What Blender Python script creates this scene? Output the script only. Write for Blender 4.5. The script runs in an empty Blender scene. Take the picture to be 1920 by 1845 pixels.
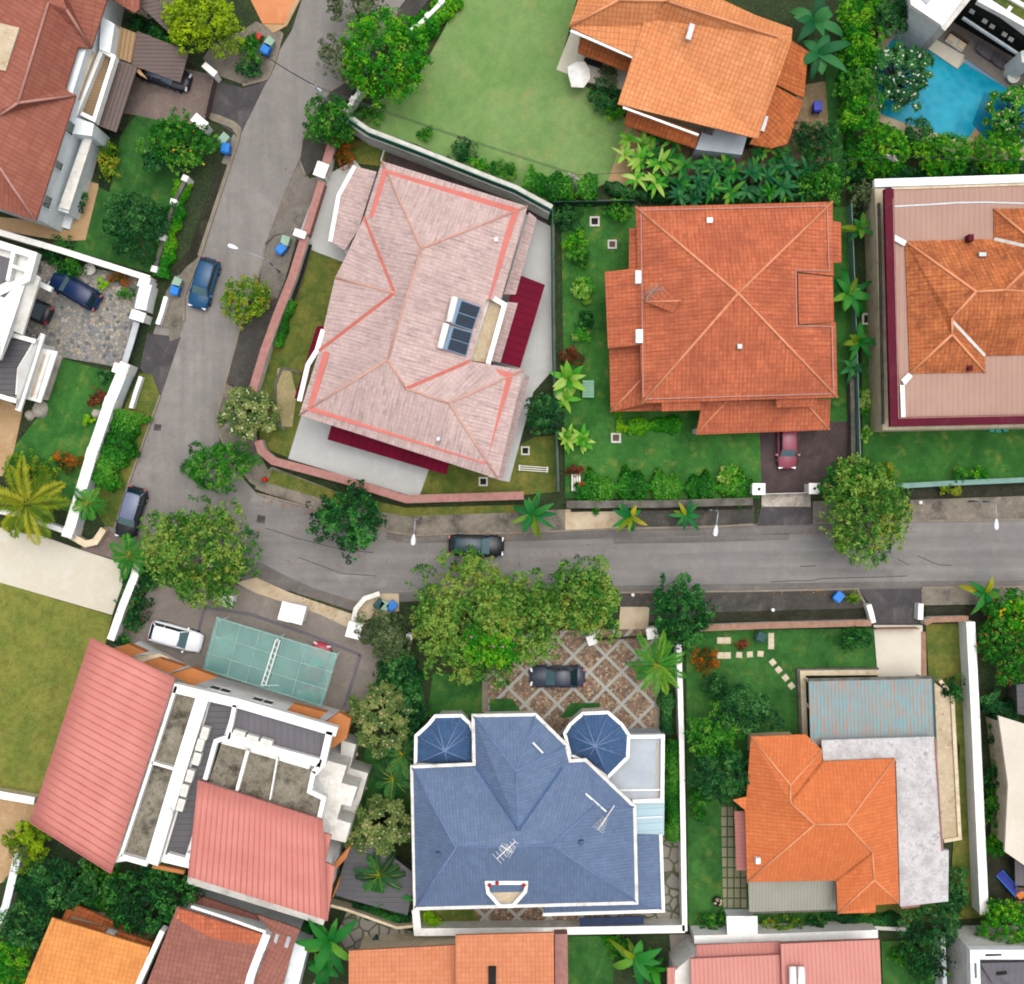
import bpy, bmesh, math, random
import numpy as np
from mathutils import Vector

# ---------------------------------------------------------------- camera, sky, sun, exposure
SC = bpy.context.scene
COL = SC.collection
R = math.radians
CAM_H = 105.0          # drone height in metres
PPM = 22.5             # photograph pixels per metre on the ground
cam_data = bpy.data.cameras.new("camera")
cam_data.sensor_fit = 'HORIZONTAL'
cam_data.angle = 2 * math.atan(1920 / PPM / 2 / CAM_H)
cam_data.clip_end = 5000
cam = bpy.data.objects.new("camera", cam_data)
cam.location = (0, 0, CAM_H)
COL.objects.link(cam)
SC.camera = cam

SUN_EL, SUN_AZ = R(80), R(40)      # azimuth clockwise from image-up
world = bpy.data.worlds.new("World")
SC.world = world
world.use_nodes = True
wn = world.node_tree
bg = wn.nodes["Background"]
sky = wn.nodes.new("ShaderNodeTexSky")
sky.sky_type = 'NISHITA'
sky.sun_disc = False
sky.sun_elevation = SUN_EL
sky.sun_rotation = SUN_AZ
sky.dust_density = 6.0
sky.ozone_density = 0.6
hs = wn.nodes.new("ShaderNodeHueSaturation")
hs.inputs["Saturation"].default_value = 0.42      # cloud cover greys the blue
wn.links.new(sky.outputs[0], hs.inputs["Color"])
wn.links.new(hs.outputs[0], bg.inputs["Color"])
bg.inputs["Strength"].default_value = 0.15
sun_d = bpy.data.lights.new("sun", 'SUN')
sun_d.energy = .9
sun_d.angle = R(60)
sun_d.color = (1.0, 0.95, 0.88)
sun = bpy.data.objects.new("sun", sun_d)
sun.rotation_euler = Vector((-math.sin(SUN_AZ) * math.cos(SUN_EL), -math.cos(SUN_AZ) * math.cos(SUN_EL), -math.sin(SUN_EL))).to_track_quat('-Z', 'Y').to_euler()
COL.objects.link(sun)
SC.view_settings.view_transform = 'Standard'
SC.view_settings.look = 'None'
SC.view_settings.gamma = 1
SC.view_settings.exposure = 0.66
SC.cycles.filter_width = 1.9      # the soft lens of a small drone camera

rng = np.random.default_rng(7)
random.seed(7)

# ---------------------------------------------------------------- helpers: coordinates
def P(x, y, h=0.0):
    """survey point: ground plan position read off the aerial photograph for a point at height h"""
    f = (1 - h / CAM_H) / PPM
    return ((x - 960) * f, (922.5 - y) * f, h)

def PP(pts, h=0.0):
    return [P(p[0], p[1], p[2] if len(p) > 2 else h) for p in pts]

def area2(poly):
    a = 0
    for i in range(len(poly)):
        x0, y0 = poly[i][:2]; x1, y1 = poly[(i + 1) % len(poly)][:2]
        a += x0 * y1 - x1 * y0
    return a / 2

def inset(poly, d):
    """offset a plan polygon inwards by d metres"""
    p = [Vector(q[:2]) for q in poly]
    if area2(p) < 0: p.reverse()
    n = len(p); out = []
    for i in range(n):
        a = (p[i] - p[i - 1]); b = (p[(i + 1) % n] - p[i])
        if a.length < 1e-6 or b.length < 1e-6: out.append(p[i]); continue
        a.normalize(); b.normalize()
        na = Vector((-a.y, a.x)); nb = Vector((-b.y, b.x))
        m = na + nb
        k = max(0.35, 1 + na.dot(nb))
        out.append(p[i] + m * (d / k))
    return [(q.x, q.y) for q in out]

# ---------------------------------------------------------------- helpers: objects
ORG = {}
def mk(name, V, F, mat, parent=None, smooth=False, local=False):
    """link one mesh object; V in world metres (or in the parent's own frame when local)"""
    V = [Vector(v) for v in V]
    if parent is not None:
        o0 = Vector((0, 0, 0)) if local else ORG[parent.name]
    else:
        xs = [v.x for v in V]; ys = [v.y for v in V]; zs = [v.z for v in V]
        o0 = Vector(((min(xs) + max(xs)) / 2, (min(ys) + max(ys)) / 2, min(zs)))
    me = bpy.data.meshes.new(name)
    me.from_pydata([tuple(v - o0) for v in V], [], F)
    me.update()
    uvl = me.uv_layers.new(name="uv")
    for poly in me.polygons:
        n = poly.normal
        if abs(n.z) > 0.995: u = Vector((1, 0, 0))
        else:
            u = Vector((-n.y, n.x, 0)); u.normalize()
        w = n.cross(u)
        for li in poly.loop_indices:
            p = V[me.loops[li].vertex_index]
            uvl.data[li].uv = (p.dot(u), p.dot(w))
    if smooth:
        me.polygons.foreach_set("use_smooth", [True] * len(me.polygons))
    me.materials.append(mat)
    o = bpy.data.objects.new(name, me)
    COL.objects.link(o)
    if parent is not None:
        o.parent = parent
        ORG[o.name] = ORG[parent.name] if not local else Vector((0, 0, 0))
    else:
        o.location = o0
        ORG[o.name] = o0
    return o

def tag(o, label=None, cat=None, group=None, kind=None):
    if label: o["label"] = label
    if cat: o["category"] = cat
    if group: o["group"] = group
    if kind: o["kind"] = kind
    return o

def thing(name, label, cat, loc, group=None, rz=0.0):
    o = bpy.data.objects.new(name, None)
    o.empty_display_size = 0.3
    o.location = loc
    o.rotation_euler = (0, 0, rz)
    COL.objects.link(o)
    ORG[o.name] = Vector(loc)
    return tag(o, label, cat, group)

def struct(name, V, F, mat):
    return tag(mk(name, V, F, mat), kind="structure")

class MB:
    """collects shapes into one mesh"""
    def __init__(s): s.v = []; s.f = []
    def add(s, V, F):
        n = len(s.v); s.v += [tuple(v) for v in V]; s.f += [tuple(i + n for i in f) for f in F]; return s
    def prism(s, poly, z0, z1, bottom=False):
        p = [tuple(q[:2]) for q in poly]
        if area2(p) < 0: p = p[::-1]
        n = len(p)
        V = [(x, y, z1) for x, y in p] + [(x, y, z0) for x, y in p]
        F = [tuple(range(n))] + [(i, i + n, (i + 1) % n + n, (i + 1) % n) for i in range(n)]
        if bottom: F.append(tuple(range(2 * n - 1, n - 1, -1)))
        return s.add(V, F)
    def box(s, c, d, rz=0.0, taper=1.0):
        cx, cy, cz = c; a, b, h = d[0] / 2, d[1] / 2, d[2]
        ca, sa = math.cos(rz), math.sin(rz)
        V = []
        for z, t in ((cz, 1.0), (cz + h, taper)):
            for x, y in ((-a, -b), (a, -b), (a, b), (-a, b)):
                x *= t; y *= t
                V.append((cx + x * ca - y * sa, cy + x * sa + y * ca, z))
        return s.add(V, [(3, 2, 1, 0), (4, 5, 6, 7), (0, 1, 5, 4), (1, 2, 6, 5), (2, 3, 7, 6), (3, 0, 4, 7)])
    def ribbon(s, pts, w, t, closed=False):
        """solid strip of width w and thickness t whose top follows pts"""
        p = [Vector(q) for q in pts]; n = len(p); L = []
        for i in range(n):
            a = p[i] - p[i - 1] if (i > 0 or closed) else p[1] - p[0]
            b = p[(i + 1) % n] - p[i] if (i < n - 1 or closed) else a
            a = Vector((a.x, a.y)); b = Vector((b.x, b.y))
            if a.length > 1e-9: a.normalize()
            if b.length > 1e-9: b.normalize()
            na = Vector((-a.y, a.x)); nb = Vector((-b.y, b.x)); m = na + nb
            k = max(0.5, 1 + na.dot(nb))
            L.append(m * (w / 2 / k))
        V = []
        for q, m in zip(p, L):
            for sg, dz in ((1, 0), (-1, 0), (-1, -t), (1, -t)):
                V.append((q.x + m.x * sg, q.y + m.y * sg, q.z + dz))
        F = []
        for i in range(n if closed else n - 1):
            j = (i + 1) % n
            for k in range(4):
                F.append((4 * i + k, 4 * i + (k + 1) % 4, 4 * j + (k + 1) % 4, 4 * j + k))
        if not closed:
            F += [(3, 2, 1, 0), (4 * n - 4, 4 * n - 3, 4 * n - 2, 4 * n - 1)]
        return s.add(V, F)
    def tube(s, pts, r, n=7, r2=None):
        p = [Vector(q) for q in pts]; m = len(p); V = []
        for i in range(m):
            d = (p[min(i + 1, m - 1)] - p[max(i - 1, 0)]).normalized()
            a = d.cross(Vector((0, 0, 1)))
            if a.length < 1e-3: a = Vector((1, 0, 0))
            a.normalize(); b = d.cross(a)
            rr = r if r2 is None else r + (r2 - r) * i / (m - 1)
            for k in range(n):
                t = 2 * math.pi * k / n
                V.append(p[i] + a * (rr * math.cos(t)) + b * (rr * math.sin(t)))
        F = []
        for i in range(m - 1):
            for k in range(n):
                F.append((i * n + k, (i + 1) * n + k, (i + 1) * n + (k + 1) % n, i * n + (k + 1) % n))
        F += [tuple(range(n)), tuple(range(m * n - 1, (m - 1) * n - 1, -1))]
        return s.add(V, F)
    def lathe(s, c, prof, n=14):
        V = []; m = len(prof)
        for r, z in prof:
            for k in range(n):
                t = 2 * math.pi * k / n
                V.append((c[0] + r * math.cos(t), c[1] + r * math.sin(t), c[2] + z))
        F = []
        for i in range(m - 1):
            for k in range(n):
                F.append((i * n + k, i * n + (k + 1) % n, (i + 1) * n + (k + 1) % n, (i + 1) * n + k))
        F += [tuple(range(n - 1, -1, -1)), tuple(range((m - 1) * n, m * n))]
        return s.add(V, F)
    def build(s, name, mat, parent=None, smooth=False, local=False):
        return mk(name, s.v, s.f, mat, parent, smooth, local)

# ---------------------------------------------------------------- helpers: materials
GAIN = 1.75            # how much brighter than its albedo a flat surface photographs here
def lin(hx, GAIN=GAIN):
    hx = hx.lstrip('#')
    c = [int(hx[i:i + 2], 16) / 255 for i in (0, 2, 4)]
    return [(x / 12.92 if x <= .04045 else ((x + .055) / 1.055) ** 2.4) / GAIN for x in c] + [1.0]

def sat(c, k):
    """push a colour away from its own grey"""
    g = .2126 * c[0] + .7152 * c[1] + .0722 * c[2]
    return [max(.002, g + (x - g) * k) for x in c[:3]] + [1.0]

class NT:
    def __init__(s, name):
        s.m = bpy.data.materials.new(name); s.m.use_nodes = True
        s.t = s.m.node_tree; s.b = s.t.nodes["Principled BSDF"]
    def n(s, typ, **kw):
        nd = s.t.nodes.new("ShaderNode" + typ)
        for k, v in kw.items(): setattr(nd, k, v)
        return nd
    def l(s, a, b): s.t.links.new(a, b)
    def coord(s, which, scale=(1, 1, 1), rot=0.0):
        tc = s.n("TexCoord"); mp = s.n("Mapping")
        mp.inputs["Scale"].default_value = scale
        mp.inputs["Rotation"].default_value = (0, 0, rot)
        s.l(tc.outputs[which], mp.inputs["Vector"])
        return mp.outputs[0]
    def noise(s, vec, scale, detail=4, rough=.55):
        t = s.n("TexNoise"); t.inputs["Scale"].default_value = scale
        t.inputs["Detail"].default_value = detail; t.inputs["Roughness"].default_value = rough
        s.l(vec, t.inputs["Vector"]); return t.outputs["Fac"]
    def rng(s, fac, a, b, lo=0.0, hi=1.0):
        m = s.n("MapRange"); m.inputs["From Min"].default_value = a; m.inputs["From Max"].default_value = b
        m.inputs["To Min"].default_value = lo; m.inputs["To Max"].default_value = hi
        s.l(fac, m.inputs["Value"]); return m.outputs[0]
    def mix(s, fac, a, b, mode='MIX'):
        m = s.n("MixRGB", blend_type=mode)
        for sock, v in ((m.inputs["Fac"], fac), (m.inputs["Color1"], a), (m.inputs["Color2"], b)):
            if hasattr(v, "is_linked") or hasattr(v, "links"): s.l(v, sock)
            else: sock.default_value = v
        return m.outputs["Color"]
    def bump(s, fac, strength, dist=0.05):
        b = s.n("Bump"); b.inputs["Strength"].default_value = strength; b.inputs["Distance"].default_value = dist
        s.l(fac, b.inputs["Height"]); s.l(b.outputs[0], s.b.inputs["Normal"])
    def done(s, col, rough=.8, spec=.3, metal=0.0):
        if hasattr(col, "links"): s.l(col, s.b.inputs["Base Color"])
        else: s.b.inputs["Base Color"].default_value = col
        s.b.inputs["Roughness"].default_value = rough
        s.b.inputs["Specular IOR Level"].default_value = spec
        s.b.inputs["Metallic"].default_value = metal
        return s.m

def m_plain(name, c, c2=None, scale=1.5, rough=.6, spec=.2, metal=0.0, bump=0.0, lo=.35, hi=.65, g=GAIN, dirt=.12):
    """painted or plain surface with slight weathering"""
    t = NT(name); v = t.coord("Object")
    base = lin(c, g)
    c2 = lin(c2, g) if c2 else [x * .82 for x in base[:3]] + [1]
    f = t.rng(t.noise(v, scale, 6, .65), lo, hi)
    col = t.mix(f, c2, base)
    if dirt:
        col = t.mix(t.rng(t.noise(v, 1.1, 9, .74), .52, .72, 0, dirt), col, lin('#8b8578'))
        col = t.mix(t.rng(t.noise(v, 5.0, 4, .7), .55, .75, 0, dirt * .6), col, lin('#6f6a5f'))
    if bump: t.bump(t.noise(v, scale * 12, 3), bump, .02)
    return t.done(col, rough, spec, metal)

def m_ground(name, c1, c2, c3=None, s1=.5, s2=6.0, amt=.5, bump=.3, rough=.95, streak=None, rot=0.0, stain=None):
    """ground cover: large patches, fine grain, optional third-colour blotches and stains"""
    t = NT(name); v = t.coord("Object")
    f1 = t.rng(t.noise(v, s1, 5, .6), .36, .66)
    col = t.mix(f1, lin(c1), lin(c2))
    if c3:
        f3 = t.rng(t.noise(v, s1 * 2.3, 6, .7), .54, .72)
        col = t.mix(f3, col, lin(c3))
    if streak:
        vs = t.coord("Object", (streak[0], streak[1], 1), rot)
        col = t.mix(t.rng(t.noise(vs, 1.0, 5, .6), .35, .7, 0, streak[2]), col, [x * .55 for x in lin(c1)[:3]] + [1])
    g = t.noise(v, s2, 5, .7)
    g2 = t.noise(v, s1 * 7, 5, .7)
    ad = t.n("Math", operation='ADD'); t.l(g, ad.inputs[0]); t.l(g2, ad.inputs[1])
    gr = t.rng(ad.outputs[0], .7, 1.3, 1 - amt, 1 + amt)
    mul = t.n("VectorMath", operation='SCALE'); t.l(col, mul.inputs[0]); t.l(gr, mul.inputs["Scale"])
    col = mul.outputs[0]
    if stain:
        col = t.mix(t.rng(t.noise(v, stain[1], 7, .72), stain[2], stain[2] + .16, 0, stain[3] if len(stain) > 3 else .85), col, lin(stain[0]))
    t.bump(g, bump, .05)
    return t.done(col, rough, .2)

def m_tile(name, c, c2, dark, tw=.3, th=.36, stain=.5, sscale=.35, streak=.5, rough=.75, groove=.55, moss=None, offset=0.0):
    """roof tiles: per-tile tint, grooves, run-off streaks down the slope"""
    t = NT(name); uv = t.coord("UV")
    br = t.n("TexBrick"); br.offset = offset; br.squash = 1.0
    br.inputs["Scale"].default_value = 1.0
    br.inputs["Brick Width"].default_value = tw; br.inputs["Row Height"].default_value = th
    br.inputs["Mortar Size"].default_value = min(tw, th) * .08; br.inputs["Mortar Smooth"].default_value = .6
    br.inputs["Bias"].default_value = 0.0
    br.inputs["Color1"].default_value = lin(c); br.inputs["Color2"].default_value = lin(c2)
    br.inputs["Mortar"].default_value = [x * groove for x in lin(c2)[:3]] + [1]
    t.l(uv, br.inputs["Vector"])
    col = br.outputs["Color"]
    o = t.coord("Object")
    col = t.mix(t.rng(t.noise(o, sscale, 7, .68), .42, .70, 0, stain), col, lin(dark))
    lt = [min(1, x * 1.18) for x in lin(c)[:3]] + [1]
    col = t.mix(t.rng(t.noise(o, sscale * 2.7, 6, .7), .52, .74, 0, .5), col, lt)
    sv = t.coord("UV", (3.0, .22, 1))
    col = t.mix(t.rng(t.noise(sv, 1.3, 6, .7), .5, .76, 0, streak), col, lin(dark))
    dv = t.coord("UV", (5.0, .75, 1))
    col = t.mix(t.rng(t.noise(dv, 1.0, 4, .6), .56, .70, 0, streak * .9), col, lin(dark))
    fine = t.coord("UV", (1 / tw, 1 / th, 1))
    wn_ = t.n("TexWhiteNoise", noise_dimensions='2D')
    fl = t.n("VectorMath", operation='FLOOR'); t.l(fine, fl.inputs[0]); t.l(fl.outputs[0], wn_.inputs["Vector"])
    col = t.mix(t.rng(wn_.outputs["Value"], .8, 1.0, 0, .3), col, lin(dark))
    if moss:
        col = t.mix(t.rng(t.noise(o, 1.1, 7, .75), .53, .70, 0, .75), col, lin(moss))
    wv = t.n("TexWave", wave_type='BANDS', bands_direction='X', wave_profile='SIN')
    wv.inputs["Scale"].default_value = math.pi * 2 / (20 * tw) ; wv.inputs["Distortion"].default_value = 0
    t.l(uv, wv.inputs["Vector"])
    ad = t.n("Math", operation='SUBTRACT'); t.l(wv.outputs["Fac"], ad.inputs[0]); t.l(br.outputs["Fac"], ad.inputs[1])
    t.bump(ad.outputs[0], .5, .04)
    return t.done(col, rough, .25)

def m_rib(name, c, c2, pitch=.5, dark=.6, width=.16, rough=.5, axis=0, stain=None, spec=.4):
    """standing-seam or corrugated sheet: seams along the slope (axis 0) or across it (axis 1)"""
    t = NT(name); uv = t.coord("UV")
    sx = t.n("SeparateXYZ"); t.l(uv, sx.inputs[0])
    md = t.n("Math", operation='DIVIDE'); t.l(sx.outputs[axis], md.inputs[0]); md.inputs[1].default_value = pitch
    fr = t.n("Math", operation='FRACT'); t.l(md.outputs[0], fr.inputs[0])
    pg = t.n("Math", operation='PINGPONG'); t.l(fr.outputs[0], pg.inputs[0]); pg.inputs[1].default_value = .5
    f = t.rng(pg.outputs[0], 0, width, 0, 1)
    o = t.coord("Object")
    base = t.mix(t.rng(t.noise(o, .5, 6, .65), .35, .7), lin(c), lin(c2))
    if stain:
        sv = t.coord("UV", (4.5, .5, 1) if axis == 0 else (.5, 4.5, 1))
        base = t.mix(t.rng(t.noise(sv, 1.2, 7, .75), stain[1], stain[1] + .15), base, lin(stain[0]))
    dk = t.mix(1.0, base, [dark, dark, dark, 1], 'MULTIPLY')
    col = t.mix(f, dk, base)
    t.bump(f, .5, .04)
    return t.done(col, rough, spec)

def m_leaf(name, cols, rough=.6, trans=.25):
    """foliage: each leaf takes its own tint"""
    t = NT(name); uv = t.n("UVMap"); sx = t.n("SeparateXYZ"); t.l(uv.outputs[0], sx.inputs[0])
    rp = t.n("ValToRGB"); cr = rp.color_ramp
    k = len(cols)
    while len(cr.elements) < k: cr.elements.new(.5)
    for i, c in enumerate(cols):
        cr.elements[i].position = i / max(1, k - 1); cr.elements[i].color = sat(lin(c), 1.16)
    t.l(sx.outputs[0], rp.inputs[0])
    t.done(rp.outputs[0], rough, .18)
    tr = t.n("BsdfTranslucent"); t.l(rp.outputs[0], tr.inputs["Color"])
    mx = t.n("MixShader"); mx.inputs[0].default_value = trans
    t.l(t.b.outputs[0], mx.inputs[1]); t.l(tr.outputs[0], mx.inputs[2])
    t.l(mx.outputs[0], t.t.nodes["Material Output"].inputs["Surface"])
    return t.m

def m_gloss(name, c, rough=.2, spec=.5, metal=0.0, coat=0.0):
    t = NT(name); t.done(lin(c), rough, spec, metal)
    t.b.inputs["Coat Weight"].default_value = coat
    t.b.inputs["Coat Roughness"].default_value = .08
    return t.m
# ---------------------------------------------------------------- materials
MT = {}
def mats():
    g = MT
    g['soil'] = m_ground('soil', '#2e3c25', '#3b4b2c', '#4c4a35', .6, 5, .6, .6)
    g['bed'] = m_ground('planting bed', '#1b2b1c', '#2a3f22', '#3d3a24', .9, 6, .6, .6)
    g['road'] = m_ground('asphalt', '#8f8b87', '#9d9894', '#a6a19d', .12, 9, .13, .25, .95, (.9, .07, .4), R(72), ('#67625e', .16, .58, .6))
    g['road_s'] = m_ground('asphalt street', '#8b8987', '#9a9692', '#a39d98', .14, 9, .12, .25, .95, (.04, 1.1, .55), 0, ('#5f5e60', .16, .58, .55))
    g['apron'] = m_ground('dark asphalt', '#4b484a', '#5d595a', '#6d6765', .4, 8, .2, .3, .95, None, 0, ('#7c7470', .5, .62, .4))
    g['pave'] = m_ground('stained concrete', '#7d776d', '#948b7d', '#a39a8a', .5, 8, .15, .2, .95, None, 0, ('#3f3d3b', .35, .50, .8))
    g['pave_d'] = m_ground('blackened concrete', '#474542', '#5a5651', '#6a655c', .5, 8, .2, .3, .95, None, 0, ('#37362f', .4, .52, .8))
    g['pave_l'] = m_ground('cream concrete', '#d6c5aa', '#c4b193', '#b39d7f', .5, 8, .1, .2, .95, None, 0, ('#857763', .4, .58, .7))
    g['pave_m'] = m_ground('grey concrete verge', '#77726a', '#88827a', '#948c82', .5, 8, .15, .2, .95, None, 0, ('#45433f', .4, .54, .85))
    g['shoulder'] = m_ground('dark road edge', '#76726f', '#86817d', '#918c87', .3, 9, .15, .2, .95, (.05, .8, .6), 0)
    g['navy'] = m_plain('navy awning', '#32405f', '#2b3855', .8, .6)
    g['turq'] = m_plain('turquoise plastic', '#2fb39b', '#27a38c', 2, .5)
    g['drain'] = m_ground('drain', '#2b2c20', '#3a3a2c', '#46463a', .8, 6, .4, .3)
    g['kerb'] = m_ground('kerb concrete', '#9a9080', '#857c6f', None, 1.2, 7, .2, .2)
    g['lawn_lt'] = m_ground('pale lawn', '#6f9652', '#85a263', '#97a066', .2, 9, .18, .5, .95, None, 0, ('#62904c', .3, .57, .6))
    g['lawn'] = m_ground('green lawn', '#2c6426', '#498238', '#788a3e', .3, 8, .3, .5, .95, None, 0, ('#2d5a20', .3, .55, .6))
    g['lawn_d'] = m_ground('deep lawn', '#265924', '#447a36', '#6a8038', .32, 8, .32, .5, .95, None, 0, ('#244a1c', .35, .56, .6))
    g['lawn_b'] = m_ground('dry lawn', '#6f7c33', '#8d8c42', '#567a2d', .4, 8, .36, .5, .95, None, 0, ('#8a6a35', .9, .56, .8))
    g['lawn_o'] = m_ground('olive lawn', '#4d6427', '#7f7c3a', '#41601f', .45, 8, .34, .5, .95, None, 0, ('#46512a', .4, .6, .7))
    g['patio'] = m_ground('grey terrazzo', '#cbccca', '#c2c3c1', '#d3d4d2', .3, 9, .05, .1, .8, None, 0, ('#a09a8e', .5, .62, .5))
    g['cream'] = m_ground('cream paving', '#ded9c8', '#dad2bd', '#e4e0d3', .3, 8, .06, .1, .85, None, 0, ('#d0bea0', .5, .63, .6))
    g['ivory'] = m_ground('ivory paving', '#e7dfd0', '#ddd4c4', None, .3, 8, .05, .1, .8)
    g['brownpave'] = m_ground('brown brick paving', '#7b6d68', '#8b7b73', '#98877c', .5, 8, .18, .3, .9, None, 0, ('#574b46', .5, .6, .6))
    g['darkbrick'] = m_ground('dark brick drive', '#4b4042', '#5b4d4c', '#675a52', .7, 9, .25, .3, .9, None, 0, ('#3a3233', .6, .55, .6))
    g['greypave'] = m_ground('grey forecourt', '#86807a', '#958c83', '#a4988c', .4, 8, .15, .2, .9, None, 0, ('#66605c', .4, .58, .6))
    g['tan'] = m_ground('tan paving', '#c9a981', '#b9976e', '#d2b48f', .5, 8, .1, .2)
    g['terracotta'] = m_ground('terracotta court', '#e39a6a', '#d98c5c', '#e8a87c', .3, 7, .08, .1)
    g['sand'] = m_ground('sandy bed', '#b5a57c', '#a2966b', '#8a8a57', .5, 7, .2, .3)
    g['rock'] = m_ground('rock', '#cfc6ba', '#a89f94', '#8b8277', .9, 5, .2, .6)
    g['stone'] = m_ground('stepping stone', '#e2d5bb', '#d3c4a8', None, 1.5, 8, .1, .2)
    # cobbles of mixed stones
    def cobble(name, scale, cols, grout):
        t = NT(name); v = t.coord("Object")
        vo = t.n("TexVoronoi"); vo.inputs["Scale"].default_value = scale; t.l(v, vo.inputs["Vector"])
        sx = t.n("SeparateXYZ"); t.l(vo.outputs["Color"], sx.inputs[0])
        rp = t.n("ValToRGB"); cr = rp.color_ramp
        while len(cr.elements) < len(cols): cr.elements.new(.5)
        for i, c in enumerate(cols): cr.elements[i].position = i / (len(cols) - 1); cr.elements[i].color = lin(c)
        t.l(sx.outputs[0], rp.inputs[0])
        e = t.n("TexVoronoi", feature='DISTANCE_TO_EDGE'); e.inputs["Scale"].default_value = scale; t.l(v, e.inputs["Vector"])
        f = t.rng(e.outputs["Distance"], .02, .10)
        col = t.mix(f, lin(grout), rp.outputs[0]); t.bump(f, .4, .03)
        return t, col
    t, col = cobble('mixed cobbles', 3.4, ['#6f7f8c', '#a8a094', '#8a8f90', '#b9ab93', '#59646e', '#c3bdb0'], '#7c776e')
    g['cobble'] = t.done(col, .8)
    t, col = cobble('crazy paving', 4.2, ['#8f735c', '#b3977a', '#7b6253', '#c4ad8f', '#6d5c55', '#a98a6c'], '#5d5148')
    uv = t.coord("Object", (1, 1, 1), R(45)); br = t.n("TexBrick"); br.offset = 0
    br.inputs["Scale"].default_value = 1; br.inputs["Brick Width"].default_value = 1.9; br.inputs["Row Height"].default_value = 1.9
    br.inputs["Mortar Size"].default_value = .13; br.inputs["Mortar Smooth"].default_value = .05; t.l(uv, br.inputs["Vector"])
    col = t.mix(br.outputs["Fac"], col, lin('#b3b4ab')); g['crazy'] = t.done(col, .85)
    t, col = cobble('granite slabs', 1.0, ['#8f8b84', '#a09a90', '#7c7973', '#b0a79a'], '#4e5b35'); g['slabs'] = t.done(col, .85)
    t = NT('grassed pavers'); v = t.coord("Object"); br = t.n("TexBrick"); br.offset = 0
    br.inputs["Brick Width"].default_value = .55; br.inputs["Row Height"].default_value = .85; br.inputs["Mortar Size"].default_value = .06
    br.inputs["Scale"].default_value = 1
    br.inputs["Color1"].default_value = lin('#a39a83'); br.inputs["Color2"].default_value = lin('#8d8a70'); br.inputs["Mortar"].default_value = lin('#3b5a2b')
    t.l(v, br.inputs["Vector"]); g['grasspave'] = t.done(br.outputs["Color"], .9)
    t = NT('pool water'); v = t.coord("Object")
    col = t.mix(t.rng(t.noise(v, .35, 4), .35, .65), lin('#008fb2'), lin('#14accb'))
    vo = t.n("TexVoronoi", feature='SMOOTH_F1'); vo.inputs["Scale"].default_value = 1.6; t.l(v, vo.inputs["Vector"])
    col = t.mix(t.rng(vo.outputs['Distance'], .25, .6, 0, .22), col, lin('#3fc4da')); t.bump(vo.outputs["Distance"], .3, .08); g['water'] = t.done(col, .25, .08)
    t = NT('pool water deep'); v = t.coord("Object")
    col = t.mix(t.rng(t.noise(v, .35, 4), .35, .65), lin('#0079a0'), lin('#0086ab'))
    vo = t.n("TexVoronoi", feature='SMOOTH_F1'); vo.inputs["Scale"].default_value = 1.6; t.l(v, vo.inputs["Vector"])
    t.bump(vo.outputs["Distance"], .12, .05); g['water_d'] = t.done(col, .25, .08)
    # roofs
    g['t_pink'] = m_tile('faded pink tile', '#e0c6c0', '#d8bbb5', '#998584', .30, .38, .35, .3, .8, .75, .84)
    g['salmon'] = m_plain('salmon band', '#e0857a', '#d5796e', .8, .8)
    g['t_orange'] = m_tile('bright orange tile', '#f6a872', '#f09a60', '#c87a48', .34, .40, .45, .35, .5)
    g['t_orange_d'] = m_tile('dark orange tile', '#d47a42', '#c66b35', '#8f4521', .34, .40, .6, .45, .6)  # run-off streaks; the orange house's eave shade is painted into this darker tone
    g['t_red'] = m_tile('orange red tile', '#dc7e56', '#d1704a', '#9a4f37', .32, .38, .8, .3, .85, .75, .55, '#a85a40')
    g['t_moss'] = m_tile('mossy orange tile', '#e08a52', '#d27643', '#8c4a2a', .32, .34, .75, .5, .85, .75, .5, '#6b3d28')
    g['t_vivid'] = m_tile('new orange tile', '#e88650', '#e07a44', '#cb6c3c', .30, .38, .35, .35, .45, .75, .8)
    g['t_brick'] = m_tile('brown red tile', '#ae6c59', '#a4614f', '#8c5346', .36, .9, .4, .3, .4, .75, .7)
    g['t_blue'] = m_tile('blue tile', '#7288aa', '#687d9e', '#5b6e8d', .26, .36, .4, .25, .4, .6, .84)
    g['t_blue_d'] = m_tile('deep blue tile', '#4d6f9b', '#43638d', '#36537c', .26, .36, .35, .25, .3, .5, .7)
    g['t_salm'] = m_tile('salmon tile', '#e2946c', '#dc8a60', '#c67850', .32, .38, .35, .3, .4, .75, .75)
    g['t_mauve'] = m_tile('mauve brown tile', '#aa7163', '#9f6659', '#8a5448', .34, .40, .5, .3, .4, .75, .65)
    g['t_tan'] = m_tile('golden orange tile', '#f2a45a', '#ec9a50', '#c27840', .34, .38, .5, .3, .4, .75, .75)
    g['r_pink'] = m_rib('pink standing seam', '#ec9f92', '#e5968a', .78, .82, .22, .45, 0)
    g['r_pink2'] = m_rib('rose sheet roof', '#d2877b', '#cb7e72', .34, .86, .25, .5, 0)
    g['r_flatpink'] = m_rib('dusty pink roof', '#b5907f', '#ae8878', .42, .93, .2, .6, 0)
    g['r_brown'] = m_rib('brown plank roof', '#6a5750', '#5b4b47', .32, .65, .2, .6, 1)
    g['r_brown_lt'] = m_rib('tan plank roof', '#a98658', '#8f7048', .34, .55, .25, .6, 1)
    g['r_grey'] = m_rib('grey sheet roof', '#5c5a5e', '#504e53', .45, .8, .12, .55, 1)
    g['r_rust'] = m_rib('rusted blue sheet', '#86aeb0', '#6f9fa8', .30, .85, .2, .7, 0, ('#b08d7f', .45))
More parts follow.
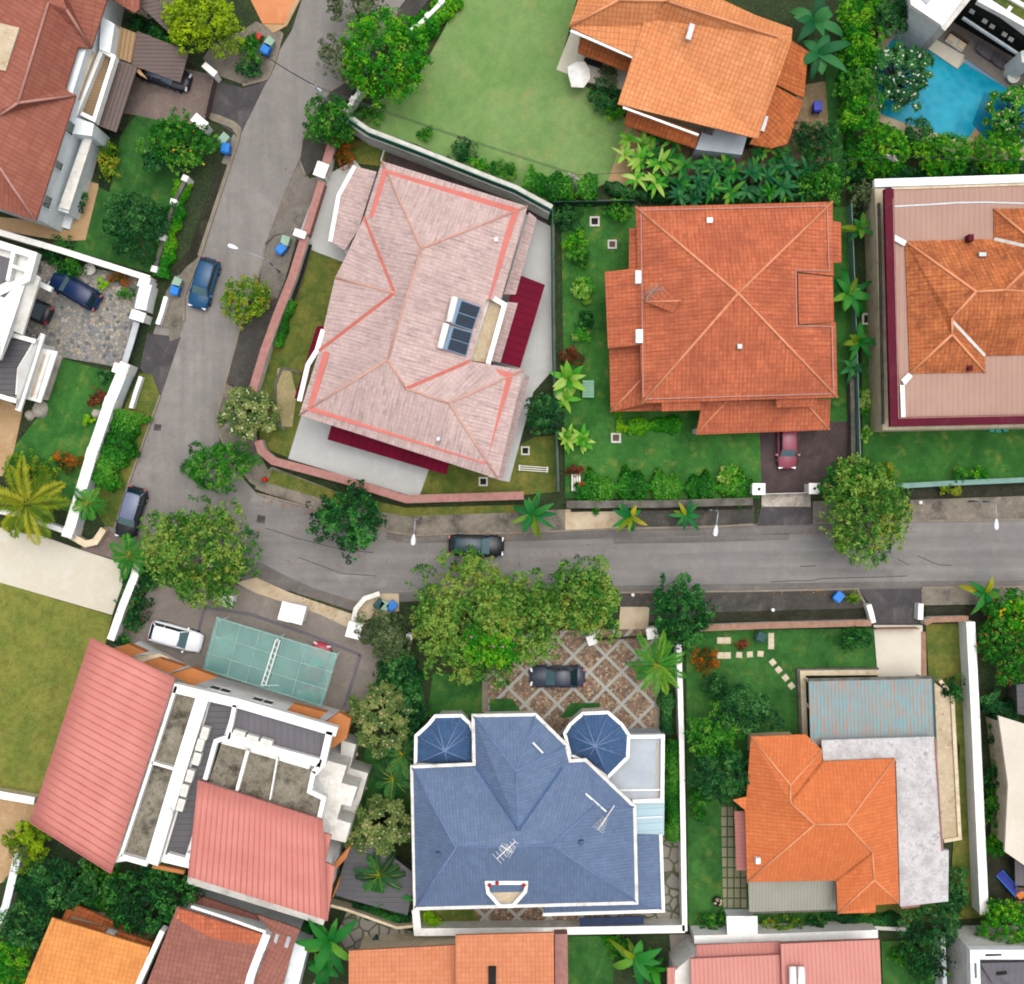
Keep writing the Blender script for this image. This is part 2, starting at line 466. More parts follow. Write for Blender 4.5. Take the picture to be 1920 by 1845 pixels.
    g['r_corr'] = m_rib('dull corrugated sheet', '#adada0', '#a2a294', .26, .85, .3, .7, 0, ('#8f826c', .6))
    g['r_slate'] = m_rib('grey slate flat', '#6f6b73', '#666269', .5, .9, .1, .7, 0)
    g['r_glass'] = m_rib('pale blue sheet', '#b5d3de', '#a8c9d6', .6, .9, .12, .3, 0)
    g['ridge_o'] = m_plain('orange ridge tile', '#f6ab7e', '#ea986a', 2)
    g['ridge_r'] = m_plain('red ridge tile', '#f2a67e', '#e28e66', 2)
    g['ridge_p'] = m_plain('pale ridge tile', '#e5b6a2', '#d9a292', 2)
    g['valley'] = m_plain('valley flashing', '#d3776a', '#c76a5e', 2)
    g['ridge_b'] = m_plain('blue ridge tile', '#7b93bd', '#6c84af', 2)
    g['ridge_br'] = m_plain('brown ridge tile', '#c9978a', '#b98579', 2)
    g['white'] = m_plain('white paint', '#f4f4f1', '#e6e5df', .8, .6, g=1.3, dirt=.35)
    g['white_w'] = m_plain('weathered white', '#eae8e2', '#d0cdc3', .9, .7, g=1.35, dirt=.55)
    g['trim'] = m_plain('weathered gutter', '#efeeea', '#cfccc4', 1.2, .7, g=1.45, dirt=.6)
    g['greywall'] = m_plain('pale grey render', '#dcdbd6', '#c0bdb4', .7, .8, g=1.4, dirt=.6)
    g['bluewhite'] = m_plain('cool white render', '#e6ecee', '#d6dee0', .7, .6, g=1.25, dirt=.35)
    g['palefloor'] = m_plain('pale grey terrace floor', '#c2cbd4', '#b3bdc7', .6, .6)
    g['creamwall'] = m_plain('cream render', '#e8d9bd', '#d3c09e', .7, .8, g=1.5, dirt=.6)
    g['pinkwall'] = m_plain('pink coping', '#c48f87', '#a3746d', 2.2, .85, lo=.3, hi=.7, dirt=.5)
    g['redbrick'] = m_plain('terracotta coping', '#b48d78', '#97725e', 2.5, .85, dirt=.6)
    g['darkwall'] = m_plain('stained grey wall', '#7b786f', '#55534d', 1.2, .9)
    g['brownwall'] = m_plain('brown panel', '#70594c', '#5a473d', 1.5, .7)
    g['maroon'] = m_rib('maroon sheet', '#7c1130', '#680d28', .62, .72, .1, .7, 0, None, .08)
    g['plum'] = m_plain('plum gutter', '#68142f', '#5b0f28', .5, .6, .08)
    g['hood'] = m_plain('rust orange panel', '#c98046', '#bd753d', .8, .6)
    g['stainfloor'] = m_ground('stained concrete roof', '#9c9586', '#7d7767', '#5f5a4f', .9, 5, .3, .2, .95, None, 0, ('#35322b', .55, .50, .9))
    g['creamfloor'] = m_ground('cream roof slab', '#dccbb0', '#c9b595', '#e6d9c3', .6, 5, .16, .1, .9, None, 0, ('#8f744c', 1.0, .57, .8))
    g['chalk'] = m_ground('chalky white slab', '#bdbaba', '#e2e0e0', '#a8a5a5', .8, 5, .16, .1, .9, None, 0, ('#716d6d', .8, .56, .85))
    g['wood'] = m_rib('timber decking', '#a08663', '#8d7352', .22, .6, .2, .7, 1)
    g['green'] = m_plain('green mesh fence', '#2a7d68', '#206a57', 1.0, .6)
    g['green_d'] = m_plain('dark green screen', '#1d4a3d', '#163c31', 1.0, .7)
    g['teal'] = m_plain('teal rail', '#7fa9a0', '#6f9890', 1.0, .5)
    g['glass'] = m_gloss('window glass', '#1e3a3a', .08, .5)
    g['glasst'] = m_gloss('green canopy glass', '#6db5a8', .35, .1)
    t = NT('green canopy glass'); br = t.n('TexBrick'); br.offset = 0; br.inputs['Scale'].default_value = 1
    br.inputs['Brick Width'].default_value = 1.25; br.inputs['Row Height'].default_value = 1.5; br.inputs['Mortar Size'].default_value = .02
    br.inputs['Color1'].default_value = lin('#86cdc2'); br.inputs['Color2'].default_value = lin('#579c96'); br.inputs['Mortar'].default_value = lin('#a9d2ca')
    t.l(t.coord('UV', (1, 1, 1), R(-17)), br.inputs['Vector'])
    o_ = t.coord('Object'); g['glasst'] = t.done(t.mix(t.rng(t.noise(o_, .5, 6, .7), .4, .7, 0, .6), br.outputs['Color'], lin('#4a8f8c')), .22, .35)
    gt = g['glasst']; b = gt.node_tree.nodes["Principled BSDF"]; b.inputs["Alpha"].default_value = .45
    g['glazing'] = m_plain('pale glazing bar', '#a5c7bf', '#93b8af', 2, .5)
    g['steel'] = m_plain('galvanised steel', '#b9bfc4', '#a8aeb3', 1.5, .4, .5, .3)
    g['lamp'] = m_plain('lamp housing', '#f7f8fa', '#eceef0', 2, .3)
    g['pole'] = m_plain('grey pole', '#a9b0b5', '#969da2', 1.5, .5)
    g['cpole'] = m_plain('concrete pole', '#b5aca4', '#a0978f', 1.5, .8)
    g['black'] = m_plain('black trim', '#1c1c1f', '#161618', 2, .5)
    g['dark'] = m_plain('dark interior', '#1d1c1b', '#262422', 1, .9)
    g['wire'] = m_plain('cable', '#3c4a44', '#303c37', 2, .6)
    g['solar'] = m_rib('solar glass', '#2e3b4d', '#293546', .25, .8, .15, .15, 0)
    g['solarframe'] = m_gloss('solar header', '#7ea0bd', .3)
    g['bin_blue'] = m_plain('blue bin plastic', '#1487e6', '#0f7bd6', 2, .4)
    g['bin_green'] = m_plain('pale green bin plastic', '#9fc0ac', '#8fb29d', 2, .5)
    g['bin_teal'] = m_plain('dark teal bin plastic', '#1e5558', '#184749', 2, .5)
    g['royal'] = m_plain('royal blue plastic', '#1c2fb0', '#1728a0', 2, .4)
    g['red'] = m_plain('red plastic', '#d8321e', '#c42a18', 2, .4)
    g['orange'] = m_plain('orange paint', '#ef8a3a', '#e07c2e', 2, .5)
    g['timber'] = m_plain('timber', '#c9a273', '#b58e60', 3, .7)
    g['lime'] = m_plain('mint paint', '#8fc39a', '#7fb38b', 1.5, .6)
    g['tyre'] = m_plain('tyre rubber', '#222224', '#1a1a1c', 3, .9)
    g['rim'] = m_gloss('alloy rim', '#a5a8ac', .3, .5, .6)
    g['lens'] = m_gloss('clear lens', '#dfe6ea', .1)
    g['redlens'] = m_gloss('red lens', '#c01822', .15)
    g['bark'] = m_ground('bark', '#6b5c4c', '#57493c', None, 1.5, 8, .3, .5)
    g['palmbark'] = m_ground('palm bark', '#8d8270', '#756a5a', None, 2, 8, .3, .5)
    g['dirt'] = m_ground('bare earth', '#8d7a5e', '#7a694f', '#9c8a6d', .6, 7, .2, .3)
    # foliage
    L = lambda n, *c, **k: g.__setitem__(n, m_leaf(n, c, **k))
    L('f_yel', '#5c7d0f', '#8aa91c', '#a9c92e', '#bfd94a')
    L('f_bright', '#1f6d18', '#3a9022', '#60b032', '#a0d454')
    L('f_mid', '#184c1c', '#2e742a', '#4b983a', '#86ba5a')
    L('f_dark', '#0f351b', '#1b5228', '#2d7034', '#5fa052')
    L('f_deep', '#123920', '#22582e', '#39763f', '#6a9f5c')
    L('f_olive', '#325a1d', '#50852b', '#7ba83b', '#b0c85c', '#a3963f')
    L('f_rain', '#2f5e28', '#4e893b', '#7aa850', '#a9c870', '#959c4a')
    L('f_grey', '#3f5334', '#566a45', '#728359', '#8b9a72')
    L('f_fran', '#34522c', '#54713d', '#829556', '#b0b27c')
    L('f_palm', '#2a6a2e', '#3f8a38', '#5aa246', '#8aba4f')
    L('f_palmy', '#3d6124', '#66832e', '#93a13c', '#bdb954')
    L('f_broad', '#1f5f2e', '#2f7a38', '#4a9748', '#8ab34e')
    L('f_bana', '#1c4f30', '#2a6840', '#3d7d4c', '#5a945a')
    L('f_varieg', '#3f9a3c', '#6fb94f', '#a9d468', '#d5e79a')
    L('f_cord', '#1f6338', '#2f7d42', '#4f9448', '#c9b53f')
    L('f_red', '#c0392b', '#d94f3a', '#e0556a')
    L('f_orange', '#2f4a22', '#4f5f28', '#7d5a26', '#b5662a', '#cf7a2c')
    L('f_cream', '#f3efe2', '#f7ecd0', '#efdcc0')
    L('f_white', '#fbfaf6', '#f5f3ee')
    L('f_peach', '#e8cfc0', '#e2b8a6', '#efdccf')
    L('f_pink', '#d58ab8', '#c678a8', '#e3a9c9')
    L('f_yellow', '#e0b02a', '#edc545')
    L('f_litter', '#b5743c', '#9b5d33', '#c58a4d')
    L('f_lime', '#8cc216', '#a5da22', '#b8e83a')
    L('f_rusty', '#5a2f22', '#7a4130', '#945c40')
mats()
# ---------------------------------------------------------------- plants
def fast_mesh(name, V, quads, tint, mat, parent=None, origin=None):
    """many small leaf faces; tint is one random number per face"""
    V = np.asarray(V, dtype=np.float32); quads = np.asarray(quads, dtype=np.int32)
    if parent is not None: o0 = np.array(ORG[parent.name])
    elif origin is not None: o0 = np.array(origin)
    else: o0 = np.array([V[:, 0].mean(), V[:, 1].mean(), V[:, 2].min()])
    V = (V - o0).astype(np.float32)
    me = bpy.data.meshes.new(name)
    nf = len(quads)
    me.vertices.add(len(V)); me.vertices.foreach_set("co", V.ravel())
    me.loops.add(nf * 4); me.loops.foreach_set("vertex_index", quads.ravel())
    me.polygons.add(nf)
    me.polygons.foreach_set("loop_start", np.arange(0, nf * 4, 4, dtype=np.int32))
    me.polygons.foreach_set("loop_total", np.full(nf, 4, dtype=np.int32))
    uvl = me.uv_layers.new(name="uv")
    uvl.data.foreach_set("uv", np.repeat(np.stack([tint, tint], 1), 4, axis=0).astype(np.float32).ravel())
    me.materials.append(mat)
    me.update(calc_edges=True)
    o = bpy.data.objects.new(name, me); COL.objects.link(o)
    if parent is not None: o.parent = parent; ORG[o.name] = ORG[parent.name]
    else: o.location = o0; ORG[o.name] = Vector(o0)
    return o

def cards(C, N, L, W):
    """diamond leaves lying roughly across N"""
    n = len(C)
    rd = rng.normal(size=(n, 3))
    T = np.cross(N, rd); T /= np.linalg.norm(T, axis=1)[:, None] + 1e-9
    B = np.cross(N, T)
    L = np.broadcast_to(L, n)[:, None] * rng.uniform(.45, 1.5, (n, 1)); W = np.broadcast_to(W, n)[:, None] * rng.uniform(.5, 1.4, (n, 1))
    V = np.stack([C - T * L / 2, C + B * W / 2 + N * L * .08, C + T * L / 2 - N * L * .12, C - B * W / 2 + N * L * .08], 1).reshape(-1, 3)
    return V, np.arange(4 * n).reshape(n, 4)

def dirs(n, zmin):
    z = rng.uniform(zmin, 1, n); a = rng.uniform(0, 2 * math.pi, n); r = np.sqrt(np.maximum(0, 1 - z * z))
    return np.stack([r * np.cos(a), r * np.sin(a), z], 1)

def clumps(c, rx, ry, rz, ncl, fill=.72, lobe=1.0):
    """clump centres spread evenly through an uneven dome"""
    k = np.arange(ncl) + .5
    z = 1 - k / ncl * 1.35
    a = k * 2.39996 + rng.uniform(0, 6.28)
    r = np.sqrt(np.maximum(0, 1 - z * z))
    D = np.stack([r * np.cos(a), r * np.sin(a), z], 1) + rng.normal(0, .10 * min(1, lobe + .2), (ncl, 3))
    ang = np.arctan2(D[:, 1], D[:, 0]); ph = rng.uniform(0, 6.28, 3)
    lob = 1 + lobe * (.10 * np.sin(2 * ang + ph[0]) + .11 * np.sin(3 * ang + ph[1]) + .09 * np.sin(5 * ang + ph[2]) + .05 * np.sin(9 * ang + ph[0] * 2))
    D *= (fill * lob * rng.uniform(1 - .2 * lobe, 1 + .13 * lobe, ncl))[:, None]
    return np.array(c) + D * np.array([rx, ry, rz])

def foliage(c, rx, ry, rz, n, ncl, clr, leaf, zmin=-.25, up=.5, fill=.72, jit=.45, grain=.5, lobe=1.0):
    CC = clumps(c, rx, ry, rz, ncl, fill, lobe)
    cr = clr * (rx + ry) / 2 * rng.uniform(1 - .35 * lobe, 1 + .35 * lobe, ncl)
    k = 16; nt = max(4, n // k); n = nt * k       # leaves grow in tufts on the twig ends
    i = rng.integers(0, ncl, nt)
    D = dirs(nt, zmin)
    C = CC[i] + D * (cr[i] * rng.uniform(.62, 1.06, nt))[:, None] * np.array([1, 1, .85])
    tr = leaf * rng.uniform(.7, 1.5, nt)
    i = np.repeat(i, k); C = np.repeat(C, k, axis=0); D = np.repeat(D, k, axis=0); tt = np.repeat(rng.normal(0, .26 * grain + .06, nt), k)
    D2 = dirs(n, -.35) * .75 + D * .35; D2 /= np.linalg.norm(D2, axis=1)[:, None]
    C = C + D2 * (np.repeat(tr, k) * rng.uniform(.55, 1.0, n))[:, None]
    N = D2 * (1.1 - up) + np.array([0, 0, up * .7]) + rng.normal(0, jit * .7, (n, 3))
    N /= np.linalg.norm(N, axis=1)[:, None]
    V, Q = cards(C, N, leaf * .78, leaf * .46)
    ct = rng.uniform(0, 1, ncl)
    tint = np.clip(.5 + (ct[i] - .5) * (1 - grain) * 1.5 + tt + rng.normal(0, .14, n), .01, .99)
    return V, Q, tint, CC

def limbs(mb, base, CC, r, n=5):
    b = np.array(base); top = CC.mean(0)
    fork = b + (top - b) * .55
    mb.tube([b, b + (fork - b) * .5 + np.array([.08, -.06, 0]) * r * 3, fork], r, 8, r * .62)
    idx = np.linspace(0, len(CC) - 1, n).astype(int)
    for k in idx:
        e = CC[k]; m = fork + (e - fork) * .5 + np.array([0, 0, -.25])
        mb.tube([fork, m, e], r * .5, 6, r * .12)

def tree(x, y, rx, ry, top, mat, label, cat="tree", name="leafy_tree", leaf=.34, dens=1.0, ncl=None, clr=.36, hgt=None, zmin=-.2,
         up=.5, fill=.72, grain=.5, group=None, flowers=None, jit=.45, lobe=1.0):
    """broad-leaved tree: crown centred over pixel (x, y) with pixel radii rx, ry"""
    hz = hgt if hgt else min(top * .45, (rx + ry) / 2 / PPM * .8)
    hc = top - hz
    f = (1 - hc / CAM_H) / PPM
    c = P(x, y, hc); RX, RY = rx * f, ry * f
    g = P(x, y, hc)
    t = thing(name, label, cat, (g[0], g[1], 0), group)
    area = math.pi * RX * RY
    n = int(dens * 6.0 * area / (leaf * leaf * .28))
    n = min(n, 40000)
    ncl = ncl or max(7, int(area / (.55 + .045 * area)))
    V, Q, T, CC = foliage(c, RX, RY, hz, n, ncl, clr, leaf, zmin, up, fill, jit, grain, lobe)
    fast_mesh("crown", V, Q, T, mat, t)
    mb = MB(); limbs(mb, (g[0], g[1], 0), CC, max(.08, min(.32, RX * .07)))
    mb.build("trunk", MT['bark'], t, True)
    if flowers:
        fm, fn, fs, fname = flowers
        i = rng.integers(0, len(CC), fn)
        D = dirs(fn, .1)
        C = CC[i] + D * (clr * (RX + RY) / 2 * 1.08)
        N = D * .3 + np.array([0, 0, .7]) + rng.normal(0, .2, (fn, 3)); N /= np.linalg.norm(N, axis=1)[:, None]
        V, Q = cards(C, N, fs, fs * .8)
        tag(fast_mesh(fname, V, Q, rng.uniform(0, 1, fn), MT[fm], t), kind="stuff")
    return t

def shrub(x, y, rx, ry, h, mat, label, name="shrub", cat="shrub", leaf=.26, dens=1.0, ncl=None, clr=.42, up=.5, group=None, flowers=None, grain=.5, fill=.66):
    hz = h * .55; c = P(x, y, h * .45); f = (1 - h * .45 / CAM_H) / PPM
    RX, RY = rx * f, ry * f
    area = math.pi * RX * RY
    n = int(min(12000, dens * 5.0 * area / (leaf * leaf * .28)))
    ncl = ncl or max(5, int(area / (.25 + .06 * area)))
    V, Q, T, CC = foliage(c, RX, RY, hz, n, ncl, clr, leaf, -.5, up, fill, .45, grain)
    V[:, 2] = np.maximum(V[:, 2], .18)
    if not flowers:
        return tag(fast_mesh(name, V, Q, T, mat), label, cat, group)
    t = thing(name, label, cat, P(x, y, 0), group)
    fast_mesh("foliage", V, Q, T, mat, t)
    fm, fn, fs = flowers
    i = rng.integers(0, len(CC), fn); D = dirs(fn, .1)
    C = CC[i] + D * (clr * (RX + RY) / 2 * 1.08); N = D * .3 + np.array([0, 0, .7]); N /= np.linalg.norm(N, axis=1)[:, None]
    V, Q = cards(C, N, fs, fs * .8)
    tag(fast_mesh("flowers", V, Q, rng.uniform(0, 1, fn), MT[fm], t), kind="stuff")
    return t

def hedge(pts, w, h, mat, label, name="hedge", cat="hedge", leaf=.24, dens=1.0, group=None, kind=None, lump=.25):
    """leafy strip along a pixel polyline, w pixels wide"""
    p = [np.array(P(q[0], q[1], h * .6)) for q in pts]
    seg = [np.linalg.norm(p[i + 1] - p[i]) for i in range(len(p) - 1)]
    W = w / PPM; n = int(min(16000, dens * 5.5 * sum(seg) * W / (leaf * leaf * .28)))
    cum = np.concatenate([[0], np.cumsum(seg)]); s = rng.uniform(0, cum[-1], n)
    pa = np.array(p); X = np.interp(s, cum, pa[:, 0]); Y = np.interp(s, cum, pa[:, 1])
    i = np.clip(np.searchsorted(cum, s) - 1, 0, len(seg) - 1)
    d = (pa[i + 1] - pa[i]); d /= np.linalg.norm(d, axis=1)[:, None]
    ph = rng.uniform(0, 6.28, 4)
    wob = 1 + lump * np.sin(s * 2.1 + ph[0]) + lump * .7 * np.sin(s * 4.7 + ph[1])
    th = rng.uniform(-.35, math.pi + .35, n); rr = rng.uniform(.75, 1.05, n)
    off = np.cos(th) * W / 2 * rr * wob
    hh = h * (1 + lump * .8 * np.sin(s * 1.7 + ph[2]) * np.cos(s * 3.9 + ph[3]))
    Z = np.maximum(.15, h * .35 + np.sin(th) * hh * .6 * rr)
    C = np.stack([X - d[:, 1] * off, Y + d[:, 0] * off, Z], 1)
    N = np.stack([-d[:, 1] * np.cos(th), d[:, 0] * np.cos(th), np.sin(th) + .4], 1) + rng.normal(0, .45, (n, 3)); N /= np.linalg.norm(N, axis=1)[:, None]
    V, Q = cards(C, N, leaf, leaf * .55)
    T = np.clip(.5 + .25 * np.sin(s * 1.3 + ph[0]) + rng.normal(0, .2, n), .01, .99)
    return tag(fast_mesh(name, V, Q, T, mat), label, cat, group, kind)

def blades(base, spec, nseg=6, prof=None):
    """arching strap leaves: spec rows (azimuth, length, rise angle, droop, width)"""
    V = []; Q = []; b0 = np.array(base)
    prof = prof or (lambda t: math.sin(math.pi * min(1, .12 + .88 * t)) ** .8 if t < 1 else .02)
    for (az, L, rise, droop, w) in spec:
        d = np.array([math.cos(az), math.sin(az), 0]); sd = np.array([-d[1], d[0], 0])
        p = b0.copy(); ang = rise; k0 = len(V)
        for i in range(nseg + 1):
            t = i / nseg; ww = w / 2 * max(.03, prof(t))
            V += [p + sd * ww + np.array([0, 0, ww * .35]), p, p - sd * ww + np.array([0, 0, ww * .35])]
            p = p + (d * math.cos(ang) + np.array([0, 0, math.sin(ang)])) * (L / nseg)
            ang -= droop / nseg
        for i in range(nseg):
            a = k0 + 3 * i
            Q += [(a, a + 3, a + 4, a + 1), (a + 1, a + 4, a + 5, a + 2)]
    return V, Q

def broad(x, y, r, h, mat, label, n=13, width=.22, name="broadleaf_plant", cat="plant", stem=True, droop=1.3, group=None, yellow=0, heads=1, rise=(.3, .95)):
    """plant with large strap or paddle leaves fanning from one or more heads; r in pixels"""
    hb = h * .62
    g = P(x, y, hb); t = thing(name, label, cat, (g[0], g[1], 0), group)
    Lm = r / PPM * (1 - hb / CAM_H) * 1.14
    V = []; Q = []; T = []; VY = []; QY = []; tops = []
    for hd in range(heads):
        a0 = rng.uniform(0, 6.28); off = 0 if heads == 1 else Lm * .5
        b = (g[0] + off * math.cos(6.28 * hd / heads + .6), g[1] + off * math.sin(6.28 * hd / heads + .6), hb * (1 if heads == 1 else rng.uniform(.75, 1.1)))
        tops.append(b)
        LL = Lm * (1 if heads == 1 else .66)
        sp = [(a0 + 2 * math.pi * i / n + rng.normal(0, .28), LL * rng.uniform(.55, 1.15), rng.uniform(rise[0] - .1, rise[1] + .15), droop * rng.uniform(.7, 1.4), LL * width * rng.uniform(.7, 1.15) * 1.75) for i in range(n)]
        ys = sp[:yellow] if hd == 0 else []
        v, q = blades(b, sp[len(ys):]); k = len(V); V += v; Q += [tuple(i + k for i in f) for f in q]
        if ys:
            v, q = blades(b, ys); k = len(VY); VY += v; QY += [tuple(i + k for i in f) for f in q]
    T = np.repeat(rng.uniform(.05, .95, len(Q) // 12 + 1), 12)[:len(Q)]
    fast_mesh("leaves", np.array(V), Q, T, mat, t)
    if VY: fast_mesh("dry_leaves", np.array(VY), QY, np.repeat(rng.uniform(0, 1, len(QY) // 12 + 1), 12)[:len(QY)], MT['f_palmy'], t)
    if stem:
        mb = MB()
        for b in tops: mb.tube([(b[0] * .6 + g[0] * .4, b[1] * .6 + g[1] * .4, 0), ((b[0] + g[0]) / 2, (b[1] + g[1]) / 2, b[2] * .5), b], .09 + .012 * h, 7, .06 + .006 * h)
        mb.build("stem", MT['palmbark'], t, True)
    return t

def palm(x, y, r, h, mat, label, n=13, name="palm_tree", cat="palm", leaflet=.55, group=None, droop=1.5, yellow=0):
    """feather palm: arching fronds with leaflets on both sides"""
    g = P(x, y, h * .9); t = thing(name, label, cat, (g[0], g[1], 0), group)
    Lf = r / PPM * (1 - h / CAM_H) * 1.16; V = []; Q = []; RV = MB(); T = []
    b = np.array([g[0], g[1], h * .9]); a0 = rng.uniform(0, 6.28)
    for i in range(n):
        az = a0 + 2 * math.pi * i / n + rng.normal(0, .12); L = Lf * rng.uniform(.7, 1.12)
        d = np.array([math.cos(az), math.sin(az), 0]); sd = np.array([-d[1], d[0], 0])
        ang = rng.uniform(.35, .95); dr = droop * rng.uniform(.8, 1.2); m = 30; p = b.copy(); pts = []
        ft = rng.uniform(.1, .9)
        for k in range(m + 1):
            s = k / m; pts.append(p.copy())
            if k > 2:
                ll = leaflet * Lf * .38 * rng.uniform(.75, 1.15) * math.sin(math.pi * min(.97, .15 + .85 * s)) ** .7
                for sg in (1, -1):
                    tip = p + sd * sg * ll * .8 + d * ll * .62 + np.array([0, 0, -ll * .28 + rng.normal(0, .03)])
                    q0 = len(V); wv = d * .024 * Lf
                    V += [p - wv, (p + tip) / 2 + wv * .8, tip, (p + tip) / 2 - wv * .8]; Q.append((q0, q0 + 1, q0 + 2, q0 + 3)); T.append(np.clip(ft + rng.normal(0, .12), .01, .99))
            p = p + (d * math.cos(ang) + np.array([0, 0, math.sin(ang)])) * (L / m); ang -= dr / m
        RV.tube(pts, .035, 5, .01)
    fast_mesh("fronds", np.array(V), Q, np.array(T), mat, t)
    RV.build("midribs", MT['f_palmy'], t)
    mb = MB(); mb.tube([(g[0], g[1], 0), (g[0] + .06, g[1] - .05, h * .45), tuple(b)], .17, 9, .12)
    mb.build("trunk", MT['palmbark'], t, True)
    return t

def rosettes(x, y, rx, ry, top, mat, label, nros, ll=.42, name="frangipani_tree", cat="tree", flowers='f_cream', fl=5, nleaf=13, group=None):
    """frangipani: bare forked limbs ending in rosettes of long leaves with a flower cluster"""
    nros = int(nros * 1.7); ll *= 1.12
    hz = min(top * .5, (rx + ry) / 2 / PPM * .75); hc = top - hz
    f = (1 - hc / CAM_H) / PPM; c = P(x, y, hc); RX, RY = rx * f, ry * f
    t = thing(name, label, cat, (c[0], c[1], 0), group)
    CC = clumps(c, RX, RY, hz, nros, .86)
    V = []; Q = []; T = []; FC = []
    for cc in CC:
        a0 = rng.uniform(0, 6.28); tt = rng.uniform(.2, .8)
        sp = [(a0 + 2 * math.pi * i / nleaf + rng.normal(0, .15), ll * rng.uniform(.8, 1.2), rng.uniform(.15, .9), 1.0, ll * .42) for i in range(nleaf)]
        v, q = blades(cc, sp, 3); k = len(V); V += v; Q += [tuple(i + k for i in ff) for ff in q]
        T += list(np.clip(tt + rng.normal(0, .2, len(q)), .01, .99))
        for _ in range(fl): FC.append(cc + rng.normal(0, .10, 3) + np.array([0, 0, .22]))
    V = np.array(V); 
    fast_mesh("crown", V, Q, np.array(T), mat, t)
    if fl:
        FC = np.array(FC); keep = rng.uniform(size=len(FC)) < .8; FC = FC[keep]
        N = np.tile([0, 0, 1.0], (len(FC), 1)) + rng.normal(0, .25, (len(FC), 3)); N /= np.linalg.norm(N, axis=1)[:, None]
        v, q = cards(FC, N, .2, .17)
        tag(fast_mesh("flowers", v, q, rng.uniform(0, 1, len(q)), MT[flowers], t), kind="stuff")
    mb = MB(); b = np.array([c[0], c[1], 0]); fork = b + np.array([0, 0, max(.4, hc * .5)])
    mb.tube([b, fork], .14, 8, .11)
    for cc in CC: mb.tube([fork, fork + (cc - fork) * .5 + np.array([0, 0, -.15]), cc], .05, 5, .025)
    mb.build("trunk", MT['bark'], t, True)
    return t
# ---------------------------------------------------------------- ground, road, lots
def slab(name, pts, z, mat, z0=-.05):
    """raised or flush surface whose outline is given in survey pixels"""
    return tag(MB().prism([q[:2] for q in PP(pts, z)], z0, z).build(name, MT[mat]), kind="structure")

def sheet_strip(name, pts, w, z, mat):
    """painted or laid strip, w metres wide, on the surface at height z"""
    return tag(MB().ribbon(PP(pts, z), w, .012).build(name, MT[mat]), kind="structure")

mb = MB(); G = 1500
mb.add([(-G, -G, -.04), (G, -G, -.04), (G, G, -.04), (-G, G, -.04)], [(0, 1, 2, 3)])
tag(mb.build("ground", MT['soil']), kind="structure")

# the street that comes down from the top, bends and runs off to the right
slab("road", [(540, -260), (900, -260), (790, -40), (751, 12), (690, 95), (650, 150), (618, 169), (584, 221), (566, 262), (560, 302), (532, 365), (500, 453), (480, 531), (450, 609), (422, 716), (406, 778),
              (412, 830), (440, 880), (480, 924), (530, 945), (480, 1095), (420, 1075), (330, 1070), (262, 1040), (200, 990), (222, 945), (230, 908), (258, 745), (288, 622),
              (340, 500), (432, 262), (490, 150), (548, 55), (575, -30)], .02, 'road')
slab("road", [(478, 923), (584, 953), (725, 997), (774, 1005), (842, 1002), (975, 1000), (1168, 992), (1350, 988), (1413, 984), (1524, 982), (1706, 978), (1920, 975), (2500, 965),
              (2500, 1092), (1920, 1102), (1420, 1108), (1163, 1112), (740, 1124), (662, 1140), (545, 1103), (470, 1060), (440, 1000)], .035, 'road_s')
slab("road_edge", [(262, 1035), (330, 1068), (440, 1077), (480, 1100), (545, 1108), (662, 1146), (690, 1138), (610, 1112), (540, 1082), (490, 1055), (440, 1052), (340, 1050)], .05, 'shoulder')
for pts, w in (([(725, 1001), (774, 1009), (842, 1007), (975, 1005), (1168, 998), (1350, 994), (1440, 992), (1560, 990)], .9), ([(1163, 1106), (1420, 1102), (1700, 1098), (2300, 1092)], .7), ([(1150, 1014), (1300, 1012), (1480, 1006)], .5),
               ([(560, 1104), (670, 1138), (740, 1120), (900, 1114), (1163, 1108)], .8)):
    sheet_strip("road_edge", pts, w, .058, 'shoulder')
for pts in ([(745, 22), (690, 96), (650, 151), (618, 171), (584, 223), (566, 263), (561, 300), (572, 328)], [(498, 458), (481, 531), (451, 609), (423, 715), (407, 778), (412, 816), (430, 860), (472, 905)],
            [(480, 925), (584, 952), (725, 996), (774, 1004), (842, 1001), (975, 999), (1168, 991), (1350, 987), (1412, 983)], [(1525, 981), (1706, 977), (1920, 974), (2300, 967)],
            [(1163, 1111), (1420, 1108), (1608, 1104), (1624, 1136)], [(1730, 1102), (1920, 1100), (2300, 1094)], [(300, 741), (240, 908), (229, 945), (214, 990)], [(448, 258), (375, 480), (346, 552), (344, 602)], [(455, 160), (500, 148), (514, 120), (530, 62)]):
    tag(MB().ribbon(PP(pts, .18), .16, .2).build("kerb", MT['kerb']), kind="structure")
# tarred cracks and a repair patch on the street
for pts in ([(1444, 1091), (1480, 1089), (1520, 1089), (1540, 1085), (1600, 1083), (1650, 1082), (1700, 1080)], [(1720, 1042), (1745, 1053), (1765, 1060), (1785, 1060)], [(1683, 1048), (1705, 1060)], [(1500, 1062), (1530, 1061)],
            [(1322, 1005), (1332, 1009)], [(497, 990), (560, 1010), (640, 1030), (700, 1036)], [(560, 1045), (640, 1075), (705, 1080)]):
    sheet_strip("crack_sealing", pts, .06, .052, 'apron')
slab("road_patch", [(483, 965), (498, 968), (496, 982), (481, 979)], .05, 'apron')
slab("road_patch", [(290, 795), (303, 796), (301, 808), (288, 807)], .04, 'apron')

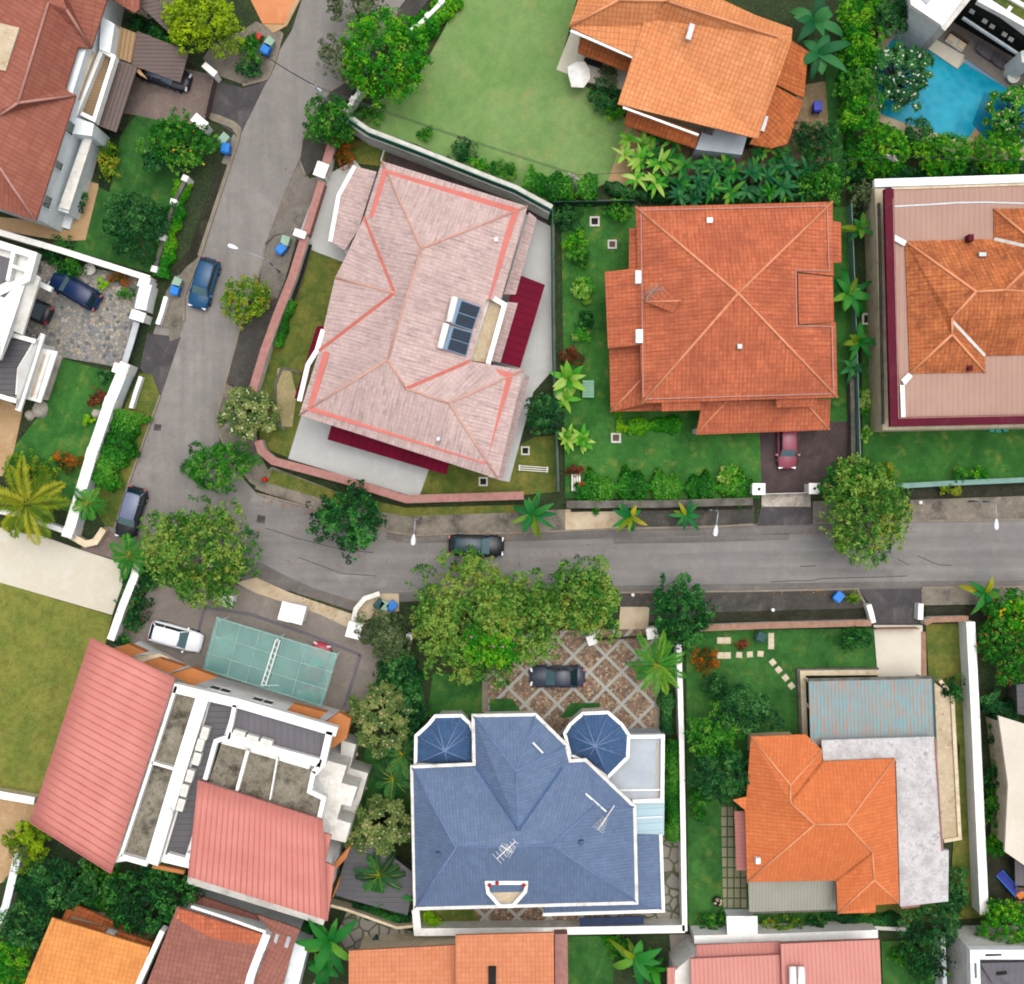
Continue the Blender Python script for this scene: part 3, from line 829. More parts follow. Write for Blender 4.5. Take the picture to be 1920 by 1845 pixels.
# verges and pavements (raised beside the road)
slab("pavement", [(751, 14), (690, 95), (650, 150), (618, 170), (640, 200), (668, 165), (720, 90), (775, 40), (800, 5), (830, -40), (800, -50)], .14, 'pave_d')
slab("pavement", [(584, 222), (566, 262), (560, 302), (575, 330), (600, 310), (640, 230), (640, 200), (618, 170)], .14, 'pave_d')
slab("pavement", [(560, 304), (532, 365), (500, 455), (506, 470), (560, 440), (600, 330), (580, 335)], .06, 'pave_m')
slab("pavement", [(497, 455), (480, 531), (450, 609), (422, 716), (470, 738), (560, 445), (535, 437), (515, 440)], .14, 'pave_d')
slab("pavement", [(490, 500), (500, 462), (515, 443), (540, 437), (556, 445), (536, 520), (520, 560), (486, 545)], .17, 'pave_m')
slab("pavement", [(421, 718), (406, 778), (410, 815), (428, 860), (470, 905), (500, 925), (512, 905), (486, 845), (470, 740)], .15, 'pave')
slab("pavement", [(478, 916), (500, 925), (584, 950), (725, 994), (774, 1002), (842, 999), (975, 997), (1060, 994), (1060, 955), (990, 958), (770, 965), (640, 925), (510, 875), (490, 890)], .14, 'pave')
slab("pavement", [(1060, 994), (1168, 989), (1168, 950), (1060, 955)], .14, 'pave_l')
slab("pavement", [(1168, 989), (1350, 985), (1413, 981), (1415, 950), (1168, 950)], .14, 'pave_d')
slab("pavement", [(1524, 979), (1706, 975), (1920, 972), (2300, 965), (2300, 925), (1920, 930), (1524, 940)], .14, 'pave')
slab("pavement", [(1163, 1112), (1420, 1109), (1610, 1105), (1626, 1135), (1626, 1160), (1300, 1165), (1163, 1168)], .14, 'pave_d')
slab("pavement", [(1728, 1103), (1920, 1101), (2300, 1095), (2300, 1140), (1920, 1132), (1728, 1135)], .14, 'pave')
slab("pavement", [(480, 1083), (545, 1112), (662, 1152), (655, 1178), (600, 1152), (480, 1112), (440, 1092)], .15, 'pave_l')
slab("pavement", [(300, 742), (240, 908), (229, 945), (215, 990), (196, 985), (170, 940), (235, 760), (262, 700), (285, 702)], .14, 'lawn_o')
slab("pavement", [(375, 480), (346, 552), (344, 600), (335, 634), (318, 640), (312, 545), (350, 500)], .11, 'pave')
slab("pavement", [(450, 258), (375, 480), (370, 478), (444, 255), (434, 240), (395, 225), (385, 210), (410, 215), (440, 228), (453, 240)], .14, 'kerb')
slab("pavement", [(500, 148), (470, 158), (455, 158), (405, 140), (380, 110), (400, 80), (450, 60), (480, 40), (530, 60), (515, 120)], .14, 'pave')
slab("pavement", [(344, 552), (346, 600), (325, 617), (297, 610), (312, 545)], .15, 'pave')
slab("pavement", [(660, 1172), (668, 1140), (686, 1122), (712, 1113), (748, 1113), (748, 1146), (700, 1158)], .17, 'pave_l')
slab("drain", [(412, 305), (432, 310), (372, 480), (345, 520), (320, 510), (352, 470)], .034, "drain")
slab("drain", [(500, 905), (640, 945), (760, 968), (985, 960), (985, 946), (760, 952), (640, 925), (510, 880)], .155, 'lawn_o')
slab("drain", [(1690, 910), (1920, 908), (2300, 905), (2300, 930), (1920, 930), (1690, 938)], .145, 'drain')
slab("drain", [(1340, 1148), (1625, 1140), (1625, 1158), (1340, 1164)], .15, 'drain')
slab("drain", [(1735, 1137), (1920, 1134), (1920, 1160), (1735, 1160)], .15, 'drain')
slab("drain", [(1070, 950), (1410, 945), (1410, 955), (1070, 960)], .15, 'drain')
# crossings from the road to the gates
slab("driveway", [(1428, 948), (1522, 948), (1522, 984), (1418, 986)], .06, 'apron')
slab("driveway", [(1428, 926), (1520, 926), (1520, 950), (1428, 950)], .13, 'rock')
slab("driveway", [(1610, 1105), (1740, 1103), (1727, 1132), (1727, 1170), (1640, 1170), (1634, 1138)], .06, 'apron')
slab("driveway", [(276, 625), (338, 632), (301, 742), (262, 690)], .1, 'apron')
slab("driveway", [(398, 150), (455, 165), (500, 152), (448, 258), (395, 222)], .06, 'apron')
slab("driveway", [(1163, 1138), (1218, 1138), (1215, 1180), (1160, 1180)], .16, 'pave_l')
slab("driveway", [(198, 985), (215, 1003), (288, 1003), (262, 1050), (240, 1056), (150, 1030)], .05, 'brownpave')

# ---- plots
slab("lawn", [(255, 216), (332, 232), (352, 262), (325, 380), (282, 512), (135, 470), (165, 410), (182, 360), (212, 275), (236, 240)], .12, 'lawn_d')
slab("driveway", [(262, 110), (398, 140), (392, 215), (372, 232), (326, 232), (250, 215), (228, 212), (180, 200)], .13, 'brownpave')
slab("footpath", [(186, 345), (160, 450), (120, 452), (0, 432), (-60, 420), (-60, 400), (66, 414), (128, 432), (168, 340)], .14, 'tan')
slab("flower_bed", [(200, 245), (228, 240), (205, 360), (184, 350)], .16, 'bed')
slab("driveway", [(60, 485), (275, 520), (262, 600), (232, 690), (117, 670), (0, 640), (0, 480)], .12, 'cobble')
slab("lawn", [(117, 672), (215, 700), (150, 905), (130, 962), (5, 892), (25, 840), (80, 770), (100, 720)], .13, 'lawn')
slab("footpath", [(0, 740), (42, 770), (25, 850), (4, 893), (-60, 890), (-60, 740)], .14, 'tan')
slab("driveway", [(-80, 975), (0, 989), (78, 1005), (151, 1031), (242, 1060), (210, 1153), (10, 1095), (-80, 1070)], .12, 'cream')
slab("lawn", [(-80, 1070), (10, 1095), (211, 1155), (190, 1240), (90, 1480), (70, 1500), (-80, 1450)], .11, 'lawn_b')
slab("footpath", [(-80, 1448), (72, 1500), (60, 1545), (-80, 1490)], .13, 'tan')
slab("courtyard", [(-80, 1500), (40, 1530), (30, 1640), (-80, 1700)], .12, 'tan')
slab("lawn", [(40, 1600), (10, 1720), (60, 1700), (110, 1640), (60, 1600)], .12, 'lawn_d')
slab("lawn", [(870, -60), (1095, -60), (1066, 60), (1047, 130), (1095, 160), (1165, 205), (1180, 240), (1145, 340), (1040, 385), (970, 350), (895, 322), (785, 272), (700, 244), (660, 218), (690, 200), (780, 150), (835, 50)], .12, 'lawn_lt')
slab("patio", [(1072, 55), (1100, 65), (1185, 100), (1180, 175), (1090, 150), (1043, 130)], .15, 'cream')
slab("footpath", [(1175, 235), (1215, 255), (1200, 290), (1172, 360), (1135, 355)], .14, 'tan')
slab("courtyard", [(1500, 160), (1560, 150), (1560, 300), (1180, 350), (1215, 255), (1400, 280), (1470, 250)], .11, 'dirt')
slab("lawn", [(1545, 120), (1580, 120), (1592, 320), (1560, 320)], .13, 'lawn_d')
# pink house plot
slab("lawn", [(668, 262), (732, 272), (718, 312), (655, 305), (640, 280)], .12, 'lawn_o')
slab("courtyard", [(732, 270), (990, 388), (1030, 420), (1020, 690), (960, 420), (720, 310)], .12, 'darkbrick')
slab("lawn", [(582, 470), (650, 486), (640, 600), (566, 778), (540, 858), (488, 838), (480, 738), (520, 610)], .12, 'lawn_o')
slab("sand_bed", [(520, 690), (545, 693), (556, 740), (548, 800), (528, 800), (517, 750)], .14, 'sand')
slab("patio", [(600, 335), (665, 300), (690, 330), (690, 470), (645, 492), (582, 468), (560, 440)], .13, 'patio')
slab("patio", [(566, 776), (540, 860), (600, 878), (785, 934), (805, 878), (860, 860), (720, 780)], .14, 'patio')
slab("lawn", [(803, 876), (785, 935), (985, 928), (1045, 922), (1045, 815), (1000, 820), (930, 860)], .11, 'lawn_o')
slab("patio", [(985, 400), (1034, 425), (1040, 690), (1000, 735), (955, 904), (915, 894), (930, 500)], .15, 'patio')
# orange-red house plot
slab("lawn", [(1052, 388), (1600, 388), (1602, 905), (1425, 905), (1425, 935), (1060, 935)], .1, 'lawn')
slab("driveway", [(1424, 790), (1597, 790), (1600, 905), (1530, 926), (1428, 926)], .12, 'darkbrick')
# mansion plot
slab("lawn", [(1614, 560), (1660, 560), (1660, 790), (2100, 780), (2100, 895), (1680, 912), (1618, 885)], .11, 'lawn')
# pool and its surrounds
slab("pool_deck", [(1650, 50), (1700, 20), (1990, 170), (1990, 300), (1830, 300), (1690, 250), (1625, 215)], .08, 'pave_l')
slab("water", [(1668, 80), (1691, 60), (1796, 129), (1812, 111), (1990, 218), (1990, 262), (1862, 276), (1830, 241), (1811, 264), (1730, 242), (1652, 214), (1640, 150)], .12, 'water')
slab("water", [(1846, 172), (1990, 262), (1862, 276), (1830, 241), (1823, 232)], .126, 'water_d')
slab("pool_ledge", [(1812, 111), (1990, 218), (1990, 226), (1806, 117)], .16, 'solarframe')
slab("pool_deck", [(1691, 58), (1707, 47), (1809, 104), (1795, 129)], .26, 'cream')
slab("pool_deck", [(1709, 46), (1780, -20), (2000, 60), (2000, 230), (1905, 175), (1812, 110)], .22, 'greypave')
slab("pool_deck", [(1829, 240), (1850, 262), (1836, 280), (1806, 278)], .2, 'tan')
# bottom-left forecourt
slab("driveway", [(300, 1080), (440, 1095), (600, 1152), (710, 1185), (715, 1240), (690, 1330), (600, 1345), (330, 1290), (215, 1210), (270, 1120)], .12, 'greypave')
for pts in ([(384, 1138), (470, 1152), (580, 1190), (676, 1228)], [(676, 1228), (646, 1325)], [(384, 1138), (372, 1185)]):
    sheet_strip("paving_strip", pts, .28, .135, 'r_slate')
slab("lawn", [(712, 1240), (780, 1240), (800, 1330), (780, 1580), (670, 1580), (690, 1330)], .11, 'lawn_d')
slab("lawn", [(812, 1262), (908, 1262), (908, 1345), (800, 1345)], .12, 'lawn_d')
# blue house plot
slab("driveway", [(912, 1185), (1160, 1180), (1236, 1182), (1238, 1400), (912, 1400)], .13, 'crazy')
slab("kerb", [(904, 1262), (916, 1262), (916, 1345), (904, 1345)], .16, 'kerb')
slab("kerb", [(1228, 1278), (1237, 1278), (1237, 1385), (1228, 1385)], .16, 'kerb')
slab("lawn", [(918, 1310), (960, 1310), (985, 1345), (918, 1345)], .15, 'lawn_d')
slab("lawn", [(1050, 1345), (1070, 1318), (1125, 1318), (1120, 1345)], .15, 'lawn_d')
slab("courtyard", [(775, 1690), (1285, 1690), (1285, 1745), (775, 1748)], .12, 'crazy')
slab("lawn", [(792, 1705), (885, 1703), (905, 1735), (792, 1738)], .15, 'lawn_o')
slab("courtyard", [(1240, 1560), (1272, 1560), (1276, 1740), (1200, 1740)], .14, 'slabs')
slab("courtyard", [(655, 1700), (780, 1750), (860, 1748), (860, 1790), (640, 1790), (600, 1845), (560, 1900)], .1, 'slabs')
# orange roof house plot
slab("lawn", [(1286, 1182), (1640, 1178), (1648, 1258), (1500, 1258), (1510, 1400), (1700, 1730), (1290, 1735)], .1, 'lawn_d')
slab("driveway", [(1638, 1172), (1730, 1172), (1728, 1290), (1648, 1290)], .13, 'ivory')
slab("lawn", [(1736, 1170), (1818, 1168), (1842, 1720), (1560, 1745), (1560, 1700), (1780, 1690), (1800, 1400), (1742, 1290)], .11, 'lawn_o')
slab("footpath", [(1352, 1510), (1380, 1510), (1400, 1640), (1400, 1705), (1356, 1705)], .13, 'grasspave')
slab("kerb", [(1728, 1185), (1736, 1185), (1738, 1290), (1728, 1290)], .2, 'redbrick')
# bottom row
slab("lawn", [(1062, 1755), (1150, 1755), (1150, 1960), (1062, 1960)], .1, 'lawn_d')
slab("footpath", [(1255, 1752), (1300, 1752), (1300, 1830), (1262, 1830)], .1, 'greypave')
slab("lawn", [(1652, 1765), (1765, 1760), (1765, 1960), (1660, 1960)], .1, 'lawn_d')
slab("courtyard", [(1778, 1752), (1830, 1752), (1830, 1960), (1775, 1960)], .1, 'dirt')
slab("courtyard", [(1850, 1590), (2000, 1590), (2000, 1720), (1850, 1720)], .1, 'drain')
slab("driveway", [(480, -30), (570, -30), (532, 45), (492, 44), (470, 0)], .12, 'terracotta')
slab("driveway", [(570, -40), (582, -40), (538, 48), (512, 62), (494, 45), (532, 46)], .2, 'tan')
# fallen leaves along the kerbs
def litter(spots):
    V = []; n = 0
    for (x0, y0, x1, y1, sp, k) in spots:
        for _ in range(k):
            s = rng.uniform(); x = x0 + (x1 - x0) * s + rng.normal(0, sp); y = y0 + (y1 - y0) * s + abs(rng.normal(0, sp))
            V.append(P(x, y, .175))
    C = np.array(V); N = np.tile([0, 0, 1.0], (len(C), 1)) + rng.normal(0, .08, (len(C), 3)); N /= np.linalg.norm(N, axis=1)[:, None]
    v, q = cards(C, N, .13, .1)
    tag(fast_mesh("fallen_leaves", v, q, rng.uniform(0, 1, len(q)), MT['f_litter']), "dry brown leaves fallen along the kerbs of the street", "fallen leaves", kind="stuff")
litter([(490, 925, 590, 955, 9, 60), (730, 1000, 980, 1000, 8, 90), (560, 1105, 670, 1125, 22, 50), (560, 960, 720, 1030, 45, 60), (1000, 1035, 1120, 1020, 30, 30), (1180, 1112, 1240, 1118, 9, 20),
        (420, 700, 406, 790, 8, 20), (300, 745, 245, 900, 6, 30), (500, 455, 560, 300, 9, 25), (1500, 990, 1720, 985, 12, 40), (1420, 1108, 1600, 1106, 8, 25)])
# ---------------------------------------------------------------- houses
def centre(pts, h=0):
    xs = [p[0] for p in pts]; ys = [p[1] for p in pts]
    q = P(sum(xs) / len(xs), sum(ys) / len(ys), h)
    return (q[0], q[1], 0)

def roof(t, pts, faces, mat, outline=None, ridges=(), rmat=None, valleys=(), vmat='valley', name='roof', skirt=.22, rr=.11):
    """pitched roof from surveyed corners (pixel x, pixel y, height); faces index them"""
    V = [Vector(P(*p)) for p in pts]; F = []
    for f in faces:
        n = Vector((0, 0, 0))
        for i in range(len(f)):
            a, b = V[f[i]], V[f[(i + 1) % len(f)]]
            n += Vector(((a.y - b.y) * (a.z + b.z), (a.z - b.z) * (a.x + b.x), (a.x - b.x) * (a.y + b.y)))
        F.append(tuple(f) if n.z > 0 else tuple(reversed(f)))
    VV = [tuple(v) for v in V]
    VV2, F2 = [], []                       # separate faces so each keeps its own tile direction
    for f in F:
        k = len(VV2); VV2 += [VV[i] for i in f]; F2.append(tuple(range(k, k + len(f))))
    if outline:
        for i in range(len(outline)):
            a, b = VV[outline[i]], VV[outline[(i + 1) % len(outline)]]
            k = len(VV2); VV2 += [a, b, (b[0], b[1], b[2] - skirt), (a[0], a[1], a[2] - skirt)]; F2.append((k, k + 1, k + 2, k + 3))
    r = mk(name, VV2, F2, MT[mat], t)
    if ridges:
        groups = []                        # ridges that meet are one run of capping
        for e_ in ridges:
            hit = [g_ for g_ in groups if any(set(e_) & set(q) for q in g_)]
            for g_ in hit: groups.remove(g_)
            groups.append(sum(hit, []) + [e_])
        for g_ in groups:
            mb = MB()
            for (i, j) in g_: mb.tube([V[i] + Vector((0, 0, .02)), V[j] + Vector((0, 0, .02))], rr, 7)
            mb.build("ridge_cap", MT[rmat], r, True)
    if valleys:
        for (i, j) in valleys:
            MB().ribbon([V[i] + Vector((0, 0, .05)), V[j] + Vector((0, 0, .05))], .26, .04).build("valley_gutter", MT[vmat], r)
    return r

def walls(t, outline, h, mat, d=.65, name='wall', top=None):
    """house walls set back under the eaves"""
    poly = inset([P(p[0], p[1], h)[:2] for p in outline], d)
    return MB().prism(poly, 0, (top or h) - .2).build(name, MT[mat], t), poly

def flat(t, name, pts, h, mat, th=.2, z0=None):
    return MB().prism([q[:2] for q in PP(pts, h)], (h - th) if z0 is None else z0, h, True).build(name, MT[mat], t)

def tilted(t, name, pts, mat, th=.15):
    """sloping sheet roof: corners with their own heights"""
    V = [P(*p) for p in pts]; n = len(V)
    if area2(V) < 0: V.reverse()
    W = V + [(x, y, z - th) for x, y, z in V]
    F = [tuple(range(n)), tuple(range(2 * n - 1, n - 1, -1))] + [(i, i + n, (i + 1) % n + n, (i + 1) % n) for i in range(n)]
    VV, FF = [], []
    for f in F:
        k = len(VV); VV += [W[i] for i in f]; FF.append(tuple(range(k, k + len(f))))
    return mk(name, VV, FF, MT[mat], t)

def strip(t, name, pts, w, mat, th=.18, closed=False, h=None):
    return MB().ribbon(PP(pts, h if h is not None else 0), w, th, closed).build(name, MT[mat], t)

def window(t, a, b, z0, z1, frame='white', pane='glass', bars=1, proud=.05):
    """framed window on the wall line a-b (world plan points), outward to the right of a->b"""
    a = Vector(a[:2]); b = Vector(b[:2]); d = (b - a); L = d.length; d.normalize(); n = Vector((d.y, -d.x))
    def q(s, z, o): p = a + d * s + n * o; return (p.x, p.y, z)
    def bar(mb, s0, s1, za, zb, o0, o1):
        V = [q(s0, za, o0), q(s1, za, o0), q(s1, za, o1), q(s0, za, o1), q(s0, zb, o0), q(s1, zb, o0), q(s1, zb, o1), q(s0, zb, o1)]
        mb.add(V, [(0, 1, 2, 3), (7, 6, 5, 4), (0, 4, 5, 1), (1, 5, 6, 2), (2, 6, 7, 3), (3, 7, 4, 0)])
    mb = MB(); w = .09
    bar(mb, 0, L, z0, z0 + w, 0, proud + .04); bar(mb, 0, L, z1 - w, z1, 0, proud + .04)
    bar(mb, 0, w, z0 + w, z1 - w, 0, proud + .04); bar(mb, L - w, L, z0 + w, z1 - w, 0, proud + .04)
    for i in range(bars):
        s = L * (i + 1) / (bars + 1); bar(mb, s - w / 2, s + w / 2, z0 + w, z1 - w, 0, proud + .03)
    f = mb.build("window", MT[frame], t)
    mb = MB(); bar(mb, w, L - w, z0 + w, z1 - w, 0, proud); mb.build("pane", MT[pane], f)
    return f

def windows_on(t, poly, edges, z0, z1, w=1.6, gap=1.4, **k):
    n = len(poly)
    for e in edges:
        a = Vector(poly[e]); b = Vector(poly[(e + 1) % n]); d = b - a; L = d.length; d.normalize()
        m = int((L - gap) // (w + gap))
        if m < 1: continue
        sp = (L - m * w) / (m + 1)
        for i in range(m):
            s = sp + i * (w + sp); window(t, a + d * s, a + d * (s + w), z0, z1, **k)

def facing_edges(poly, toward=(0, 0)):
    out = []
    n = len(poly)
    for i in range(n):
        a = Vector(poly[i]); b = Vector(poly[(i + 1) % n]); d = b - a
        nn = Vector((d.y, -d.x)); m = (a + b) / 2
        if nn.dot(Vector(toward) - m) > 0 and d.length > 3: out.append(i)
    return out

def antenna(t, x, y, h, L=1.6, ang=0.4, mast=1.6, mat='steel'):
    """roof aerial: mast, boom and cross rods"""
    p = P(x, y, h + mast); mb = MB()
    mb.tube([(p[0], p[1], h - .3), (p[0], p[1], h + mast)], .03, 6)
    d = Vector((math.cos(ang), math.sin(ang), 0)); e = Vector((-d.y, d.x, 0)); c = Vector(p)
    mb.tube([c - d * L / 2, c + d * L / 2], .03, 6)
    for i in range(7):
        q = c + d * (L * (i / 6 - .5)); k = .5 - .04 * i
        mb.tube([q - e * k, q + e * k], .014, 5)
    return mb.build("antenna", MT[mat], t)

def vent(t, x, y, h, mat='steel', d=(.35, .35, .3), rz=0.0, name='roof_vent'):
    p = P(x, y, h); return MB().box((p[0], p[1], h - .25), (d[0], d[1], d[2] + .25), rz).build(name, MT[mat], t)

# ---------------------------------------------------------------- pink hip-roofed house by the bend
e = 6.0
pk = [(716, 302, e), (989, 387, e), (940, 560, e), (912, 562, 6.6), (881, 677, 6.9), (982, 694, e), (934, 898, e), (561, 778, e), (598, 658, e), (608, 609, e), (628, 521, e), (647, 484, e), (683, 406, e),
      (790, 466, 9.0), (727, 674, 9.0), (761, 729, 8.2), (842, 756, 7.9), (740, 549, 8.0)]
ph = thing("pink_house", "large faded pink hip roofed house with solar heaters at the road bend", "house", centre(pk[:13]))
rf = roof(ph, pk, [(0, 1, 13), (1, 2, 3, 4, 15, 14, 13), (4, 5, 16, 15), (5, 6, 16), (6, 7, 14, 15, 16), (7, 8, 17, 12, 0, 13, 14), (12, 17, 10, 11), (10, 17, 8, 9)], 't_pink',
          [0, 1, 2, 3, 4, 5, 6, 7, 8, 9, 10, 11, 12], [(0, 13), (1, 13), (13, 14), (14, 7), (14, 15), (15, 16), (16, 5), (16, 6), (10, 17)], 'ridge_p', [(12, 17), (17, 8), (4, 15)], rr=.09)
mb = MB()
for pts in ([(722, 330, 6.42), (722, 323, 6.45), (967, 395, 6.45), (914, 560, 6.55)], [(722, 323, 6.43), (698, 408, 6.43)], [(878, 683, 6.55), (956, 704, 6.45), (907, 864, 6.45), (582, 765, 6.45), (612, 660, 6.5)]):
    MB().ribbon([P(*q) for q in pts], .46, .12).build("salmon_band", MT['salmon'], ph)
walls(ph, pk[:2] + [(938, 562, e), (900, 684, e)] + pk[5:13], e, 'white_w', .8)
lw = [(666, 312), (706, 322), (684, 392), (672, 430), (648, 482), (622, 455), (637, 368)]
tilted(ph, "lower_roof", [(666, 312, 3.5), (706, 322, 4.1), (684, 392, 4.4), (672, 430, 4.4), (646, 470, 4.2), (622, 455, 3.5), (637, 368, 3.5)], 't_pink', .2)
flat(ph, "lower_wall", [(672, 318), (702, 326), (680, 392), (650, 476), (628, 450), (642, 370)], 3.3, 'white_w', z0=0)
strip(ph, "gutter", [(665, 311, 3.62), (635, 366, 3.62), (619, 453, 3.62)], .34, 'white', .3)
strip(ph, "gutter", [(561, 752, 6.05), (577, 684, 6.05), (594, 657, 6.05), (606, 618, 6.05)], .36, 'white', .35)
tilted(ph, "lower_roof", [(992, 398, 4.0), (1006, 409, 3.4), (967, 552, 3.4), (945, 552, 4.0)], 't_pink', .2)
tilted(ph, "lower_roof", [(951, 566, 4.0), (971, 568, 3.4), (938, 680, 3.4), (920, 676, 4.0)], 't_pink', .2)
tilted(ph, "lower_roof", [(984, 702, 4.0), (993, 707, 3.4), (942, 902, 3.4), (930, 898, 4.0)], 't_pink', .2)
flat(ph, "terrace", [(908, 566), (946, 570), (915, 680), (880, 676)], 5.5, 'creamfloor', .3)
strip(ph, "parapet", [(922, 557, 6.3), (946, 571, 6.3), (915, 682, 6.3)], .38, 'white', .9)
tilted(ph, "awning", [(594, 612, 3.0), (612, 610, 3.2), (597, 658, 3.2), (583, 690, 3.2), (566, 754, 3.2), (552, 746, 2.8)], 'maroon', .08)
tilted(ph, "awning", [(622, 795, 3.3), (843, 866, 3.3), (836, 890, 2.7), (614, 824, 2.7)], 'maroon', .08)
tilted(ph, "awning", [(965, 512, 3.3), (1022, 534, 2.7), (975, 690, 2.7), (930, 676, 3.3)], 'maroon', .08)
for tk, pn in (((853, 557, 842, 604), [(860, 560), (902, 575), (886, 620), (846, 607)]), ((837, 607, 825, 653), [(845, 611), (886, 623), (874, 668), (832, 654)])):
    zz = 7.75
    mb = MB()
    a, b = P(tk[0], tk[1], 8.1), P(tk[2], tk[3], 8.1)
    mb.tube([a, b], .27, 12); sh = mb.build("solar_heater", MT['white'], ph, True)
    q = pn; hs_ = (8.05, 7.25, 7.25, 8.05)
    tilted(sh, "collector_frame", [(*q[i], hs_[i]) for i in range(4)], 'solarframe', .1)
    for s0, s1 in ((.04, .48), (.52, .96)):
        def lerp(u, v, hh):
            x = q[0][0] * (1 - u) * (1 - v) + q[1][0] * u * (1 - v) + q[2][0] * u * v + q[3][0] * (1 - u) * v
            y = q[0][1] * (1 - u) * (1 - v) + q[1][1] * u * (1 - v) + q[2][1] * u * v + q[3][1] * (1 - u) * v
            return (x, y, hh)
        tilted(sh, "collector", [lerp(.16, s0, 7.99), lerp(.97, s0, 7.33), lerp(.97, s1, 7.33), lerp(.16, s1, 7.99)], 'solar', .06)
vent(ph, 930, 450, 6.9, 'white', (.3, .3, .25)); vent(ph, 822, 823, 7.0, 'steel', (.3, .3, .25))

# ---------------------------------------------------------------- orange-red pyramid-roofed house
e = 6.2
ot = [(1192, 388, e), (1561, 378, e), (1570, 745, e), (1204, 756, e), (1384, 550, 9.4), (1563, 517, e), (1494, 509, 7.2), (1496, 612, 7.2), (1567, 604, e)]
oh = thing("pyramid_roof_house", "square orange red hip roofed house with car porch and dark drive", "house", centre(ot[:4]))
roof(oh, ot, [(0, 1, 4), (1, 5, 6, 7, 8, 2, 4), (2, 3, 4), (3, 0, 4)], 't_red', [0, 1, 5, 6, 7, 8, 2, 3], [(0, 4), (1, 4), (2, 4), (3, 4)], 'ridge_r')
walls(oh, ot[:4], e, 'creamwall', .9)
mb = MB()
for pts in ([(1202, 400, 6.5), (1206, 745, 6.5)], [(1212, 748, 6.5), (1560, 738, 6.5)], [(1551, 390, 6.5), (1555, 508, 6.5), (1492, 506, 7.32), (1494, 611, 7.32), (1560, 612, 6.5), (1563, 736, 6.5)], [(1200, 394, 6.5), (1552, 386, 6.5)]):
    MB().ribbon([P(*q) for q in pts], .08, .06).build("gutter", MT['ridge_br'], oh)
tilted(oh, "recess_roof", [(1496, 513, 6.95), (1562, 519, 6.2), (1564, 604, 6.2), (1498, 608, 6.95)], 't_red', .2)
tilted(oh, "side_roof", [(1180, 428, 5.4), (1200, 428, 6.0), (1202, 508, 6.0), (1179, 507, 5.4)], 't_red', .2)
tilted(oh, "side_roof", [(1134, 510, 5.0), (1200, 502, 6.1), (1204, 647, 6.1), (1140, 653, 5.0)], 't_red', .25)
roof(oh, [(1142, 655, 3.4), (1200, 648, 4.8), (1202, 712, 4.8), (1145, 772, 3.4), (1316, 768, 3.4), (1316, 752, 4.0), (1208, 757, 4.6)], [(0, 1, 2, 3), (3, 2, 6, 5, 4)], 't_red', [0, 3, 4], [(3, 2)], 'ridge_r', name='lower_roof', rr=.09)
tilted(oh, "side_roof", [(1559, 414, 6.0), (1577, 417, 5.5), (1578, 492, 5.5), (1560, 493, 6.0)], 't_red', .2)
roof(oh, [(1317, 752, 4.4), (1362, 752, 4.4), (1305, 815, 3.3), (1555, 806, 3.3), (1506, 750, 4.4), (1557, 748, 4.4)], [(0, 1, 2), (1, 4, 3, 2), (4, 5, 3)], 't_red', [0, 2, 3, 5], [(1, 2), (4, 3)], 'ridge_r', name='porch_roof', rr=.09)
tilted(oh, "canopy", [(1241, 752, 5.9), (1315, 751, 5.9), (1315, 769, 5.5), (1241, 771, 5.5)], 't_red', .15)
tilted(oh, "canopy", [(1456, 748, 5.9), (1532, 746, 5.9), (1532, 762, 5.5), (1456, 764, 5.5)], 't_red', .15)
for x, y in ((1312, 806), (1420, 803), (1548, 799)):
    p = P(x, y, 3.2); MB().box((p[0], p[1], 0), (.35, .35, 3.1)).build("porch_column", MT['white_w'], oh)
MB().prism(inset([P(*q, 3.4)[:2] for q in [(1142, 655), (1200, 648), (1204, 757), (1145, 772)]], .5), 0, 3.3).build("side_wall", MT['creamwall'], oh)
roof(oh, [(1212, 548, 6.9), (1262, 588, 7.3), (1277, 564, 7.75), (1245, 535, 7.3), (1212, 566, 7.35)], [(0, 4, 2, 3), (0, 1, 2, 4)], 't_red', None, [(4, 2)], 'ridge_r', name='dormer', rr=.07)
antenna(oh, 1222, 548, 7.0, 1.5, .9, .9, 'cpole'); antenna(oh, 1228, 545, 7.0, 1.3, .2, .7, 'cpole')
vent(oh, 1330, 414, 6.8, 'white', (.45, .4, .3)); vent(oh, 1386, 650, 8.0, 'steel', (.35, .35, .3))
mb = MB(); p = P(1197, 519, 6.6); mb.box((p[0], p[1], 5.9), (.45, 1.0, .7)); mb.build("water_tank", MT['bluewhite'], oh)
mb = MB(); p = P(1199, 630, 6.6); mb.box((p[0], p[1], 5.9), (.55, 1.05, .7)); mb.build("water_tank", MT['bluewhite'], oh)

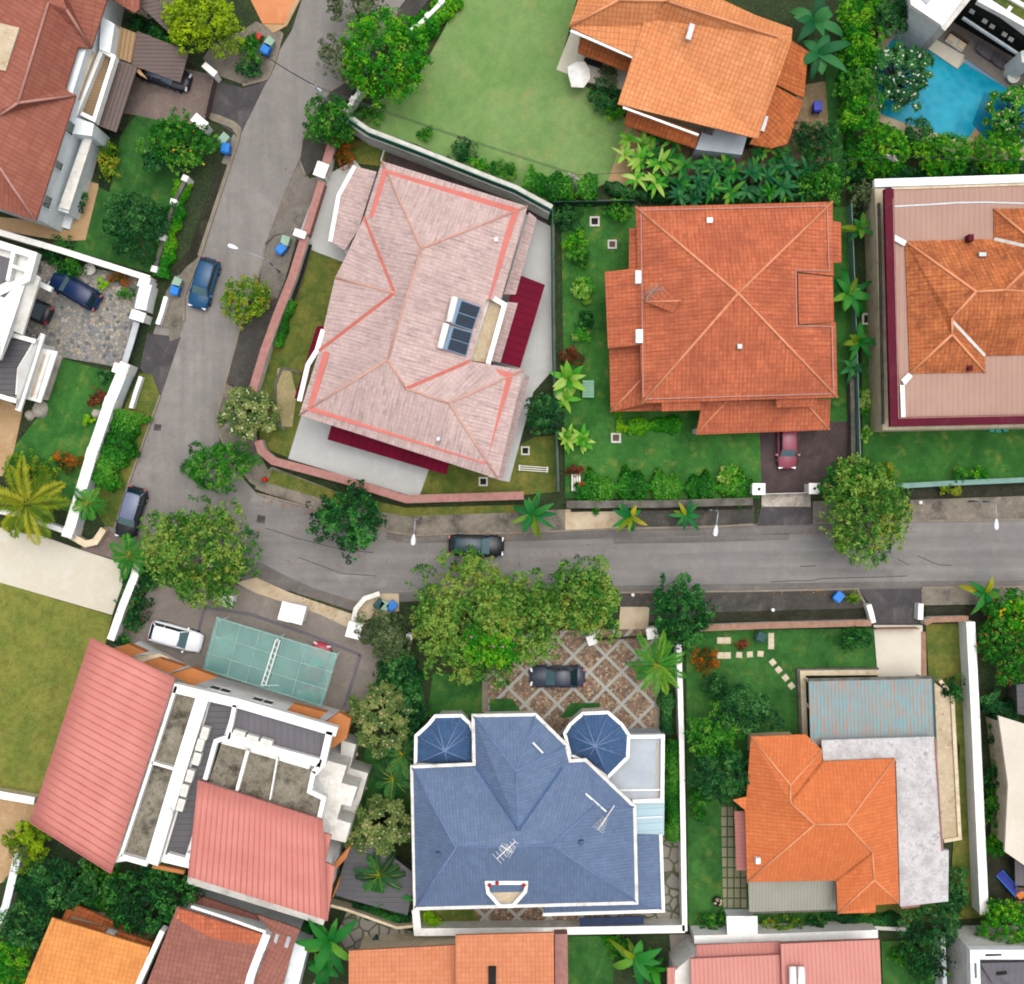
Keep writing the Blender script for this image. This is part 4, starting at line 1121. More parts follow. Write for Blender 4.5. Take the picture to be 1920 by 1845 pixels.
# ---------------------------------------------------------------- orange house above the pale lawn
e = 6.2
hh = [(1210, 34, 6.8), (1253, 3, 8.6), (1458, 69, 8.6), (1484, 77, 7.7), (1421, 260, e), (1158, 195, e), (1416, 28, 7.3), (1486, 53, 7.3), (1270, -40, 7.0)]
th = thing("orange_house", "bright orange tiled house beside the big pale lawn with grey annex", "house", centre(hh[:6]))
roof(th, hh, [(0, 1, 2, 3, 4, 5), (1, 8, 6, 7, 2), (2, 7, 3)], 't_orange', [0, 5, 4, 3, 7, 6, 8], [(1, 2)], 'ridge_o')
walls(th, [(1215, -20), (1480, 62), (1421, 260), (1158, 195)], e, 'creamwall', 1.0)
roof(th, [(1067, 50, e), (1085, -4, e), (1115, -90, e), (1160, 0, 8.2), (1262, 2, 8.2), (1235, 48, 6.6), (1186, 105, e), (1200, -90, e), (1300, -60, 7.0)], [(0, 1, 2, 3), (0, 3, 4, 5, 6), (2, 7, 8, 4, 3)], 't_orange', [0, 1, 2, 7, 8, 4, 5, 6], [(0, 3), (3, 4)], 'ridge_o', name='wing_roof')
walls(th, [(1067, 50), (1115, -90), (1240, -60), (1200, 95), (1184, 103)], e, 'creamwall', .8, 'wing_wall')
strip(th, "gutter", [(1070, 57, 6.12), (1186, 107, 6.12)], .2, 'white', .15)
strip(th, "gutter", [(1168, 201, 6.12), (1310, 253, 6.12)], .16, 'white', .15)
tilted(th, "lower_roof", [(1090, 66, 4.0), (1190, 104, 4.0), (1180, 136, 3.2), (1083, 98, 3.2)], 't_orange_d', .18)
tilted(th, "lower_roof", [(1178, 200, 4.2), (1312, 248, 4.2), (1303, 278, 3.3), (1170, 234, 3.3)], 't_orange_d', .18)
tilted(th, "lower_roof", [(1478, 72, 4.6), (1516, 96, 3.4), (1507, 184, 3.4), (1450, 155, 4.6)], 't_orange_d', .18)
roof(th, [(1448, 158, 4.4), (1506, 190, 3.2), (1476, 270, 3.2), (1446, 278, 3.2), (1405, 270, 3.4), (1420, 245, 4.3)], [(0, 1, 2, 3, 4, 5)], 't_orange_d', [0, 1, 2, 3, 4, 5], name='lower_roof')
flat(th, "annex", [(1324, 226), (1402, 252), (1391, 290), (1304, 280)], 3.2, 'palefloor', z0=0)
MB().box((*P(1329, 244, 3.5)[:2], 3.2), (.8, .5, .22), R(-18)).build("hatch", MT['darkwall'], th)
for x, y, z in ((1294, 60, 8.1), (1432, 232, 3.9)):
    p = P(x, y, z); g_ = MB().box((p[0], p[1], z - .2), (.4, 1.25, .3), R(-16)).build("roof_vent", MT['steel'], th)

# ---------------------------------------------------------------- mansion with dusty pink flat roof at the right edge
ma = thing("mansion", "big mansion with dusty pink flat roof framing mossy orange tiles", "house", centre([(1660, 350), (2100, 800)]))
mo = [(1672, 352), (2150, 335), (2150, 775), (1688, 784)]
flat(ma, "flat_roof", mo, 6.6, 'r_flatpink', .3)
MB().prism(inset([P(*q, 6.6)[:2] for q in mo], 1.0), 0, 6.3).build("wall", MT['creamwall'], ma)
strip(ma, "gutter", [(1667, 354, 6.85), (1678, 791, 6.85), (2150, 781, 6.85)], .72, 'plum', .5)
strip(ma, "gutter_edge", [(1674.5, 372, 6.92), (1685.5, 784, 6.92), (2150, 774, 6.92)], .07, 'pinkwall', .3)
flat(ma, "balcony", [(1640, 352), (1660, 352), (1674, 797), (2150, 785), (2150, 796), (1655, 807)], 3.4, 'creamwall', 3.3)
strip(ma, "rail", [(1649, 380, 3.75), (1657, 795, 3.75)], .16, 'darkwall', .35)
strip(ma, "parapet", [(1640, 343, 6.9), (2150, 327, 6.9)], .62, 'bluewhite', .6)
strip(ma, "gutter", [(1672, 353, 6.72), (2150, 338, 6.72)], .18, 'creamwall', .2)
e = 6.75
mr = [(1697, 452, e), (1864, 448, e), (1864, 391, e), (2150, 388, e), (2150, 660, e), (1847, 667, e), (1847, 698, e), (1706, 700, e),
      (1830, 547, 9.2), (1884, 544, 9.2), (1785, 596, 8.6), (1785, 627, 8.3), (1787, 603, 8.5), (2000, 430, 9.0), (2150, 560, 9.2), (1960, 470, 9.0)]
roof(ma, mr, [(0, 1, 15, 9, 8), (1, 2, 15), (2, 3, 15), (0, 8, 10, 11, 7), (7, 11, 6), (6, 11, 12, 5), (5, 12, 10, 8, 9, 14, 4), (9, 15, 3, 14)], 't_moss', [0, 7, 6, 5, 4, 3, 2, 1],
     [(0, 8), (8, 9), (9, 15), (8, 10), (10, 11), (11, 7), (11, 6), (2, 15), (9, 14)], 'ridge_o', [(1, 15), (12, 5)], 'greywall', name='tiled_roof')
for pts in ([(1678, 440), (1700, 452), (1696, 461), (1678, 451)], [(1690, 712), (1704, 699), (1711, 706), (1697, 722)]):
    flat(ma, "flashing", pts, 6.95, 'white', .3)
strip(ma, "flashing", [(1692, 722, 6.95), (1694, 782, 6.95)], .34, 'white', .3)
vent(ma, 1816, 448, 7.1, 'plum', (.4, .5, .6)); vent(ma, 1840, 478, 7.6, 'steel', (.55, .3, .3)); vent(ma, 1817, 691, 6.9, 'plum', (.35, .35, .35))
sheet = strip(ma, "cable_duct", [(1677, 387, 6.66), (1750, 383, 6.66), (1795, 380, 6.66), (1850, 379, 6.66), (2000, 384, 6.66)], .12, 'steel', .05)

# ---------------------------------------------------------------- brown-red house, top-left corner
e = 6.4
bt = [(200, 0, e), (171, 91, e), (146, 88, 6.9), (122, 167, 6.9), (142, 179, 6.6), (67, 414, e), (0, 391, e), (-120, 350, e), (-120, -60, 7.5), (91, 5, 9.4), (34, 193, 9.4), (0, 216, 9.0), (218, -55, e), (125, 18, 9.2), (0, 315, 8.6), (-120, 250, 9.0), (100, -60, 9.0)]
br_ = thing("brown_roof_house", "white house under a brown red ribbed roof in the upper left corner", "house", centre(bt[:8]))
roof(br_, bt, [(0, 1, 13, 16, 12), (1, 2, 3, 4, 10, 9, 13), (4, 5, 14, 15, 11, 10), (5, 6, 7, 15, 14), (9, 10, 11, 15, 8, 16, 13)], 't_brick', [12, 0, 1, 2, 3, 4, 5, 6, 7, 8, 16], [(9, 10), (10, 11), (13, 1), (4, 10), (14, 5)], 'ridge_br')
wl, wp = walls(br_, [(195, -50), (168, 88), (140, 180), (67, 414), (-120, 350), (-120, -60)], e, 'bluewhite', .3)
flat(br_, "roof_terrace", [(-60, 28), (36, 52), (10, 133), (-60, 118)], 9.35, 'creamfloor', 1.2)
flat(br_, "balcony_slab", [(146, 89), (178, 98), (146, 186), (120, 170)], 5.0, 'creamfloor', .4)
flat(br_, "balcony", [(187, 100), (206, 108), (176, 218), (152, 208)], 3.6, 'wood', .25)
strip(br_, "parapet", [(192, 90, 4.3), (140, 216, 4.3)], .35, 'white', .9)
strip(br_, "parapet", [(192, 94, 4.4), (213, 106, 4.4), (176, 224, 4.4), (152, 212, 4.4)], .32, 'white', .9)
flat(br_, "bay", [(190, 30), (215, 45), (206, 100), (186, 92)], 4.6, 'bluewhite', z0=0)
flat(br_, "bay", [(128, 214), (176, 232), (172, 255), (118, 248)], 4.2, 'bluewhite', z0=0)
flat(br_, "canopy", [(163, 248), (174, 256), (130, 394), (110, 388)], 3.2, 'white_w', .35)
flat(br_, "lower_wall", [(160, 246), (170, 250), (128, 400), (108, 394)], 2.8, 'bluewhite', z0=0)
flat(br_, "ledge", [(172, 258), (180, 262), (130, 430), (112, 424), (126, 392)], .5, 'bluewhite', z0=0)
a, b = Vector(P(170, 262, 1.5)[:2]), Vector(P(130, 394, 1.5)[:2])
for i in range(5):
    window(br_, b + (a - b) * (i * .2 + .02), b + (a - b) * (i * .2 + .17), .8, 2.2, 'white', 'glass', 1, .05)
aw, bw = Vector(wp[0]), Vector(wp[1])
ed = min(range(len(wp)), key=lambda i: ((Vector(wp[(i + 1) % len(wp)]) + Vector(wp[i])) / 2 - Vector(P(103, 297, 6)[:2])).length)
for tt in ((.10, .21), (.42, .50), (.72, .83)):
    A = Vector(wp[ed]); B = Vector(wp[(ed + 1) % len(wp)])
    window(br_, A + (B - A) * tt[0], A + (B - A) * tt[1], 4.0, 5.7, 'bluewhite', 'glass', 0, .08)
# timber carport
cp = thing("carport", "brown plank roofed carport and porch beside the brown roof house", "carport", centre([(180, 60), (350, 160)]))
tilted(cp, "lean_to_roof", [(212, 45, 3.3), (256, 62, 3.1), (246, 118, 3.1), (204, 102, 3.3)], 'r_brown_lt', .12)
tilted(cp, "main_roof", [(257, 58, 3.0), (354, 96, 2.8), (338, 155, 2.8), (247, 122, 3.0)], 'r_brown', .14)
tilted(cp, "porch_roof", [(212, 110, 3.1), (258, 124, 2.9), (218, 248, 2.9), (175, 232, 3.1)], 'r_brown', .14)
for x, y in ((344, 100), (252, 122), (210, 228), (258, 72)):
    p = P(x, y, 2.8); MB().box((p[0], p[1], 0), (.16, .16, 2.7)).build("post", MT['brownwall'], cp)
MB().prism([q[:2] for q in PP([(252, 118), (276, 148), (262, 140), (250, 128)], 2.6)], 2.3, 2.6).build("bracket", MT['timber'], cp)

# ---------------------------------------------------------------- white modern house, left edge
wh = thing("white_house", "white modern house with sloping white slabs on the left edge", "house", centre([(-60, 460), (100, 760)]))
flat(wh, "wall", [(-120, 430), (-30, 462), (-5, 482), (-15, 520), (-20, 532), (-35, 640), (-120, 640)], 6.0, 'white', z0=0)
flat(wh, "eaves_slab", [(-120, 436), (0, 462), (58, 482), (48, 522), (-10, 548), (-120, 560)], 5.85, "white", .4)
flat(wh, "roof_floor", [(-120, 450), (-4, 478), (24, 486), (12, 525), (-30, 545), (-120, 545)], 6.1, 'r_slate', .2)
strip(wh, "parapet", [(-120, 440, 6.9), (0, 458, 6.9), (62, 478, 6.9), (50, 522, 6.9), (-10, 552, 6.9)], .55, 'white', .9)
strip(wh, "parapet", [(26, 468, 6.8), (14, 526, 6.8)], .3, 'white', .7)
strip(wh, "beam", [(22, 498, 6.75), (50, 508, 6.75)], .25, 'white', .6)
tilted(wh, "roof", [(55, 508, 6.3), (76, 520, 5.6), (42, 628, 5.6), (20, 618, 6.3)], 'white_w', .35)
tilted(wh, "roof", [(55, 509, 6.4), (6, 560, 7.6), (0, 675, 7.6), (22, 622, 6.4)], 'white', .35)
tilted(wh, "roof", [(8, 558, 7.6), (-120, 520, 7.6), (-120, 660, 7.6), (-2, 674, 7.6)], 'white', .35)
strip(wh, "beam", [(74, 532, 3.6), (96, 543, 3.6)], .42, 'white', .4)
flat(wh, "wing_wall", [(-120, 640), (24, 630), (64, 640), (36, 740), (-120, 740)], 4.8, 'white', z0=0)
flat(wh, "wing_roof_floor", [(-120, 640), (26, 634), (58, 642), (30, 690), (26, 742), (-120, 736)], 5.0, 'r_grey', .25)
strip(wh, "parapet", [(-120, 738, 5.4), (0, 743, 5.4), (30, 752, 5.4)], .36, 'white', .7)
strip(wh, "parapet", [(24, 628, 5.4), (66, 640, 5.4)], .36, 'white', .7)
tilted(wh, "gable_slab", [(76, 624, 4.6), (84, 628, 4.4), (38, 772, 4.4), (28, 768, 4.6)], 'white', .3)
tilted(wh, "gable_slab", [(76, 626, 4.7), (34, 690, 5.8), (30, 766, 4.9), (62, 680, 4.5)], 'white', .3)
flat(wh, "canopy", [(79, 653), (108, 659), (76, 755), (48, 748)], 2.9, 'white', .25)
strip(wh, "slat", [(84, 664, 2.98), (58, 744, 2.98)], .18, 'creamwall', .1)
strip(wh, "slat", [(94, 664, 2.98), (68, 748, 2.98)], .1, 'greywall', .1)
flat(wh, "terrace", [(85, 655), (117, 668), (90, 750), (60, 748)], .3, 'rock', z0=0)

# ---------------------------------------------------------------- blue-roofed house
e = 6.0
bl = [(772, 1438, e), (777, 1703, e), (1194, 1692, e), (1190, 1513, e), (1098, 1425, e), (1069, 1427, e), (1062, 1397, e), (1004, 1340, e), (887, 1342, e), (893, 1437, e),
      (855, 1590, 9.0), (1035, 1584, 9.0), (972, 1556, 8.8), (968, 1446, 8.2), (1114, 1512, 7.6), (1054, 1438, 6.3)]
bh = thing("blue_house", "blue tiled house with two round turrets behind the patterned drive", "house", centre(bl[:10]))
roof(bh, bl, [(0, 1, 10), (1, 2, 11, 10), (2, 3, 14, 11), (3, 4, 5, 15, 12, 11, 14), (5, 6, 13, 12, 15), (6, 7, 13), (7, 8, 13), (8, 9, 12, 13), (9, 0, 10, 11, 12)], 't_blue', list(range(10)),
     [(0, 10), (1, 10), (10, 11), (11, 2), (11, 14), (14, 3), (13, 8), (13, 7), (13, 12), (13, 6)], 'ridge_b', [(9, 12), (12, 15)], 't_blue_d', rr=.07)
walls(bh, bl[:10], e, 'white_w', .7)
strip(bh, "gutter", [(887, 1342, 6.1), (1004, 1340, 6.1), (1062, 1397, 6.1), (1069, 1427, 6.1), (1098, 1425, 6.1), (1190, 1513, 6.1), (1194, 1693, 6.1), (778, 1704, 6.1), (772, 1438, 6.1), (889, 1433, 6.1)], .25, 'trim', .28, True)
for pts, ap in (([(803, 1359), (816, 1343), (865, 1342), (881, 1357), (888, 1372), (888, 1430), (840, 1434), (779, 1432), (780, 1380)], (834, 1408)),
                ([(1069, 1359), (1093, 1338), (1140, 1336), (1166, 1359), (1179, 1378), (1177, 1420), (1140, 1457), (1100, 1427), (1069, 1415), (1059, 1375)], (1116, 1399))):
    h5 = 5.2; q = [(x, y, h5) for x, y in pts]; n = len(q); q2 = q + [(ap[0], ap[1], 7.2)]
    tu = roof(bh, q2, [(i, (i + 1) % n, n) for i in range(n)], 't_blue_d', list(range(n)), [(i, n) for i in range(n)], 'ridge_b', name='turret_roof', rr=.045)
    strip(tu, "turret_gutter", [(x, y, h5 + .12) for x, y in pts], .26, 'white', .3, True)
    MB().prism(inset([P(x, y, h5)[:2] for x, y in pts], .45), 0, h5 - .2).build("turret_wall", MT['white_w'], bh)
flat(bh, "roof_terrace", [(1165, 1382), (1244, 1380), (1243, 1501), (1186, 1506), (1110, 1440)], 3.6, 'palefloor', z0=0)
strip(bh, "parapet", [(1176, 1382, 4.1), (1243, 1381, 4.1), (1242, 1501, 4.1), (1186, 1503, 4.1)], .3, 'white', .6)
strip(bh, "parapet", [(1158, 1482, 3.8), (1238, 1481, 3.8)], .12, 'white', .3)
strip(bh, "stain", [(1232, 1392, 3.63), (1230, 1495, 3.63)], .12, 'creamfloor', .03)
tilted(bh, "glass_canopy", [(1186, 1505, 3.6), (1246, 1502, 3.2), (1245, 1566, 3.2), (1190, 1568, 3.6)], 'r_glass', .06)
strip(bh, "batten", [(1192, 1534, 3.62), (1242, 1531, 3.32)], .16, 'lens', .1)
roof(bh, [(1192, 1566, 4.0), (1238, 1566, 3.4), (1243, 1706, 3.4), (1020, 1713, 3.4), (1020, 1695, 4.0), (1193, 1690, 4.0)], [(0, 1, 2, 5), (5, 2, 3, 4)], 't_blue', [0, 1, 2, 3, 4], [(5, 2)], 'ridge_b', name='lower_roof', rr=.06)
strip(bh, "gutter", [(1239, 1564, 3.5), (1244, 1708, 3.5), (1018, 1715, 3.5)], .26, 'white', .22)
MB().prism([q[:2] for q in PP([(1190, 1570), (1230, 1570), (1234, 1698), (1025, 1704), (1025, 1694)], 3.2)], 0, 3.2).build("lower_wall", MT['white_w'], bh)
tilted(bh, "awning", [(1085, 1722, 2.9), (1207, 1717, 2.9), (1207, 1733, 2.6), (1088, 1737, 2.6)], 'navy', .1)
flat(bh, "balcony", [(912, 1658), (987, 1658), (961, 1699), (938, 1699)], 6.7, 'creamfloor', 6.0)
strip(bh, "balcony_parapet", [(913, 1660, 7.2), (915, 1674, 7.2), (937, 1699, 7.2), (961, 1699, 7.2), (985, 1672, 7.2), (987, 1660, 7.2)], .26, 'white', .8)
MB().prism([q[:2] for q in PP([(909, 1652), (990, 1652), (990, 1659), (909, 1659)], 7.3)], 5.5, 7.3).build("balcony_wall", MT['bluewhite'], bh)
for x, y in ((918, 1661), (932, 1657), (982, 1661)):
    p = P(x, y, 7.5); MB().lathe((p[0], p[1], 7.2), [(.14, 0), (.17, .15), (.12, .3), (.02, .4)], 10).build("finial", MT['red'], bh)
strip(bh, "skylight", [(1098, 1488, 7.35), (1137, 1522, 7.45)], .14, 'lens', .1)
strip(bh, "skylight", [(999, 1392, 7.35), (1018, 1412, 7.3)], .14, 'lens', .1)
antenna(bh, 949, 1594, 8.9, 1.9, .75, 1.0, 'white'); antenna(bh, 950, 1592, 8.9, 1.0, 2.6, .8, 'white'); antenna(bh, 1128, 1545, 7.6, 1.0, 1.0, 1.4, 'white_w')
MB().tube([P(1152, 1510, 7.6), P(1127, 1548, 7.9)], .05, 6).build("aerial_boom", MT['white_w'], bh)
vent(bh, 821, 1601, 8.0, 't_blue_d', (.3, .25, .2)); vent(bh, 1090, 1579, 8.2, 't_blue_d', (.3, .3, .2))

# ---------------------------------------------------------------- vivid orange house with rusted carport
e = 5.0
vo = [(1408, 1381, e), (1511, 1377, e), (1541, 1406, e), (1542, 1428, e), (1678, 1422, e), (1686, 1694, e), (1642, 1697, e), (1641, 1711, e), (1571, 1713, e), (1568, 1651, e), (1401, 1654, e), (1397, 1519, e), (1374, 1500, e), (1400, 1494, e),
      (1482, 1472, 7.0), (1482, 1505, 7.3), (1527, 1546, 7.7), (1587, 1545, 7.7), (1636, 1599, 6.6), (1639, 1650, 6.3)]
vh = thing("vivid_orange_house", "vivid orange hip roofed house with chalky white flat roof along its side", "house", centre(vo[:13]))
roof(vh, vo, [(0, 1, 2, 14), (2, 3, 15, 14), (0, 14, 15, 16, 10, 11, 12, 13), (3, 4, 17, 16, 15), (4, 5, 19, 18, 17), (10, 16, 17, 18, 9), (9, 18, 19, 8), (8, 19, 5, 6, 7)], 't_vivid', list(range(14)),
     [(0, 14), (2, 14), (14, 15), (15, 16), (16, 17), (17, 4), (16, 10), (17, 18), (18, 19), (19, 8), (19, 5)], 'ridge_o', [(3, 15), (9, 18)], 't_orange_d', rr=.075)
walls(vh, vo[:11], e, 'creamwall', .7)
flat(vh, "flat_roof", [(1540, 1388), (1752, 1381), (1766, 1594), (1779, 1594), (1778, 1690), (1688, 1700), (1680, 1426), (1544, 1431)], 4.6, 'chalk', .4)
MB().prism([q[:2] for q in PP([(1545, 1392), (1746, 1387), (1760, 1600), (1772, 1600), (1772, 1684), (1680, 1690), (1676, 1430), (1548, 1430)], 4.3)], 0, 4.25).build("annex_wall", MT['greywall'], vh)
strip(vh, "coping", [(1754, 1385, 4.75), (1768, 1596, 4.75)], .1, 'pinkwall', .2)
flat(vh, "ledge", [(1690, 1694), (1728, 1690), (1727, 1700), (1690, 1704)], 3.2, 'pinkwall', .15)
tilted(vh, "awning", [(1377, 1521, 3.2), (1398, 1521, 3.6), (1403, 1632, 3.6), (1381, 1632, 3.2)], 'r_pink2', .1)
tilted(vh, "verandah_roof", [(1403, 1652, 3.6), (1567, 1650, 3.6), (1568, 1707, 2.9), (1405, 1712, 2.9)], 'r_corr', .1)
strip(vh, "gutter", [(1405, 1712, 2.95), (1568, 1707, 2.95)], .14, 'darkwall', .16)
flat(vh, "lintel", [(1512, 1393), (1524, 1391), (1524, 1404), (1512, 1404)], 5.1, 'pinkwall', .3)
vent(vh, 1420, 1612, 5.6, 'white', (.35, .45, .4))
cp2 = thing("rusted_carport", "carport with rust streaked blue sheet roof in front of the vivid orange house", "carport", centre([(1516, 1273), (1752, 1385)]))
tilted(cp2, "roof", [(1516, 1273, 3.1), (1748, 1268, 3.1), (1752, 1383, 3.6), (1520, 1398, 3.6)], 'r_rust', .1)
strip(cp2, "gutter", [(1516, 1275, 3.16), (1748, 1270, 3.16)], .22, 'darkwall', .2)
strip(cp2, "edge_trim", [(1750, 1268, 3.2), (1754, 1384, 3.7)], .12, 'bin_teal', .2)
for x, y in ((1522, 1280), (1742, 1276), (1525, 1330), (1745, 1330)):
    p = P(x, y, 3.0); MB().box((p[0], p[1], 0), (.2, .2, 3.0)).build("post", MT['white_w'], cp2)
fr = thing("low_border_wall", "low cream wall framing the rusted blue carport", "wall", centre([(1497, 1255), (1646, 1400)]))
strip(fr, "wall_body", [(1648, 1261, .8), (1505, 1262, .8), (1510, 1385, .8)], .42, 'creamwall', .8)
strip(fr, "coping", [(1648, 1255, .5), (1497, 1256, .5), (1502, 1390, .5)], .22, 'darkwall', .5)
te = thing("side_terrace", "long beige terrace with stained edge beside the chalky roof", "terrace", centre([(1755, 1275), (1800, 1575)]))
flat(te, "terrace_floor", [(1752, 1280), (1766, 1290), (1782, 1310), (1798, 1574), (1764, 1576)], .7, 'creamfloor', z0=0)
strip(te, "kerb_wall", [(1763, 1276, .9), (1786, 1306, .9), (1800, 1572, .9), (1770, 1577, .9)], .3, 'creamwall', .9)

# ---------------------------------------------------------------- three-storey pair of houses with curved pink sheet roofs
e = 10.0
pb = thing("curved_roof_building", "three storey white building with two curved pink ribbed roofs", "building", centre([(60, 1200), (660, 1720)]))
outl = [(190, 1215), (327, 1286), (631, 1368), (588, 1446), (606, 1498), (598, 1536), (620, 1565), (612, 1612), (626, 1626), (612, 1715), (353, 1640), (270, 1620), (210, 1630), (70, 1540)]
MB().prism(inset([P(*q, 9.6)[:2] for q in outl], .4), 0, 9.4).build("wall", MT['white'], pb)
# curved roofs: barrel strips
def barrel(c0, c1, c2, c3, h0, h1, bulge, m=14):
    """c0->c1 is the low edge, c3->c2 the high edge; the sheet bows up along c0->c1"""
    V = []; F = []
    for i in range(m + 1):
        s = i / m
        for k in range(5):
            u = k / 4
            x = (c0[0] * (1 - s) + c1[0] * s) * (1 - u) + (c3[0] * (1 - s) + c2[0] * s) * u
            y = (c0[1] * (1 - s) + c1[1] * s) * (1 - u) + (c3[1] * (1 - s) + c2[1] * s) * u
            V.append((x, y, h0 * (1 - u) + h1 * u + bulge * math.sin(math.pi * s) * .3 + bulge * math.sin(math.pi * u)))
    return V, [(i * 5 + k, (i + 1) * 5 + k, (i + 1) * 5 + k + 1, i * 5 + k + 1) for i in range(m) for k in range(4)]
def rib_roof(name, c, h0, h1, bulge, mat, ribs, ribdir, extra=None):
    V, F = barrel(*c, h0, h1, bulge)
    W = [Vector(P(*v)) for v in V]
    F = [f if (W[f[1]] - W[f[0]]).cross(W[f[2]] - W[f[0]]).z > 0 else tuple(reversed(f)) for f in F]
    W += [w - Vector((0, 0, .25)) for w in W]; n = len(V); m = 14
    rim = [(i * 5, (i + 1) * 5) for i in range(m)] + [(m * 5 + k, m * 5 + k + 1) for k in range(4)] + [((m - i) * 5 + 4, (m - i - 1) * 5 + 4) for i in range(m)] + [(4 - k, 3 - k) for k in range(4)]
    F += [(a, b, b + n, a + n) for a, b in rim]
    r = mk(name, W, F, MT[mat], pb, True)
    mb = MB()
    for i in range(ribs + 1):
        s = i / ribs; pts = []
        for k in range(9):
            u = k / 8
            a, b = (s, u) if ribdir == 0 else (u, s)
            x = (c[0][0] * (1 - a) + c[1][0] * a) * (1 - b) + (c[3][0] * (1 - a) + c[2][0] * a) * b
            y = (c[0][1] * (1 - a) + c[1][1] * a) * (1 - b) + (c[3][1] * (1 - a) + c[2][1] * a) * b
            pts.append(P(x, y, h0 * (1 - b) + h1 * b + bulge * math.sin(math.pi * a) * .3 + bulge * math.sin(math.pi * b) + .07))
        mb.ribbon(pts, .065, .09)
    mb.build("seam", MT['r_pink_seam'], r)
    return r
MT['r_pink_flat'] = m_plain('pink roof sheet', '#e39489', '#da897e', .4, .6, dirt=.1)
MT['r_pink_seam'] = m_plain('pink roof seam', '#d08278', '#c6786f', .8, .5)
rib_roof("roof", [(56, 1542), (169, 1196), (327, 1272), (208, 1638)], 10.0, 10.3, .8, 'r_pink_flat', 26, 0)
rib_roof("roof", [(353, 1644), (613, 1726), (605, 1537), (372, 1463)], 9.8, 10.6, .7, 'r_pink_flat', 24, 0)
tilted(pb, "roof_step", [(598, 1560, 10.2), (621, 1566, 10.2), (611, 1613, 10.1), (596, 1610, 10.1)], 'r_pink_flat', .3)
tilted(pb, "roof_step", [(600, 1612, 10.1), (628, 1625, 10.1), (614, 1727, 9.8), (600, 1722, 9.8)], 'r_pink_flat', .3)
for pts, m_ in (([(326, 1296), (372, 1309), (328, 1441), (283, 1428)], 'stainfloor'), ([(283, 1432), (328, 1445), (274, 1614), (227, 1602)], 'stainfloor'), ([(396, 1312), (438, 1322), (345, 1612), (310, 1602)], 'r_grey'),
                ([(447, 1322), (616, 1378), (602, 1428), (432, 1380)], 'r_slate'), ([(411, 1394), (461, 1407), (440, 1482), (391, 1466)], 'stainfloor'), ([(467, 1410), (588, 1446), (580, 1486), (606, 1499), (597, 1534), (446, 1484)], 'stainfloor')):
    flat(pb, "roof_court", pts, 9.5, m_, .2)
for pts, w in (([(325, 1290), (450, 1320), (631, 1373)], .7), ([(330, 1287), (285, 1426), (226, 1606)], .22), ([(284, 1430), (329, 1443)], .2), ([(226, 1606), (276, 1620)], .4),
               ([(440, 1322), (428, 1382), (404, 1390), (384, 1462)], .32), ([(428, 1380), (520, 1410), (602, 1432)], .62), ([(618, 1372), (604, 1432), (588, 1450)], .5),
               ([(464, 1408), (444, 1482)], .24), ([(588, 1446), (580, 1484), (607, 1497), (598, 1536)], .35), ([(520, 1420), (506, 1500)], .1), ([(313, 1604), (350, 1614), (354, 1600)], .35)):
    strip(pb, "parapet", pts, w, 'white', .9, h=10.15)
strip(pb, "party_wall", [(378, 1312), (336, 1446), (284, 1620)], .95, 'white', 1.0, h=10.35)
# projecting ledges of the lower storeys on the side that faces the garden
saw = [(600, 1422), (650, 1436), (640, 1468), (670, 1476), (658, 1512), (640, 1508), (632, 1536), (658, 1544), (648, 1580), (615, 1572), (600, 1527), (590, 1471)]
flat(pb, "projecting_bays", saw, 6.5, 'white_w', z0=0)
flat(pb, "ground_floor_bays", [(640, 1388), (668, 1396), (656, 1440), (690, 1450), (676, 1500), (664, 1530), (650, 1560), (636, 1480)], 3.3, 'greywall', z0=0)
for pts in ([(211, 1216), (240, 1208), (274, 1223), (243, 1231)], [(268, 1242), (297, 1234), (346, 1250), (316, 1262)], [(317, 1264), (360, 1252), (406, 1270), (360, 1286)], [(535, 1334), (550, 1320), (612, 1336), (592, 1354)], [(604, 1358), (636, 1336), (658, 1348), (650, 1384), (622, 1404)],
            [(626, 1620), (658, 1585), (650, 1608), (632, 1628)], [(620, 1690), (638, 1642), (634, 1662), (622, 1688)]):
    V = [(x, y, 7.6) for x, y in pts]
    tilted(pb, "window_hood", V, 'hood', 1.0)
flat(pb, "ledge", [(240, 1232), (300, 1226), (318, 1234), (264, 1246)], 6.6, 'creamwall', .4)
MB().prism([q[:2] for q in PP([(353, 1640), (612, 1716), (606, 1735), (350, 1656)], 4.0)], 0, 4.0).build("rear_wall", MT['greywall'], pb)
strip(pb, "rear_ledge", [(286, 1624, 8.5), (345, 1636, 8.5)], .3, 'hood', .4)
MB().lathe((*P(316, 1523, 10.6)[:2], 10.2), [(.32, 0), (.32, .35), (.28, .4)], 16).build("roof_vent", MT['white_w'], pb)
A = P(330, 1290, 0); 
fpoly = inset([P(*q, 9.6)[:2] for q in outl], .4)
for ed_ in facing_edges(fpoly):
    a_, b_ = Vector(fpoly[ed_]), Vector(fpoly[(ed_ + 1) % len(fpoly)])
    if (b_ - a_).length > 6: windows_on(pb, fpoly, [ed_], 4.0, 5.6, 1.8, 1.6)
ac = []
for k, (x, y) in enumerate(((385, 1374), (376, 1396), (370, 1422), (357, 1454), (347, 1481), (340, 1508))):
    ac.append((x, y, R(-16), ["nearest the top of the column beside the long party wall", "second from the top beside the long party wall", "third from the top beside the long party wall", "third from the bottom beside the long party wall", "second from the bottom beside the long party wall", "lowest of the column beside the long party wall"][k]))
